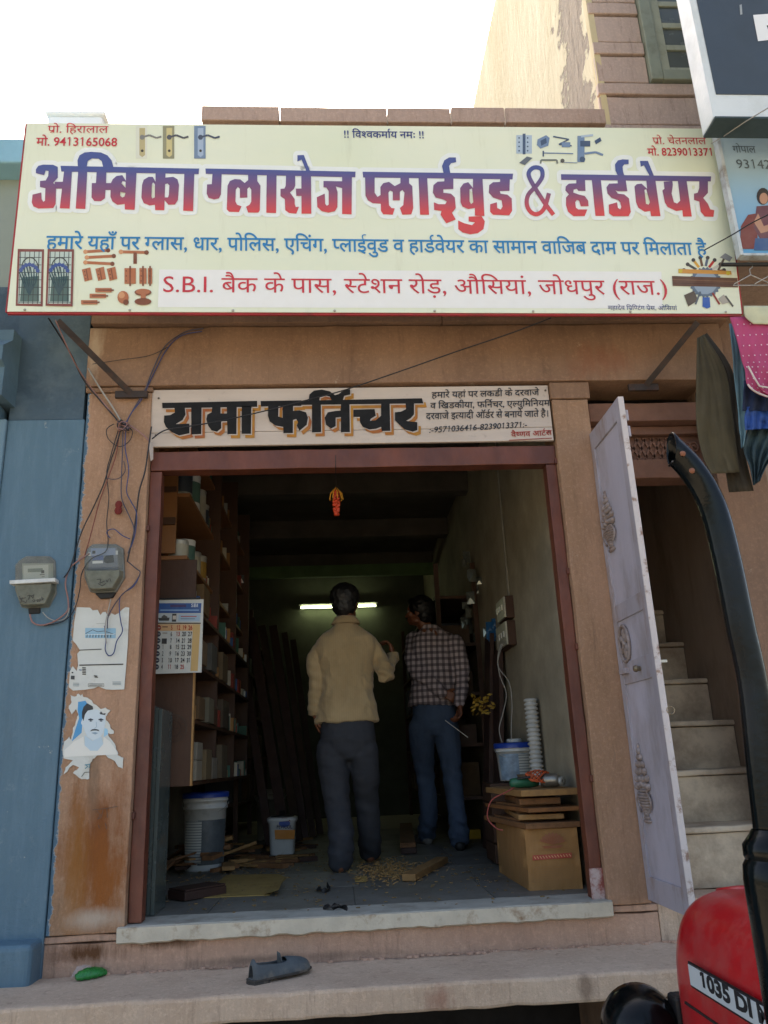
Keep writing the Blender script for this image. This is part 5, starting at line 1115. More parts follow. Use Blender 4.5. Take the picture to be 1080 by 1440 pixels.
for k_, (vs_, fs_) in enumerate(gl): mb.add([Lp+V3((-.00012*(k_ % 3), -x*sx_, y*hz)) for x, y in vs_], fs_)
mb.build('badge_lettering', mat('black_badge_ink', '#14141a', bump=0), bg_)
MB().box((TX0+.03, YN-.03, .64), (TX1-.03, YN+.03, .88)).build('grille', M_BLACK, tt, bevel=.01)
MB().box((TX0+.06, .8, .42), (TX1-.06, 2.2, .66)).build('engine_block', M_BLACK, tt, bevel=.02)
MB().beam((.55, 2.05, .42), (1.52, 2.05, .42), .09, .09).build('front_axle', M_BLACK, tt, bevel=.01)
for x in (.50, 1.57):
    w = MB().lathe([(.20, -.07), (.30, -.075), (.325, -.05), (.33, 0), (.325, .05), (.30, .075), (.20, .07)], (x, 2.05, .335), (1, 0, 0), 32).build('wheel', mat('black_tyre', '#1b1a19', rough=.85), tt)
    MB().lathe([(0, -.03), (.10, -.03), (.13, -.05), (.20, -.06), (.20, .06), (.13, .05), (.10, .03), (0, .03)], (x, 2.05, .335), (1, 0, 0), 24).build('rim', mat('silver_rim', '#9a9a98', rough=.5), w)
# exhaust: wide silencer, collar, pipe with a swept open end, standing at the near side of the bonnet
ex_ = V3((.755, 1.46, 0)); k = NB('black_exhaust_enamel'); k.l(k.mix(k.ramp(k.noise(8, 6, .7, stretch=(1, 1, .3)), .45, .75), hx('#070b0c'), hx('#1e1a1a')), k.b.inputs['Base Color']); k.l(k.ramp(k.noise(10, 6, .7), .3, .75, .06, .22), k.b.inputs['Roughness']); k.b.inputs['Specular IOR Level'].default_value = .22; k.bump(k.noise(40, 5, .7), .0015, .5); M_EX = k.m
c1 = aty(1088, 1176, 1.46); ex_.x = c1.x; zc = c1.z
MB().lathe([(.0, .62), (.045, .62), (.061, .65), (.061, zc-.07), (.058, zc-.045), (.052, zc-.035)], ex_, (0, 0, 1), 32).build('silencer', M_EX, tt)
MB().lathe([(.0525, zc-.036), (.0545, zc-.03), (.0535, zc-.012), (.040, zc+.004), (.0345, zc+.012)], ex_, (0, 0, 1), 32).build('exhaust_collar', M_EX, tt)
MB().box((ex_.x+.03, 1.44, .80), (TX0+.02, 1.48, .86)).build('exhaust_bracket', M_BLACK, tt)
path = smooth_pts([c1+V3((0, 0, .005))]+[aty(x, y, 1.46) for x, y in ((1074, 1080), (1058, 960), (1041, 880), (1025, 800), (1008, 730), (992, 690), (969, 656), (944, 631))], 6)
mb = MB(); nn_ = 32; rings = []
for i, p in enumerate(path):
    dd = (path[min(i+1, len(path)-1)]-path[max(0, i-1)]).normalized(); a = V3((0, 1, 0)); b = dd.cross(a).normalized(); r = .0262+.006*max(0, 1-i/12)
    rings.append([p+a*r*math.cos(2*PI*q/nn_)+b*r*math.sin(2*PI*q/nn_) for q in range(nn_)])
# oblique mouth: shift the last rings along the pipe
dd = (path[-1]-path[-3]).normalized()
for j, w in ((-1, 1.0), (-2, .7), (-3, .4), (-4, .15)):
    for q in range(nn_):
        s_ = math.sin(2*PI*q/nn_); rings[j][q] = rings[j][q]+dd*(-s_*.024*w)
vs = [v for r in rings for v in r]; mb.add(vs, [(i*nn_+q, i*nn_+(q+1) % nn_, (i+1)*nn_+(q+1) % nn_, (i+1)*nn_+q) for i in range(len(rings)-1) for q in range(nn_)], True)
o = mb.build('exhaust_pipe', M_EX, tt); sf = o.modifiers.new('wall', 'SOLIDIFY'); sf.thickness = .0035; sf.offset = -1
for (x, y) in ((960, 638), (973, 662)): 
    p = aty(x, y, 1.428); MB().lathe([(0, .004), (.005, .003), (.006, 0)], p, (0, -1, 0), 8).build('rivet', mat('rust_rivet', '#8a5a44', metal=.3), tt)
# headlamp: black domed shell on a bracket beside the bonnet
hc = aty(903, 1446, 2.42); 
lm = MB().lathe([(0, -.105), (.039, -.098), (.072, -.078), (.092, -.045), (.102, 0), (.104, .03), (.098, .04)], hc, (.1, 1, -.05), 36).build('headlamp', M_EX, tt)
MB().lathe([(.088, .041), (.085, .05), (0, .062)], hc, (.1, 1, -.05), 30).build('headlamp_glass', mat('lamp_glass', '#aab4b8', rough=.1, bump=0), lm)
MB().box((TX0-.0035, .9, .905), (TX0+.02, 2.2, .910)).build('bonnet_seam', M_BLACK, tt)
MB().beam(hc+V3((.07, 0, -.01)), hc+V3((.16, -.01, -.01)), .035, .03).build('headlamp_bracket', M_BLACK, tt, bevel=.004)

# ================================================================ shop interior
FZ = .894
M_PLY = mat('orange_brown_plywood', '#8a5c34', rough=.6, var=.2, scale=3, bump=.001, stretch=(1, 1, .3))
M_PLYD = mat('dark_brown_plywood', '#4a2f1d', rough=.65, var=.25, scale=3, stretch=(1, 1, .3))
M_PLYE = mat('lit_plywood_edge', '#b08450', rough=.7, var=.2, scale=30)
M_CARD = mat('brown_carton_board', '#9a7042', rough=.85, var=.12, scale=4, dirt='#86602f', dscale=5, bump=.0008, stretch=(3, 3, 1))
M_WHT = mat('white_bucket_plastic', '#c9ccca', rough=.4, var=.06, scale=9, dirt='#9b988c', dscale=8, dlo=.55, dhi=.8)
M_BLD = mat('blue_lid_plastic', '#1c3f9a', rough=.4, var=.15)
M_WOOD = mat('pale_sawn_wood', '#9a7344', rough=.8, var=.3, scale=5, dirt='#7d5a34', dscale=6, stretch=(4, .6, 4), bump=.001)
M_WOOD2 = mat('brown_sawn_wood', '#7e5634', rough=.8, var=.3, scale=5, dirt='#54381f', dscale=6, stretch=(4, .6, 4))
M_WOODR = mat('red_brown_timber', '#3c241a', rough=.7, var=.3, scale=6)
# cabinet along the left wall
cb = thing('plywood_rack', 'tall brown plywood rack of shelves along the left inner wall', 'shelf', (-1.0, 5.4, 1.43))
MB().box((-1.24, 4.28, 2.64), (-.866, 4.30, 3.70)).build('end_panel', M_PLY, cb, bevel=.001)
MB().box((-1.24, 4.262, 2.80), (-.868, 4.279, 2.84)).build('panel_batten', M_PLYD, cb); MB().box((-1.24, 4.262, 2.99), (-.868, 4.279, 3.02)).build('panel_batten', M_PLYD, cb)
MB().box((-1.24, 4.28, 1.43), (-.747, 4.30, 2.600)).build('end_panel', M_PLYD, cb, bevel=.001)
MB().box((-.7465, 4.279, 1.43), (-.738, 4.31, 2.02)).build('panel_edge', M_PLYE, cb)  # light on the panel's edge painted as a paler strip
for z in (2.602, 2.97, 3.32): MB().box((-1.245, 4.275 if z < 2.7 else 4.301, z), (-.80, 7.0, z+.022)).build('shelf', M_PLY, cb, bevel=.001)
for z in (1.43, 1.74, 2.04, 2.33): MB().box((-1.245, 4.302, z), (-.75, 7.0, z+.02)).build('shelf', M_PLYD, cb, bevel=.001)
for y in (5.2, 6.1, 6.98): MB().box((-1.245, y, 1.43), (-.755, y+.02, 3.7)).build('divider', M_PLYD, cb)
CP = Plane((0, 4.279, 2), (1, 0, 0), (0, 0, 1)); A = Art(CP, .001)
for r in (20, 18.6, 12, 10.8): A.line([(243+r*math.cos(t), 1024+r*math.sin(t)) for t in [2*PI*q/28 for q in range(29)]], .7, '#3a2414')
for q in range(22): t = 2*PI*q/22; A.line([(243+13.8*math.cos(t), 1024+13.8*math.sin(t)), (243+17*math.cos(t+.06), 1024+17*math.sin(t+.06))], .9, '#3a2414')
for q in range(6): t = PI*q/3; A.line([(243, 1024), (243+8*math.cos(t), 1024+8*math.sin(t))], 1, '#3a2414')
A.build('stamped_emblem', cb)
# tins and boxes on the shelves
def tin(r, h, c, m_, band, label, group):
    t = thing('paint_tin', label, 'tin', c, group)
    MB().lathe([(0, 0), (r, 0), (r*1.02, .006), (r, .012), (r, h-.012), (r*1.03, h-.006), (r, h), (r*.9, h-.004), (0, h-.004)], c, n=20).build('tin_body', m_, t)
    MB().lathe([(r*1.003, h*.2), (r*1.003, h*.78)], c, n=20).build('tin_label', band, t); return t
rnd = random.Random(11)
bands = [mat('green_grey_label', '#4c6e64', rough=.5), mat('pale_label', '#aaa694', rough=.5), mat('dark_label', '#38404a', rough=.5), mat('ochre_label', '#a5813c', rough=.5)]
M_TIN = mat('grey_tin_metal', '#a9aaa4', rough=.4, metal=.3)
names = ['white', 'green banded', 'dark banded', 'ochre banded']
k_ = 0
for (y, z, r, h, bi, st) in ((4.42, 2.625, .055, .12, 1, 'nearest on the lower upper-shelf'), (4.60, 2.625, .06, .17, 0, 'second along the shelf'), (4.80, 2.625, .06, .15, 1, 'third along the shelf'), (5.02, 2.625, .06, .18, 3, 'fourth along the shelf'),
        (4.44, 2.993, .06, .20, 2, 'nearest on the middle shelf'), (4.64, 2.993, .07, .22, 0, 'second on the middle shelf'), (4.86, 2.993, .07, .20, 1, 'third on the middle shelf'), (5.06, 2.993, .06, .17, 2, 'fourth on the middle shelf'), (5.35, 2.993, .07, .2, 3, 'fifth on the middle shelf'), (5.5, 2.625, .07, .18, 2, 'fifth along the shelf')):
    tin(r, h, V3((-.885+r*.2, y, z)), M_TIN if bi else M_WHT, bands[bi], '%s paint tin, %s of the left rack' % (names[[1, 0, 2, 3][bi]] if False else ['green banded', 'pale banded', 'dark banded', 'ochre banded'][bi], st), 'paint tins on the left rack')
bx = [(4.40, 1.452, .18, .10, '#b3a892'), (4.40, 1.555, .17, .09, '#a39a88'), (4.66, 1.452, .2, .16, '#8f7a58'), (4.95, 1.452, .2, .12, '#a59c8c'), (4.42, 1.762, .2, .12, '#7d5e3c'), (4.75, 1.762, .2, .14, '#8e866f'), (5.0, 1.762, .15, .1, '#6d4a2c'), (4.45, 2.062, .2, .13, '#93795a'), (4.8, 2.062, .22, .16, '#6e6a60'), (5.3, 1.452, .25, .2, '#7a6a52'), (5.35, 2.062, .25, .18, '#8b7352'), (4.5, 2.352, .22, .16, '#8a6b42'), (5.4, 1.762, .3, .18, '#6a5a48')]
for i, (y, z, l, h, c_) in enumerate(bx):
    nm = ['pale', 'grey', 'tan', 'cream', 'brown', 'dusty', 'dark brown', 'light brown', 'grey brown', 'dull', 'sandy', 'ochre', 'dim'][i]
    b = thing('stock_box', '%s cardboard stock box, number %d counted inward on the lower left rack shelves' % (nm, i+1), 'box', (-.82, y+l/2, z), 'stock boxes on the left rack')
    MB().box((-.96, y, z+.001), (-.735+rnd.uniform(-.01, .01), y+l, z+h)).build('box_body', mat('stock_box_%s' % nm.replace(' ', '_'), tuple(v*.55 for v in hx(c_)), rough=.85, var=.15), b, bevel=.002)
    MB().box((-.90, y-.001, z+h*.35), (-.78, y-.0002, z+h*.75)).build('box_label', bands[1], b)
rnd = random.Random(33); mi_ = [('pale', mat('pale_small_box', '#b8b09c')), ('green', mat('green_small_box', '#3f6656')), ('red', mat('red_small_box', '#8e3a2c')), ('blue', mat('blue_small_box', '#35527e')), ('brown', M_CARD), ('grey', M_TIN)]
for i in range(120):
    nm, m_ = mi_[rnd.randrange(6)]; z = rnd.choice((1.452, 1.762, 2.062, 2.352, 2.626, 2.994, 3.344)); x = -.765 if z < 2.6 else -.83; y = rnd.uniform(4.36, 6.9)
    a, b, c_ = rnd.uniform(.02, .05), rnd.uniform(.025, .07), rnd.uniform(.04, .12); ya = rnd.uniform(-.4, .4)
    if z > 2.6: y = max(y, 5.1)
    o = MB().obox((x-a*.6, y, z+c_/2), (a*math.cos(ya), a*math.sin(ya), 0), (-b/2*math.sin(ya), b/2*math.cos(ya), 0), (0, 0, c_/2)).build('small_box', m_, bevel=.002); lv = {1.452: 'bottom', 1.762: 'second lowest', 2.062: 'third', 2.352: 'fourth', 2.626: 'fifth', 2.994: 'sixth', 3.344: 'top'}[z]; lb = 'small %s hardware box on the %s shelf of the left rack, %s' % (nm, lv, 'near end' if y < 5.2 else 'middle bay' if y < 6.1 else 'far bay'); tag(o, lb, 'box', lb.replace('box', 'boxes'))
# calendar
CL = Plane((0, 4.215, 2), (1, 0, 0), (0, 0, 1)); cal = thing('wall_calendar', 'white wall calendar with blue header and date grid on the left rack end', 'calendar', CL.pix(250, 948))
cz = lambda x, y: (200+x/4.5, 640+y/4.5)
MB().poly([CL.pix(*cz(*p)) for p in ((98, 915), (388, 912), (375, 1375), (63, 1385))], depth=V3((0, -.003, 0))).build('calendar_sheet', mat('calendar_paper', '#c9c9bf', rough=.6, var=.04), cal)
MB().poly([CL.pix(*cz(*p), off=.004) for p in ((92, 905), (366, 900), (366, 912), (92, 916))], depth=V3((0, -.006, 0))).build('calendar_rod', M_BLACK, cal)
A = Art(CL, .0006)
def cq(x0, y0, x1, y1, c): f = lambda x, y: cz(x-(y-915)*.055, y); A.poly([f(x0, y0), f(x1, y0), f(x1, y1), f(x0, y1)], c)
cq(102, 937, 376, 1000, '#22508c'); cq(180, 946, 280, 962, '#3f2f60'); cq(118, 977, 362, 985, '#7fa4c8'); cq(104, 1004, 376, 1056, '#b9c0c0'); cq(195, 1004, 222, 1054, '#2e2f33'); cq(199, 1016, 220, 1040, '#c5bcae')
cq(236, 1008, 372, 1050, '#9fb6c6'); cq(250, 1018, 350, 1024, '#a84c44'); cq(250, 1034, 340, 1038, '#5d6c78')
f = lambda x, y: cz(x-(y-915)*.055, y)
A.poly([f(108, 1030), f(180, 1028), f(176, 1048), f(114, 1048)], '#3a3c3a'); A.poly([f(128, 1022), f(144, 1010), f(165, 1022), f(165, 1030), f(128, 1030)], '#55524c')
cq(104, 1060, 378, 1068, '#54422c'); cq(330, 1070, 376, 1366, '#c9a568'); cq(104, 1070, 330, 1112, '#d3a878')
for r in range(7):
    y = [1092, 1132, 1174, 1214, 1256, 1298, 1340][r]; q = f(112, y); A.disc(q[0], q[1], 4.0, '#8e2f22' if r == 0 else '#23263a', n=12); A.line([f(100, y), f(124, y)], .8, '#b8b8b0')
cq(138, 1160, 170, 1194, '#2b2c2e'); cq(136, 1084, 172, 1090, '#6d4a3a'); cq(140, 1124, 170, 1128, '#6d4a3a')
A.build('calendar_print', cal)
M_CB = mat('calendar_black_ink', '#1c1d22', bump=0); M_CR = mat('calendar_red_ink', '#b02a20', bump=0)
rows = [['', '5', '12', '19', '26'], ['', '6', '13', '20', '27'], ['', '7', '14', '21', '28'], ['1', '8', '15', '22', '29'], ['2', '9', '16', '23', '30'], ['3', '10', '17', '24', '31'], ['4', '11', '18', '25', '']]
for cm, nm in ((M_CB, 'black'), (M_CR, 'red')):
    mb = MB()
    for r, row in enumerate(rows):
        y = [1092, 1132, 1174, 1214, 1256, 1298, 1340][r]
        for c_, tx in enumerate(row):
            if not tx: continue
            red = r == 0 or tx in ('13', '11', '25')
            if red != (nm == 'red'): continue
            x = [150, 198, 240, 278, 316][c_]; w = 10 if len(tx) == 1 else 26
            L0 = CL.pix(*f(x-w/2, y+14)); R0 = CL.pix(*f(x+w/2, y+14)); T0 = CL.pix(*f(x-w/2, y-14))
            gl, wd = layout(tx, .011); u = (R0-L0)/wd; v = V3((0, 0, (T0.z-L0.z)/.71))
            for k2, (vs_, fs_) in enumerate(gl): mb.add([L0+u*gx2+v*gy2+V3((0, -.0052-.0001*(k2 % 2), 0)) for gx2, gy2 in vs_], fs_)
    mb.build('dates', cm, cal)['label'] = '%s printed dates' % nm
text_on(CL, 'SBI', f(312, 962), f(358, 962), 4.2, .005, 'lettering', mat('white_ink', '#d8dce0', bump=0), cal, bold=.011)
# glass sheets standing at the left of the doorway
gs = thing('glass_sheets', 'upright stack of greenish glass sheets behind the left door post', 'glass', (-.87, 4.05, FZ))
k = NB('grey_green_glass'); k.b.inputs['Base Color'].default_value = (*hx('#4d5653'), 1); k.b.inputs['Roughness'].default_value = .18; k.l(k.ramp(k.noise(6, 5), .3, .7, .12, .35), k.b.inputs['Roughness'])
for i in range(4):
    x = -.905+i*.0185; MB().box((x, 3.985-.004*i, FZ+.002), (x+.0165, 4.22, 1.812-.008*i)).build('glass_sheet', k.m, gs, bevel=.001)
# buckets
def bucket(c, r, h, label, lid=None, body=None, band=None, group=None):
    c = V3(c); t = thing('bucket', label, 'bucket', c, group)
    MB().lathe([(0, 0), (r*.86, 0), (r*.88, .01), (r*.98, h*.80), (r*1.04, h*.80), (r*1.04, h*.83), (r, h*.84), (r*1.01, h*.90), (r*1.06, h*.90), (r*1.06, h*.93), (r*1.02, h*.94), (r*1.03, h), (r*.97, h), (r*.95, h*.9), (r*.84, .02), (0, .02)], c, n=32).build('bucket_body', body or M_WHT, t)
    if lid: MB().lathe([(r*1.09, h-.022), (r*1.10, h+.006), (r*1.02, h+.012), (r*.98, h+.004), (0, h+.004)], c, n=32).build('lid', lid, t)
    pts = [c+V3((r*1.09*math.cos(a), -r*1.09*abs(math.sin(a))*.8, h*.88-r*.9*math.sin(a)*.55)) for a in [PI*q/14 for q in range(15)]]
    MB().tube(pts, .003, 6).build('handle', M_TIN, t)
    if band:
        z0, z1, a0, a1, m_ = band; n = 14; vs = []
        for q in range(n+1):
            a = a0+(a1-a0)*q/n
            for zz in (z0, z1): rr = r*(.88+.10*zz/.8)*1.006; vs.append(c+V3((rr*math.sin(a), -rr*math.cos(a), zz*h)))
        MB().add(vs, [(2*q, 2*q+2, 2*q+3, 2*q+1) for q in range(n)], True).build('bucket_label', m_, t)
    return t
M_LB = mat('grey_blue_bucket_print', '#555d62', rough=.5, var=.3, scale=20)
M_LP = NB('text_panel_print'); k = M_LP; sp = k.n('SeparateXYZ'); k.l(k.n('NewGeometry').outputs['Position'], sp.inputs[0]); q = k.math('FRACT', k.math('MULTIPLY', sp.outputs['Z'], 62)); k.l(k.mix(k.ramp(q, .55, .65), hx('#b9bab2'), hx('#7b7f80')), k.b.inputs['Base Color']); M_LP = k.m
bk = bucket((-.878, 5.65, FZ), .138, .46, 'large white bucket with blue lid and printed panel at the left inside', lid=M_BLD, band=(.08, .66, -.2, 1.5, M_LB))
MB().add([V3((-.878, 5.65, FZ))+V3((.1395*math.sin(a)*.99, -.1395*math.cos(a)*.99, z)) for a in [-.95+.95*q/8 for q in range(9)] for z in (.05, .30)], [(2*q, 2*q+2, 2*q+3, 2*q+1) for q in range(8)], True).build('text_panel', M_LP, bk)
b2 = thing('adhesive_bucket', 'small square white adhesive bucket with orange and blue label at the floor centre left', 'bucket', (-.425, 6.4, FZ))
mb = MB(); prof = [(.085, 0), (.09, .01), (.10, .17), (.112, .185), (.112, .20), (.10, .205)]; 
vs = []; n = 24
for r, h in prof:
    for q in range(n): a = 2*PI*q/n; cx_, sx_ = math.cos(a), math.sin(a); vs.append((-.425+r*math.copysign(abs(cx_)**.5, cx_), 6.4+r*math.copysign(abs(sx_)**.5, sx_), FZ+h*1.25))
mb.add(vs, [(i*n+q, i*n+(q+1) % n, (i+1)*n+(q+1) % n, (i+1)*n+q) for i in range(len(prof)-1) for q in range(n)]+[tuple(range((len(prof)-1)*n, len(prof)*n))], True); mb.build('bucket_body', M_WHT, b2)
MB().lathe([(.085, .256), (.09, .262), (.03, .27), (.02, .30), (0, .30)], (-.425, 6.4, FZ), n=20).build('dark_lid', M_BLACK, b2)
AP = Plane((0, 6.292, 1), (1, 0, 0), (0, 0, 1)); A = Art(AP, .002)
A.poly([(386, 1167), (415, 1167), (414, 1180), (387, 1180)], '#c07a1e'); A.disc(400, 1158, 8, '#2b4fa0', 5, n=16); A.poly([(391, 1155), (397, 1150), (404, 1150), (409, 1155)], '#7c2c2c'); A.build('label_print', b2)
text_on(AP, 'FEVICOL', (389, 1165), (411, 1165), 4.5, .004, 'lettering', mat('navy_label_ink', '#1e2a5a', bump=0), b2, bold=.011)
bucket((-.62, 7.7, FZ), .13, .42, 'dim pale bucket standing further back behind the small adhesive bucket', body=mat('dim_bucket_plastic', '#8f8878', rough=.6))
M_TAN = mat('tan_lid', '#5e4a3a')
# right: base crate, buckets
cr_ = thing('wooden_crate', 'low wooden crate under the blue lidded bucket at the right wall', 'crate', (1.06, 5.25, FZ))
for i in range(4): MB().box((.92, 5.10, FZ+.01+i*.115), (1.195, 5.40, FZ+.115+i*.115)).build('crate_board', M_PLYD, cr_, bevel=.003)
M_LBW = mat('blue_white_bucket_print', '#8fa6ba', rough=.5, var=.5, scale=16)
bw = bucket((1.115, 5.22, FZ+.471), .12, .215, 'white bucket with royal blue lid and text panel on the crate at the right', lid=M_BLD, band=(.03, .74, -1.3, 1.3, M_LBW))
MB().add([V3((1.115, 5.22, FZ+.471))+V3((.1185*math.sin(a), -.1185*math.cos(a), z)) for a in [-.05+.85*q/8 for q in range(9)] for z in (.02, .155)], [(2*q, 2*q+2, 2*q+3, 2*q+1) for q in range(8)], True).build('text_panel', M_LP, bw)
MB().lathe([(.045, .22), (.05, .24), (.045, .25), (0, .25)], (1.115, 5.22, FZ+.471), n=18).build('white_cap', M_WHT, bw)
po_ = MB().lathe([(0, 0), (.05, 0), (.085, .05), (.09, .10), (.06, .15), (.045, .17), (.055, .19), (.045, .19), (0, .18)], (1.11, 4.95, FZ+.32), n=24).build('clay_pot', mat('brown_clay', '#7a6048', rough=.85)); tag(po_, 'small brown clay pot beside the wall behind the planks', 'pot')
stl = MB().box((1.02, 4.86, FZ), (1.19, 5.05, FZ+.318)).build('wooden_stool_block', M_WOOD2, bevel=.006); tag(stl, 'dark wooden block by the right wall that carries the clay pot', 'block')
# carton and planks
A0, B0 = V3((.893, 4.118, FZ)), V3((1.146, 4.098, FZ)); bx_ = (B0-A0).normalized(); by_ = V3((-.012, 1, 0)).normalized(); wB = (B0-A0).length; dB = .70; hB = .272
ct = thing('cardboard_carton', 'brown cardboard carton with a red printed strip under planks inside the right door post', 'box', A0+bx_*wB/2+by_*dB/2)
def cpt(u, v, z): return A0+bx_*u+by_*v+V3((0, 0, z))
mb = MB(); n = 6
fr_pts = [(0, 0), (wB, 0), (wB, dB), (0, dB)]
for i in range(4):
    (u0, v0), (u1, v1) = fr_pts[i], fr_pts[(i+1) % 4]
    vs = []
    for a in range(9):
        for b in range(7):
            t = a/8; s_ = b/6; bul = .008*math.sin(PI*t)*math.sin(PI*s_)+.003*mnoise.noise(V3((t*4+i*5, s_*4, 0))); nx, ny = (v1-v0), -(u1-u0); L = math.hypot(nx, ny); nx /= L; ny /= L
            vs.append(cpt(u0+(u1-u0)*t+nx*bul, v0+(v1-v0)*t+ny*bul, hB*s_))
    mb.add(vs, [(a*7+b, (a+1)*7+b, (a+1)*7+b+1, a*7+b+1) for a in range(8) for b in range(6)], True)
mb.build('carton_side', M_CARD, ct, weld=True)
for (u0, u1, v0, v1) in ((0, wB*.495, 0, dB), (wB*.505, wB, 0, dB)): MB().obox(cpt((u0+u1)/2, dB/2, hB-.004), bx_*(u1-u0)/2, by_*dB/2, V3((0, 0, .002))).build('carton_flap', M_CARD, ct)
KP = Plane(cpt(0, -.009, 0), bx_, (0, 0, 1)); A = Art(KP, .0015)
A.poly([(749, 1203), (804, 1199), (804, 1206), (749, 1210)], '#a33a28'); 
for i in range(13): A.line([(751+i*4.1, 1204.5-i*.3), (753.5+i*4.1, 1208-i*.3)], .9, '#d0a070')
for i in range(9): t = -1.15+i*.29; A.poly([(777, 1188), (777+17*math.sin(t-.12), 1188-15*math.cos(t-.12)), (777+20*math.sin(t), 1188-18*math.cos(t)), (777+17*math.sin(t+.12), 1188-15*math.cos(t+.12))], '#8a4a26')
A.poly([(762, 1190), (792, 1188), (788, 1192), (766, 1193)], '#8a4a26')
for y in (1194, 1196.5): A.line([(757, y), (800, y-2)], .6, '#94602f')
A.line([(750, 1220), (806, 1216), (806, 1236), (750, 1241), (750, 1220)], .5, '#8a6436')
for i in range(5): A.line([(756, 1223+i*3.6), (798-i*4, 1220.5+i*3.5)], .5, '#8a6436')
A.build('carton_print', ct)
pls = [(.105, .35, .27, .74, .026, 5, 0), (.13, .36, .22, .66, .024, -6, 0), (.12, .33, .28, .68, .020, 7, 0), (.13, .36, .20, .60, .030, -5, 0), (.13, .34, .31, .70, .030, 3.5, 0)]
zz = FZ+hB+.002; nmz = ['lowest', 'second from the bottom', 'middle', 'second from the top', 'topmost']
for i, (cu, cv, lu, lv, th, ang, off) in enumerate(pls):
    a = math.radians(ang); c = cpt(cu, cv, 0); ux = bx_*math.cos(a)+by_*math.sin(a); uy = -bx_*math.sin(a)+by_*math.cos(a)
    mb = MB().obox((c.x, c.y, zz+th/2), ux*lu/2, uy*lv/2, V3((0, 0, th/2)))
    o = mb.build('plank', [M_WOOD2, M_WOOD, mat('orange_brown_board', '#8a5a30', rough=.8, var=.35, scale=5, stretch=(4, .6, 4), dirt='#5e3c20', dscale=8), M_WOOD2, M_WOOD][i], bevel=.003); tag(o, 'sawn wooden board, %s of the stack on the carton' % nmz[i], 'plank', 'boards stacked on the carton'); zz += th+.012 if i < 4 else th
    if i < 4: 
        sp_ = MB().obox((c.x-.02, c.y, zz-.006), ux*lu*.36, uy*lv*.3, V3((0, 0, .0058))).build('offcut', M_WOOD2); tag(sp_, 'thin wood strip under the %s board of the carton stack' % nmz[i+1], 'offcut')
zt_ = zz+.002; cc = cpt(.13, .16, 0); dr = thing('power_planer', 'green and silver power tool wrapped in orange cord on the stacked boards', 'power tool', (cc.x, cc.y, zt_))
MB().lathe([(0, -.085), (.020, -.08), (.026, -.04), (.028, .03), (.022, .07), (0, .075)], (cc.x-.07, cc.y, zt_+.03), (1, .25, 0), 16).build('tool_body', mat('dark_green_plastic', '#1e5a40', rough=.5), dr)
MB().lathe([(0, -.05), (.030, -.05), (.034, -.02), (.034, .03), (.024, .045), (.012, .06), (0, .06)], (cc.x+.06, cc.y-.02, zt_+.035), (1, -.5, 0), 18).build('motor_housing', mat('scuffed_motor_metal', '#8f8a80', metal=.7, rough=.35), dr)
MB().lathe([(.010, 0), (.022, .004), (.022, .016), (.008, .018)], (cc.x+.10, cc.y-.05, zt_+.03), (.6, -1, 0), 16).build('chuck', M_TIN, dr)
MB().tube([(cc.x-.14, cc.y+.01, zt_+.02), (cc.x-.11, cc.y-.03, zt_+.05), (cc.x-.05, cc.y-.04, zt_+.055)], .006, 8).build('tool_handle', M_BLACK, dr)
cd_ = MB()
for i in range(6):
    ph = i*.9; pts = [V3((cc.x-.005+(.055+.008*math.sin(i))*math.cos(t), cc.y-.01+.03*math.sin(t+ph*.2), zt_+.045+.022*math.sin(t*2+ph)+.004*i)) for t in [2*PI*q/14 for q in range(15)]]
    cd_.tube(smooth_pts(pts, 2), .0035, 6)
cd_.build('orange_cord', mat('orange_cable', '#c4562a', rough=.6), dr)
c0 = V3((cc.x-.20, cc.y-.02, zt_-.01)); wire('power_cord', [V3((cc.x-.06, cc.y, zt_+.04)), c0+V3((.03, 0, .0)), c0+V3((-.05, .02, -.04)), c0+V3((-.075, .03, -.12)), c0+V3((-.04, .0, -.17)), c0+V3((-.01, -.01, -.18))], .0035, mat('red_cable', '#94443c'), parent=dr)
# right wall fittings
for i, (z0, z1, y0, y1) in enumerate(((2.395, 2.545, 5.25, 5.52), (2.215, 2.38, 5.26, 5.60))):
    t = thing('switch_board', ('upper', 'lower')[i]+' white switch board in a brown box on the right inner wall', 'switch board', (1.17, (y0+y1)/2, z0), 'switch boards on the right wall')
    MB().box((1.145, y0, z0), (1.2, y1, z1)).build('back_box', M_PLYD, t, bevel=.003); MB().box((1.132, y0+.006, z0+.006), (1.1445, y1-.006, z1-.006)).build('switch_plate', mat('ivory_switch_plate', '#b6b4a2', rough=.4), t, bevel=.002)
    for q in range(3): y = y0+.05+q*.08; MB().box((1.124, y, z0+.06), (1.1318, y+.04, z0+.10)).build('rocker_switch', mat('white_switch', '#d0cfc4', rough=.3), t, bevel=.002)
MB_ = MB().tube([(1.192, 5.34, 2.548), (1.192, 5.34, 3.94)], .009, 8).build('conduit', mat('grey_conduit', '#86847a', rough=.6)); tag(MB_, 'thin grey conduit climbing the right inner wall above the switch boards', 'conduit')
for i, (y, t_, h) in enumerate(((5.72, .06, 1.35), (6.0, .05, 1.5))):
    o = MB().beam((1.06-.03*i, y, FZ+.005), (1.17, y+.04, FZ+h), .24, .03, up=(1, 0, 0)).build('leaning_board', M_WOODR, bevel=.003); tag(o, ('red brown board leaning on the right wall just behind the buckets', 'second red brown board leaning deeper along the right wall')[i], 'board', 'boards leaning on the right wall')
rp = thing('ribbed_pipe', 'white ribbed plastic pipe standing against the right inner wall', 'pipe', (1.135, 4.83, FZ)); mb = MB(); pr = []
for i in range(38): z = .0+i*.0248; pr += [(.030, z), (.040, z+.005), (.040, z+.014), (.030, z+.019)]
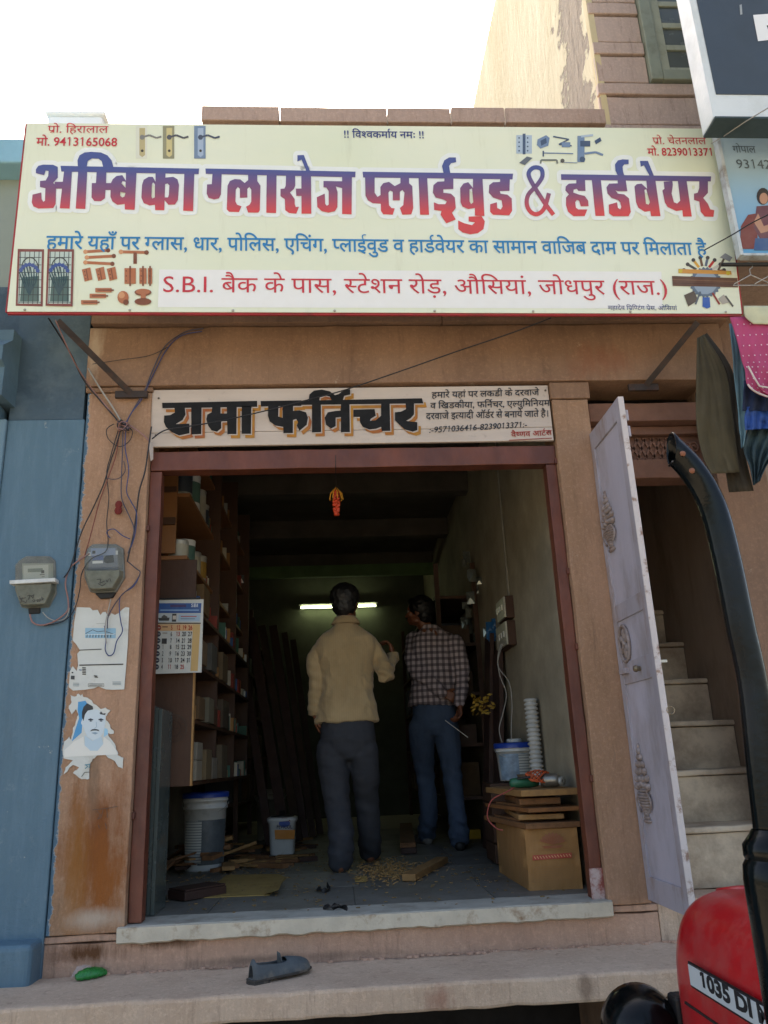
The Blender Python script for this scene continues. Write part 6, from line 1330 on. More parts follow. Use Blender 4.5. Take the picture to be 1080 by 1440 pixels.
mb.lathe(pr, (1.145, 4.80, FZ), n=20).build('ribbed_tube', mat('white_ribbed_plastic', '#bdbdb8', rough=.45), rp)
fl_ = MB(); rnd = random.Random(5)
for i in range(40):
    c = V3((1.0+rnd.uniform(-.07, .08), 5.62+rnd.uniform(-.03, .03), 1.86+rnd.uniform(-.06, .07))); a = V3((rnd.uniform(-1, 1), rnd.uniform(-1, 1), rnd.uniform(-1, 1))).normalized()*.022; b = a.orthogonal().normalized()*.014
    fl_.add([c-a, c+b, c+a, c-b, c+a.cross(b).normalized()*.008], [(0, 1, 4), (1, 2, 4), (2, 3, 4), (3, 0, 4)])
tag(fl_.build('yellow_garland', mat('yellow_petals', '#a8862c', rough=.7)), 'crumpled yellow garland hanging in front of the red brown boards', 'garland')
for i, pts in enumerate(([(705, 905), (700, 925), (703, 950), (712, 975), (708, 1000), (702, 1025), (706, 1044)], [(707, 905), (700, 935), (716, 960), (720, 990), (719, 1020), (719, 1040)])):
    wire('white_flex', [aty(x, y, 5.15) for x, y in pts], .0032, W_['white'], label=('left', 'right')[i]+' thin pale flex dangling from the lower switch board', cat='wire')
k = NB('shiny_packet_film'); k.b.inputs['Base Color'].default_value = (*hx('#8e9690'), 1); k.b.inputs['Roughness'].default_value = .12; k.b.inputs['Metallic'].default_value = .6; MSH = k.m
k = NB('blue_packet_film'); k.b.inputs['Base Color'].default_value = (*hx('#2a5c8a'), 1); k.b.inputs['Roughness'].default_value = .2; MSB = k.m
rnd = random.Random(21)
def packet(c, s_, m_, label, group):
    a = rnd.uniform(-.6, .6); u = V3((math.cos(a), math.sin(a), 0)); w = V3((0, 0, 1)); nn2 = u.cross(w)
    mb = MB(); vs = [c-u*s_-w*s_*1.5, c+u*s_-w*s_*1.5, c+u*s_+w*s_*1.5, c-u*s_+w*s_*1.5, c+nn2*s_*.45, c-nn2*s_*.45]
    mb.add(vs, [(0, 1, 4), (1, 2, 4), (2, 3, 4), (3, 0, 4), (1, 0, 5), (2, 1, 5), (3, 2, 5), (0, 3, 5)]); tag(mb.build('hardware_packet', m_), label, 'packet', group)
for i in range(34):
    yy_ = rnd.uniform(780, 905); w_ = 'top' if yy_ < 820 else 'middle' if yy_ < 865 else 'bottom'; packet(aty(rnd.uniform(652, 704), yy_, rnd.uniform(6.2, 7.0)), rnd.uniform(.02, .035), MSH, 'small shiny hardware packet at the %s of the dark hanging cluster on the right' % w_, '%s packets hanging at the right' % w_)
for i in range(10): packet(aty(rnd.uniform(688, 708), rnd.uniform(868, 905), rnd.uniform(5.9, 6.1)), rnd.uniform(.02, .03), MSB, 'small blue hardware packet hanging left of the switch boards', 'blue packets at the right')
for i in range(26): packet(aty(rnd.uniform(295, 345), rnd.uniform(800, 1000), rnd.uniform(6.9, 7.8)), rnd.uniform(.018, .03), MSH, 'small shiny hardware packet hanging beyond the left rack', 'packets hanging at the left')
# dark racks deeper inside, leaning timbers
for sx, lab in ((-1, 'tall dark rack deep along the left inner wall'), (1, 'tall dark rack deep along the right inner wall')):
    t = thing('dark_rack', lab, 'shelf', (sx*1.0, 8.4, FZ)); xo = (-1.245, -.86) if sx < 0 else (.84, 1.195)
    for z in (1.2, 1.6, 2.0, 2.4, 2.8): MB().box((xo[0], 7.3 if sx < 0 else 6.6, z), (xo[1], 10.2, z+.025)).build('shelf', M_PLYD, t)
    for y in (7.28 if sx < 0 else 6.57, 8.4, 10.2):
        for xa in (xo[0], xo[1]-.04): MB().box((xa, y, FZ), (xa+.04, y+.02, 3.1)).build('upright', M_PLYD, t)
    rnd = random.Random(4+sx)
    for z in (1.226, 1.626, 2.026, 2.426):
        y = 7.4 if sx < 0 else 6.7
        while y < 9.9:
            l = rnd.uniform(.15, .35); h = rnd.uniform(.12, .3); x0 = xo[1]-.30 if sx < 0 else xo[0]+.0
            o = MB().box((x0, y, z), (x0+.29, y+l, z+h)).build('stock_carton', [mat('dark_carton', '#5c452c', rough=.9), M_PLYD, bands[2], M_TAN][rnd.randrange(4)], bevel=.003); lb = 'dim carton on the %s shelf of the deep %s rack, %s' % ({1.226: 'lowest', 1.626: 'second', 2.026: 'third', 2.426: 'fourth'}[z], ('left', 'right')[sx > 0], 'near end' if y < 7.8 else 'middle' if y < 9 else 'far end'); tag(o, lb, 'box', lb); y += l+rnd.uniform(.1, .5)  # carton brown darkened for the deep racks
for i, (x0, y0, x1, y1, Y, w) in enumerate(((352, 870, 402, 1150, 7.2, .09), (368, 880, 420, 1160, 7.3, .07), (384, 880, 428, 1150, 7.5, .08), (400, 890, 440, 1150, 7.6, .06), (338, 900, 380, 1130, 7.0, .07), (412, 900, 450, 1140, 7.9, .06))):
    a = aty(x0, y0, Y+.5); b = aty(x1, y1, Y); b.z = FZ+.01
    o = MB().beam(b, a, w, .03, up=(0, 1, 0)).build('leaning_timber', [M_WOODR, mat('dark_old_batten', '#3a2a1e', rough=.85)][i % 2], bevel=.003); tag(o, 'dark timber batten leaning inside the shop, %s of six from the left' % ('second', 'third', 'fourth', 'fifth', 'first', 'sixth')[i], 'timber', 'timber battens leaning inside')
# tube lights
def tube_light(c, L, label, lit):
    t = thing('tube_light', label, 'lamp', c); c = V3(c)
    MB().box((c.x-L/2-.03, c.y+.02, c.z+.0), (c.x+L/2+.03, c.y+.07, c.z+.05)).build('fixture', mat('white_fixture', '#b9bcb4', rough=.5), t, bevel=.004)
    if lit: m_ = mat('lit_tube', (.86, 1.0, .62), emit=lit, var=0, bump=0)
    else: m_ = mat('unlit_tube', '#b9bcb4', rough=.3)
    MB().tube([(c.x-L/2, c.y, c.z), (c.x+L/2, c.y, c.z)], .014, 10).build('tube', m_, t)
    for s_ in (-1, 1): MB().box((c.x+s_*(L/2+.012)-.012, c.y-.015, c.z-.018), (c.x+s_*(L/2+.012)+.012, c.y+.019, c.z+.02)).build('lamp_holder', mat('white_fixture', '#b9bcb4'), t)
p = aty(476, 853, 10.38); tube_light(p, .98, 'lit greenish white tube light on the back wall between the two men', 5.0)
p = aty(458, 671, 5.9); tube_light((p.x, p.y, 3.72), .98, 'unlit tube light under the front ceiling beam', 0)
# wood offcuts and sheets on the floor
rnd = random.Random(17); cols = [(M_WOOD, 'pale'), (M_WOOD2, 'brown'), (M_WOODR, 'red brown')]
for i in range(84):
    x, y = rnd.uniform(232, 440), rnd.uniform(1178, 1232)
    if x > 330: y = rnd.uniform(1180, 1222)
    if x < 300: y = rnd.uniform(1185, 1238)
    if i > 58: x, y = rnd.uniform(245, 300), rnd.uniform(1195, 1228)
    p = atz(x, y, FZ); 
    if p.x < -1.1: p.x = -1.1+rnd.uniform(0, .1)
    lift = rnd.uniform(0, .13)*max(0, 1-abs(x-275)/90); a = rnd.uniform(0, PI); el = rnd.uniform(-.3, .3); L, w, th = rnd.uniform(.10, .34), rnd.uniform(.03, .09), rnd.uniform(.010, .028)
    if lift < .02: el = 0
    u = V3((math.cos(a)*math.cos(el), math.sin(a)*math.cos(el), math.sin(el))); v = V3((-math.sin(a), math.cos(a), 0)); wv = u.cross(v)
    m_, nm = cols[min(2, int(rnd.random()*2.6))]
    o = MB().obox(V3((p.x, p.y, FZ+lift+th/2+abs(math.sin(el))*L/2)), u*L/2, v*w/2, wv*th/2).build('wood_offcut', m_, bevel=.002)
    wh = 'at the left wall side of' if x < 262 else 'in front of the large bucket in' if x < 300 else 'in the middle of' if x < 350 else 'before the adhesive bucket in' if x < 400 else 'at the right end of'
    sz = 'short' if L < .18 else 'long' if L > .26 else 'medium'; ps = 'tilted' if abs(el) > .02 else 'flat'
    lb = '%s %s %s wood offcut %s the floor heap' % (sz, ps, nm, wh); tag(o, lb, 'offcut', '%s offcuts' % lb)
cs_ = MB(); q = [atz(*p, FZ+.004) for p in ((285, 1262), (318, 1230), (392, 1229), (403, 1234), (385, 1252), (379, 1258), (330, 1260))]
cs_.poly(q, depth=V3((0, 0, .004))); tag(cs_.build('cardboard_sheet', mat('yellow_card', '#a68a4e', rough=.85, var=.15, dirt='#86682f', dscale=4)), 'flat yellowish cardboard sheet lying on the floor behind the threshold', 'cardboard')
f0, f1, f2 = atz(370, 1258, FZ+.005), atz(400, 1233, FZ+.005), atz(386, 1252, FZ+.03)
tag(MB().add([f0, f1, f2+V3((.02, 0, .0))], [(0, 1, 2)]).build('folded_flap', mat('yellow_card', '#a68a4e')), 'torn folded corner flap lifting at the right of the cardboard sheet', 'cardboard')
a, b = atz(262, 1268, FZ), atz(318, 1258, FZ); d = (b-a).normalized(); e = V3((-d.y, d.x, 0)); c = (a+b)/2+e*.08
bxk = thing('wooden_box', 'dark red brown wooden box with a grooved lid just behind the threshold', 'box', c)
MB().obox(c+V3((0, 0, .022)), d*.125, e*.075, V3((0, 0, .020))).build('box_body', M_WOODR, bxk, bevel=.003); MB().obox(c+V3((0, 0, .048)), d*.122, e*.072, V3((0, 0, .0045))).build('box_lid', M_WOODR, bxk, bevel=.002)
a, b = atz(575, 1240, FZ), atz(622, 1214, FZ); tag(MB().beam(a+V3((0, 0, .02)), b+V3((0, 0, .02)), .075, .035).build('plank_offcut', M_WOOD, bevel=.003), 'pale squared plank lying right of the sawdust', 'plank')
a, b = atz(574, 1200, FZ), atz(571, 1168, FZ); tag(MB().beam(a+V3((0, 0, .045)), b+V3((0, 0, .045)), .11, .045).build('timber_beam', M_WOOD2, bevel=.003), 'upper squared timber running inward between the two men', 'timber'); tag(MB().beam(a+V3((0, -.05, .02)), b+V3((0, 0, .02)), .11, .035).build('timber_beam', M_WOODR, bevel=.003), 'lower red brown timber running inward between the two men', 'timber')
a = atz(507, 1240, FZ); tag(MB().poly([a+V3((-.03, .0, .004)), a+V3((.03, -.03, .004)), a+V3((.04, .08, .02)), a+V3((-.03, .09, .01))], depth=V3((0, 0, .003))).build('cardboard_scrap', mat('yellow_card', '#a68a4e')), 'small cardboard scrap lying near the threshold by the sawdust', 'cardboard')
a = atz(668, 1180, FZ); tag(MB().box((a.x-.05, a.y, FZ), (a.x+.05, a.y+.1, FZ+.07)).build('yellow_block', mat('yellow_tin', '#b08a20'), bevel=.004), 'small yellow block on the floor by the second man\'s shoe', 'block')
sw = MB(); rnd = random.Random(9)
for i in range(900):
    x = rnd.gauss(545, 26); y = rnd.gauss(1224, 8)
    if y > 1252 or y < 1195: continue
    p = atz(x, y, FZ+.003+rnd.random()*.012); a = rnd.uniform(0, PI); r = rnd.uniform(.006, .018); u = V3((math.cos(a), math.sin(a), rnd.uniform(-.3, .3)))*r; v = V3((-math.sin(a), math.cos(a), .2))*r*.35
    sw.add([p-u, p+v, p+u+V3((0, 0, .006)), p-v], [(0, 1, 2, 3)])
tag(sw.build('wood_shavings', mat('wood_shavings', '#a8814c', rough=.9, var=.3, scale=40)), 'curly pale wood shavings scattered on the floor by the men', kind='stuff')
for i, (pts, lab) in enumerate((([(447, 1250), (452, 1254), (460, 1253), (464, 1249), (460, 1247)], 'curled black strip on the floor tiles just behind the threshold'), ([(456, 1276), (466, 1279), (476, 1275), (488, 1279)], 'crumpled black tape scrap lying on the threshold stone'))):
    zq = FZ+.006
    pp = [atz(x, y, zq)+V3((0, 0, .006*math.sin(j*1.9)+.004)) for j, (x, y) in enumerate(pts)]
    mb = MB().tube(smooth_pts(pp, 4), [(.010+.006*math.sin(q*1.3), .003) for q in range((len(pp)-1)*4+1)], 6, smooth=False)
    if i: mb.tube([pp[1], pp[1]+V3((.03, -.02, .01)), pp[2]+V3((.01, -.03, .002))], .005, 5, smooth=False)
    tag(mb.build('black_scrap', M_BLACK), lab, 'scrap')

db = MB(); rnd = random.Random(77)
for i in range(1500):
    x = rnd.uniform(215, 800); y = rnd.triangular(1170, 1285, 1225)
    p = atz(x, y, FZ+.002)
    if not (-1.2 < p.x < 1.1 and 3.8 < p.y < 8) or (x > 460 and rnd.random() < .6): continue
    r = rnd.uniform(.002, .010); a = rnd.uniform(0, PI); u = V3((math.cos(a), math.sin(a), 0))*r; v = V3((-math.sin(a), math.cos(a), 0))*r*rnd.uniform(.2, .7); db.obox(p+V3((0, 0, r*.15)), u, v, V3((0, 0, r*.2)))
tag(db.build('floor_debris', mat('floor_debris', '#8a7048', rough=.9, var=.5, scale=30)), kind='stuff')

# ================================================================ people
def blob(mb, c, rx_, ry_, rz_, rot=None, n=14, m_=8):
    c = V3(c); vs = []; R = rot or Matrix.Identity(3)
    for i in range(m_+1):
        a = PI*i/m_-PI/2
        for q in range(n): b = 2*PI*q/n; vs.append(c+R @ V3((rx_*math.cos(a)*math.cos(b), ry_*math.cos(a)*math.sin(b), rz_*math.sin(a))))
    mb.add(vs, [(i*n+q, i*n+(q+1) % n, (i+1)*n+(q+1) % n, (i+1)*n+q) for i in range(m_) for q in range(n)], True)
def limb(mb, pts, rs, n=14):
    P_ = smooth_pts(pts, 4); R_ = []
    for i in range(len(pts)-1):
        for q in range(4): R_.append(rs[i]+(rs[i+1]-rs[i])*q/4)
    R_.append(rs[-1]); mb.tube(P_, R_, n); blob(mb, pts[0], rs[0], rs[0], rs[0]); blob(mb, pts[-1], rs[-1], rs[-1], rs[-1])
def rings(mb, data, n=24, yaw=0):
    """torso lofts: (centre, half width, half depth)"""
    cy, sy = math.cos(yaw), math.sin(yaw); vs = []
    D = []
    for i in range(len(data)-1):
        for q in range(3): t = q/3; D.append((V3(data[i][0]).lerp(V3(data[i+1][0]), t), data[i][1]+(data[i+1][1]-data[i][1])*t, data[i][2]+(data[i+1][2]-data[i][2])*t))
    D.append((V3(data[-1][0]), data[-1][1], data[-1][2]))
    for c, a, b in D:
        for q in range(n):
            t = 2*PI*q/n; x, y = a*math.copysign(abs(math.cos(t))**.85, math.cos(t)), b*math.copysign(abs(math.sin(t))**.85, math.sin(t)); vs.append(c+V3((x*cy-y*sy, x*sy+y*cy, 0)))
    k = len(D); mb.add(vs, [(i*n+q, i*n+(q+1) % n, (i+1)*n+(q+1) % n, (i+1)*n+q) for i in range(k-1) for q in range(n)]+[tuple(reversed(range(n))), tuple(range((k-1)*n, k*n))], True)
def fuse(mb, name, m_, parent, voxel=.006, smooth=6, wrinkle=None, keep=None):
    """union of the rough shapes as ONE continuous smooth surface"""
    me = mb.mesh('t'); o = bpy.data.objects.new('t', me); COL.objects.link(o)
    r = o.modifiers.new('r', 'REMESH'); r.mode = 'VOXEL'; r.voxel_size = voxel; r.use_smooth_shade = True
    s_ = o.modifiers.new('s', 'SMOOTH'); s_.iterations = smooth; s_.factor = .5
    bpy.context.view_layer.update(); e = o.evaluated_get(bpy.context.evaluated_depsgraph_get())
    m2 = bpy.data.meshes.new_from_object(e); bpy.data.objects.remove(o)
    if wrinkle:
        for v, nrm in zip(m2.vertices, [w.vector.copy() for w in m2.vertex_normals]):
            v.co += nrm*wrinkle(v.co)
    m2.polygons.foreach_set('use_smooth', [True]*len(m2.polygons)); m2.materials.clear(); m2.materials.append(m_); m2.update()
    return link(name, m2, parent)
def hand(mb, wrist, fwd, palm_n, size=1.0, curl=.6, thumb=1):
    """palm plus four unequal bent fingers and a thumb from the palm's side"""
    f_ = V3(fwd).normalized(); nrm = V3(palm_n); nrm = (nrm-f_*nrm.dot(f_)).normalized(); sd_ = f_.cross(nrm)*thumb; w = V3(wrist)
    for k_ in range(4):
        base = w+sd_*(.028-.0185*k_)*size; kn_ = base+f_*(.078-.004*abs(k_-1))*size
        limb(mb, [w+sd_*(.014-.009*k_)*size, kn_], [.015*size, .0115*size], 8)
        L = (.038, .043, .040, .032)[k_]*size; p = kn_; d = f_
        ang = 0; prev = [p]
        for j, fr in enumerate((1, .7, .55)):
            ang += curl*(.7, 1.0, .7)[j]; d = f_*math.cos(ang)+nrm*math.sin(ang); p = p+d*L*fr; prev.append(p)
        limb(mb, prev, [.0098*size, .009*size, .0085*size, .0072*size], 8)
    tb_ = w+sd_*.022*size+f_*.022*size; t1 = tb_+(sd_*.75+f_*.7+nrm*.25).normalized()*.042*size; t2 = t1+(sd_*.25+f_*.9+nrm*.4).normalized()*.034*size
    limb(mb, [tb_, t1, t2], [.015*size, .011*size, .0085*size], 8)
def head(mb, c, yaw, pitch=0, s_=1.0):
    """yaw 0 looks along +y; returns rotation"""
    R = Matrix.Rotation(yaw, 3, 'Z') @ Matrix.Rotation(pitch, 3, 'X'); T = lambda x, y, z: V3(c)+R @ (V3((x, y, z))*s_)
    def B(x, y, z, a, b, c_): blob(mb, T(x, y, z), a*s_, b*s_, c_*s_, R)
    B(0, -.012, .025, .076, .092, .088); B(0, .022, -.035, .056, .066, .068); B(0, .052, -.078, .030, .028, .022); B(0, .045, .03, .060, .050, .05)
    B(0, .088, -.018, .013, .018, .022); B(0, .100, -.032, .016, .014, .010); B(0, .082, -.058, .024, .012, .007); B(0, .080, -.068, .021, .012, .006)
    for sx in (-1, 1): B(sx*.030, .078, .022, .022, .012, .008); B(sx*.040, .062, -.02, .022, .024, .022); B(sx*.077, -.008, -.005, .010, .022, .032); B(sx*.045, .01, -.065, .02, .04, .025)
    return R, T
def foot(mb, heel, fwd, size=1.0):
    f_ = V3(fwd).normalized(); sd_ = V3((f_.y, -f_.x, 0)); h = V3(heel)
    limb(mb, [h+V3((0, 0, .032*size)), h+f_*.07*size+V3((0, 0, .036)), h+f_*.15*size+V3((0, 0, .026)), h+f_*.195*size+V3((0, 0, .020))], [.031*size, .032*size, .030*size, .022*size], 12)
    blob(mb, h+f_*.16*size+V3((0, 0, .018)), .043*size, .035*size, .018)
    for i in range(5): b = h+f_*(.195-.008*abs(i-1))*size+sd_*(.030-.016*i)*size+V3((0, 0, .014)); limb(mb, [b, b+f_*(.034-.004*i)*size], [.0115-.001*i, .009-.0008*i], 8)
k = NB('brown_skin'); k.l(k.mix(k.ramp(k.noise(20, 5), .3, .7), hx('#7a4a30'), hx('#693d27')), k.b.inputs['Base Color']); k.b.inputs['Roughness'].default_value = .5; k.b.inputs['Subsurface Weight'].default_value = .08; k.b.inputs['Subsurface Radius'].default_value = (.02, .008, .004); k.bump(k.noise(300, 3), .0004, .5); M_SK = k.m
M_HAIR = mat('black_hair', '#0e0c0c', rough=.55, var=.3, scale=60, bump=.002, bscale=160)
def wrk(seed, amp, stretch=(1, 1, 1), crease=(), fold=(20, 9, 8, .007)):
    s3 = V3(stretch)
    def f_(p):
        q = V3((p.x*s3.x, p.y*s3.y, p.z*s3.z)); v = amp*(mnoise.noise(q*7+V3((seed, 0, 0)))*1.0+1.1*(.35-abs(mnoise.noise(q*11+V3((0, seed, 0)))))*1.2+.5*(.35-abs(mnoise.noise(V3((q.x*14, q.y*14, q.z*34))+V3((0, 0, seed))))))
        fq = V3((p.x*fold[0]+p.z*fold[1], p.y*fold[0], p.z*fold[2]-p.x*fold[1]*.6)); g_ = .45+.9*mnoise.noise(q*4+V3((5, seed, 2)))
        v += fold[3]*max(0, g_)*(.30-abs(mnoise.noise(fq)))*2
        for c, r, fr, a in crease:
            d = (p-V3(c)).length/r
            if d < 1: v += a*(1-d)**.7*math.sin((p.z-c[2])*fr+(p.x-c[0])*fr*.5)
        return v
    return f_
def hair_cap(mb, T, s_=1.0, c=None, R=None):
    blob(mb, T(0, -.022, .046), .103*s_, .108*s_, .098*s_, R); blob(mb, T(0, -.055, -.012), .084*s_, .062*s_, .080*s_, R); blob(mb, T(0, .045, .085), .058*s_, .055*s_, .034*s_, R)
    for sx in (-1, 1): blob(mb, T(sx*.070, .010, .025), .013*s_, .022*s_, .045*s_, R)

# --- the man in the beige shirt, seen from behind
YB = 5.3; q = lambda x, y, Y=YB: aty(x, y, Y)
hl, hr = atz(479, 1228, FZ), atz(521, 1213, FZ); hr.y = 5.56
p1 = thing('person', 'barefoot man in beige long sleeved shirt seen from behind with one forearm raised', 'person', ((hl.x+hr.x)/2, 5.3, FZ))
mb = MB(); hc1 = q(486, 849); R1_, T1_ = head(mb, hc1+V3((0, .015, 0)), math.radians(-14), .05, 1.02)
sh_z = q(486, 893).z; cx1 = q(487, 950).x
hipL, hipR = q(466, 1050), q(510, 1050); kL, kR = q(474, 1130, 5.28), q(516, 1122, 5.42); aL, aR = hl+V3((0, .055, .09)), hr+V3((0, .05, .09))
limb(mb, [hc1+V3((0, -.01, -.05)), q(486, 892)+V3((0, -.01, -.03))], [.052, .062])
rings(mb, [(V3((cx1, YB, hipL.z+.0)), .125, .085), (V3((cx1, YB, hipL.z+.08)), .135, .090), (q(486, 985), .135, .095), (q(486, 940), .15, .105), (q(486, 905), .165, .10), (q(486, 890), .11, .07), (q(486, 882), .06, .055)])
sL, sR = q(453, 905), q(521, 903); eL, eR = q(444, 955, 5.28), q(541, 950, 5.26); wL, wR = q(443, 1003, 5.30), q(553, 922, 5.46)
limb(mb, [sL+V3((.02, 0, -.01)), q(445, 930), eL, wL], [.034, .032, .030, .026]); limb(mb, [sR+V3((-.02, 0, -.01)), q(532, 926), eR, eR.lerp(wR, .5), wR], [.034, .032, .030, .028, .025])
hand(mb, wL, V3((.12, .25, -1)), V3((1, 0, 0)), 1.0, .5, 1); hand(mb, wR, V3((-.15, .3, 1)), V3((-1, .3, 0)), 1.0, .75, -1)
limb(mb, [hipL, q(470, 1090), kL, q(480, 1175, 5.2), aL], [.064, .06, .048, .042, .034]); limb(mb, [hipR, q(514, 1090, 5.35), kR, q(519, 1170, 5.5), aR], [.064, .06, .048, .042, .034])
foot(mb, hl+V3((0, .02, 0)), V3((-.12, 1, 0))); foot(mb, hr+V3((0, .02, 0)), V3((.15, 1, 0)))
fuse(mb, 'body', M_SK, p1, .006, 3)
mb = MB(); hair_cap(mb, T1_, 1.0, R=R1_); fuse(mb, 'hair', M_HAIR, p1, .007, 3, lambda p: .005*mnoise.noise(p*45)+.004*mnoise.noise(p*110))
k = NB('beige_shirt_cloth'); sp = k.n('SeparateXYZ'); k.l(k.n('NewGeometry').outputs['Position'], sp.inputs[0]); fx = k.math('FRACT', k.math('MULTIPLY', sp.outputs['X'], 70))
b_ = k.mix(k.ramp(k.noise(4, 5, .6), .3, .7), hx('#b59c74'), hx('#9c835c')); b_ = k.mix(k.ramp(fx, .75, .95, 0, .25), b_, hx('#8a7048')); k.l(b_, k.b.inputs['Base Color']); k.b.inputs['Roughness'].default_value = .9; k.b.inputs['Sheen Weight'].default_value = .2
k.bump(k.math('ADD', k.noise(400, 2), k.math('MULTIPLY', k.noise(22, 4, .6), 3)), .003, .6); M_SHIRT = k.m
mb = MB(); hemz = q(488, 1016).z
rings(mb, [(V3((cx1, YB, hemz)), .203, .140), (V3((cx1, YB, hemz+.10)), .190, .132), (q(487, 970), .168, .120), (q(487, 935), .178, .122), (q(486, 912), .205, .120), (q(486, 898), .190, .100), (q(486, 889), .135, .082), (q(486, 881), .085, .070), (q(486, 875), .066, .064)])
limb(mb, [sL+V3((.01, 0, -.005)), q(443, 930), eL, wL+V3((0, 0, .02))], [.050, .048, .045, .040]); limb(mb, [sR+V3((-.01, 0, -.005)), q(534, 926), eR, eR.lerp(wR, .5), wR+V3((-.006, -.01, -.012))], [.050, .050, .050, .044, .038])
sh1 = fuse(mb, 'shirt', M_SHIRT, p1, .007, 3, wrk(2, .011, (1.2, 1, .55), [((eR.x, eR.y, eR.z), .14, 95, .008), ((eL.x, eL.y, eL.z), .12, 90, .006), ((cx1+.12, YB, hemz+.22), .22, 60, .005), ((wL.x, wL.y, wL.z), .10, 110, .006)]))
mb = MB(); cn = q(486, 868)
mb.lathe([(.060, -.035), (.062, -.006), (.066, .000), (.073, -.006), (.098, -.050), (.094, -.053), (.070, -.02)], cn+V3((0, 0, .004)), n=28, sy=.92)
o_ = mb.build('collar', M_SHIRT, p1)
for nm_, w_, d_ in (('cuff', wL+V3((0, 0, .012)), V3((.03, .05, -1))), ('cuff', wR+V3((-.006, -.008, -.010)), V3((-.1, .2, 1)))): MB().lathe([(.036, -.028), (.043, -.027), (.044, .022), (.037, .024)], w_, d_, n=20).build(nm_, M_SHIRT, p1)
M_TR1 = mat('dark_blue_grey_trousers', '#34363c', rough=.85, var=.2, scale=5, bump=.001, bscale=300)
mb = MB(); wz = hemz+.06
rings(mb, [(V3((cx1, YB, hipL.z-.085)), .07, .07), (V3((cx1, YB, hipL.z-.03)), .145, .105), (V3((cx1, YB, hipL.z+.04)), .176, .125), (V3((cx1, YB, wz)), .165, .118)])
limb(mb, [hipL+V3((0, 0, -.02)), q(470, 1090), kL, q(480, 1175, 5.2), aL+V3((0, 0, -.02))], [.098, .094, .080, .076, .078]); limb(mb, [hipR+V3((0, 0, -.02)), q(514, 1090, 5.35), kR, q(519, 1170, 5.5), aR+V3((0, 0, -.015))], [.098, .092, .078, .074, .076])
fuse(mb, 'trousers', M_TR1, p1, .008, 14, wrk(5, .006, (1, 1, .35), fold=(9, 3, 24, .006), crease=[((aL.x, aL.y, aL.z+.06), .18, 70, .007), ((aR.x, aR.y, aR.z+.06), .18, 70, .007), ((kL.x, kL.y, kL.z), .16, 60, .006), ((kR.x, kR.y, kR.z), .16, 60, .006), ((cx1, YB, hipL.z-.08), .2, 55, .005)]))

# --- the man in the checked shirt
YB = 6.3; q = lambda x, y, Y=6.3: aty(x, y, Y)
fl2, fr2 = atz(600, 1190, FZ), atz(648, 1196, FZ); fl2.y = 6.55; fl2.x = aty(602, 1190, 6.55).x
p2 = thing('person', 'man in checked shirt and jeans looking left, one arm folded behind his back', 'person', ((fl2.x+fr2.x)/2, 6.3, FZ))
mb = MB(); hc2 = q(589, 862, 6.3); R2_, T2_ = head(mb, hc2, math.radians(68), .12, 1.0)
hipL, hipR = q(592, 1020), q(627, 1020); kL, kR = q(598, 1090, 6.40), q(636, 1090, 6.28); aL, aR = fl2+V3((0, .05, .09)), fr2+V3((0, .05, .09)); cx2 = q(611, 1000).x
limb(mb, [hc2+V3((.01, 0, -.05)), q(606, 895)], [.052, .062])
rings(mb, [(V3((cx2, YB, hipL.z+.0)), .125, .085), (V3((cx2, YB, hipL.z+.10)), .13, .090), (q(614, 965), .14, .10), (q(613, 925), .16, .11), (q(611, 898), .165, .10), (q(606, 885), .09, .07)], yaw=.25)
sL, sR = q(580, 900, 6.38), q(640, 905, 6.22); eL, eR = q(588, 948, 6.22), q(650, 953, 6.18); wL, wR = q(624, 975, 6.12), q(647, 992, 6.08)
limb(mb, [sL+V3((.02, 0, 0)), q(581, 925, 6.28), eL, eL.lerp(wL, .5), wL], [.034, .032, .030, .028, .025]); limb(mb, [sR-V3((.02, 0, 0)), q(647, 930, 6.2), eR, wR], [.034, .032, .030, .026])
hand(mb, wL, V3((1, -.1, -.45)), V3((0, 1, 0)), 1.0, .7, 1); hand(mb, wR, V3((-.05, -.1, -1)), V3((-1, -.1, 0)), 1.0, .9, 1)
limb(mb, [hipL, q(594, 1055, 6.36), kL, q(603, 1140, 6.46), aL], [.064, .058, .045, .040, .034]); limb(mb, [hipR, q(632, 1055, 6.3), kR, q(642, 1140, 6.2), aR], [.064, .058, .045, .040, .034])
foot(mb, fl2+V3((0, .02, .006)), V3((-.3, 1, 0)), 1.0); foot(mb, fr2+V3((0, .02, .006)), V3((.1, 1, 0)), 1.0)
fuse(mb, 'body', M_SK, p2, .006, 3)
mb = MB(); hair_cap(mb, T2_, 1.0, R=R2_); fuse(mb, 'hair', M_HAIR, p2, .007, 3, lambda p: .005*mnoise.noise(p*45)+.004*mnoise.noise(p*110))
mb = MB()
for sx in (-1, 1): blob(mb, T2_(sx*.012, .096, -.047), .016, .008, .005, R2_)
fuse(mb, 'moustache', M_HAIR, p2, .003, 1)
for T_e, pp_ in ((T1_, p1), (T2_, p2)):
    for sx in (-1, 1):
        mb = MB(); blob(mb, T_e(sx*.031, .077, .006), .012, .012, .009); e_ = mb.build('eye', mat('eye_white', '#b8b0a4', rough=.3), pp_)
        mb = MB(); blob(mb, T_e(sx*.031, .0855, .006), .0055, .005, .0055); mb.build('iris', mat('dark_iris', '#1a0f0a', rough=.2), e_)
k = NB('checked_shirt_cloth'); sp = k.n('SeparateXYZ'); k.l(k.n('NewGeometry').outputs['Position'], sp.inputs[0])
def stripes(ax, f_, sock=None):
    v = k.math('FRACT', k.math('MULTIPLY', sock or sp.outputs[ax], f_)); return k.math('MULTIPLY', k.ramp(v, .02, .08), k.ramp(v, .55, .48))
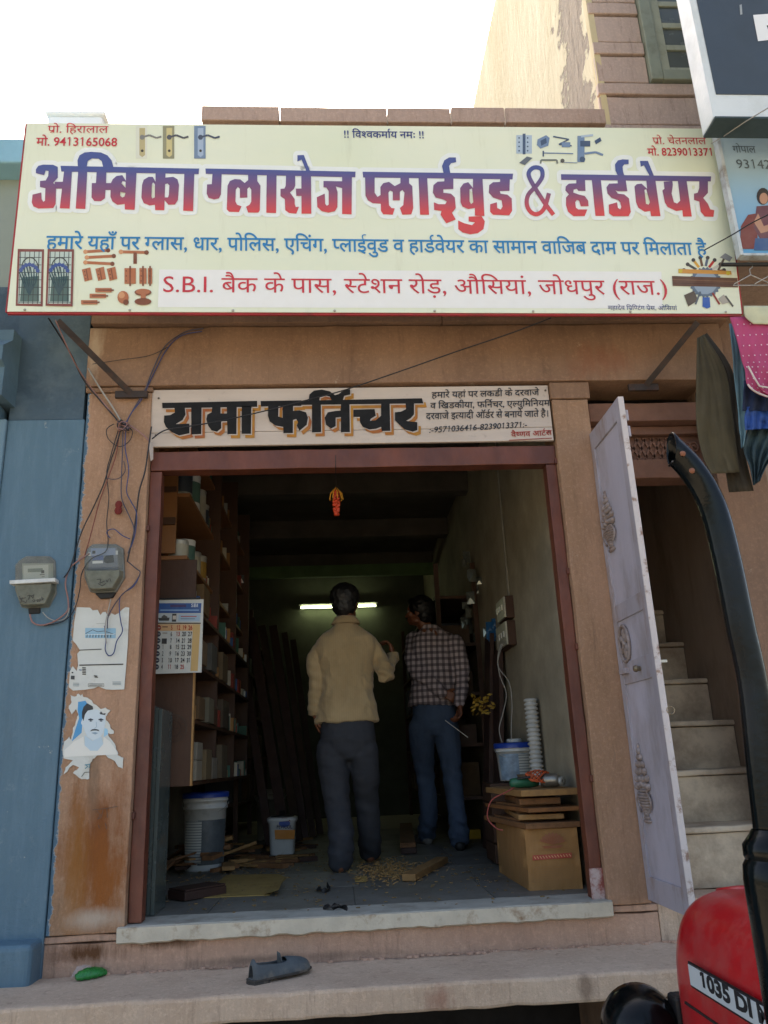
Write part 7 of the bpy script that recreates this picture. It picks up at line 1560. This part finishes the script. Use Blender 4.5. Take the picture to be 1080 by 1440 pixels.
hzx = k.math('ADD', sp.outputs['X'], k.math('MULTIPLY', sp.outputs['Y'], -.35))
a_ = stripes('X', 23, hzx); b2_ = stripes('Z', 21)
c_ = k.mix(k.math('MULTIPLY', a_, .62), hx('#b9a9a8'), hx('#33262f')); c_ = k.mix(k.math('MULTIPLY', b2_, .62), c_, hx('#2c2029')); k.l(c_, k.b.inputs['Base Color']); k.b.inputs['Roughness'].default_value = .9; k.bump(k.noise(24, 4, .6), .006, .6); M_CHK = k.m
mb = MB(); hemz = q(611, 992).z
rings(mb, [(V3((cx2, YB, hemz)), .20, .145), (V3((cx2+.01, YB, hemz+.12)), .195, .140), (q(615, 945), .19, .135), (q(613, 915), .195, .125), (q(611, 898), .175, .105), (q(606, 886), .09, .075), (q(602, 879), .062, .062)], yaw=.25)
limb(mb, [sL+V3((.01, 0, 0)), q(580, 925, 6.28), eL, eL.lerp(wL, .5), wL+V3((-.012, 0, .004))], [.064, .062, .056, .050, .042]); limb(mb, [sR, q(648, 930, 6.2), eR, wR+V3((0, 0, .03))], [.066, .062, .054, .044])
fuse(mb, 'shirt', M_CHK, p2, .007, 3, wrk(8, .010, (1.2, 1, .6), [((eL.x, eL.y, eL.z), .14, 90, .007), ((eR.x, eR.y, eR.z), .13, 90, .006), ((cx2, YB, hemz+.15), .2, 50, .005)]))
k = NB('faded_jeans'); k.l(k.mix(k.ramp(k.noise(3.5, 5, .6, stretch=(1.5, 1.5, .5)), .35, .65), hx('#43536a'), hx('#2c3848')), k.b.inputs['Base Color']); k.b.inputs['Roughness'].default_value = .85; k.bump(k.math('ADD', k.noise(450, 2), k.math('MULTIPLY', k.noise(26, 4), 2)), .003, .6); M_JN = k.m
mb = MB()
rings(mb, [(V3((cx2, YB, hipL.z-.085)), .07, .07), (V3((cx2, YB, hipL.z-.03)), .145, .105), (V3((cx2, YB, hipL.z+.04)), .176, .125), (V3((cx2, YB, hemz+.06)), .165, .118)], yaw=.2)
limb(mb, [hipL+V3((0, 0, -.02)), q(594, 1055, 6.36), kL, q(603, 1140, 6.46), aL+V3((0, 0, -.01))], [.100, .092, .072, .068, .074]); limb(mb, [hipR+V3((0, 0, -.02)), q(632, 1055, 6.3), kR, q(642, 1140, 6.2), aR+V3((0, 0, -.01))], [.100, .092, .072, .066, .072])
fuse(mb, 'jeans', M_JN, p2, .008, 14, wrk(12, .006, (1, 1, .4), fold=(9, 3, 24, .006), crease=[((aL.x, aL.y, aL.z+.05), .18, 75, .008), ((aR.x, aR.y, aR.z+.05), .18, 75, .008), ((kL.x, kL.y, kL.z), .16, 60, .007), ((kR.x, kR.y, kR.z), .16, 60, .007)]))
for h, fw, m_ in ((fl2, V3((-.3, 1, 0)), mat('grey_sandal', '#6e6a64', rough=.7)), (fr2, V3((.1, 1, 0)), M_BLACK)):
    fw.normalize(); mb = MB(); b_ = h+V3((0, .02, 0)); limb(mb, [b_+V3((0, 0, .03))-fw*.005, b_+fw*.08+V3((0, 0, .034)), b_+fw*.17+V3((0, 0, .028)), b_+fw*.225+V3((0, 0, .024))], [.040, .040, .044, .030]); blob(mb, b_+fw*.11+V3((0, 0, .012)), .045, .12, .012, Matrix.Rotation(math.atan2(-fw.x, fw.y), 3, 'Z'))
    fuse(mb, 'shoe', m_, p2, .006, 2)
a, b = aty(626, 1013, 6.02), aty(658, 1037, 6.0); tag(MB().beam(a, b, .045, .004, up=(0, 0, 1)).build('folded_paper', mat('bright_white_paper', '#d8dad6', rough=.6), bevel=.001), 'bright white folded paper held behind the back of the man in the checked shirt', 'paper')
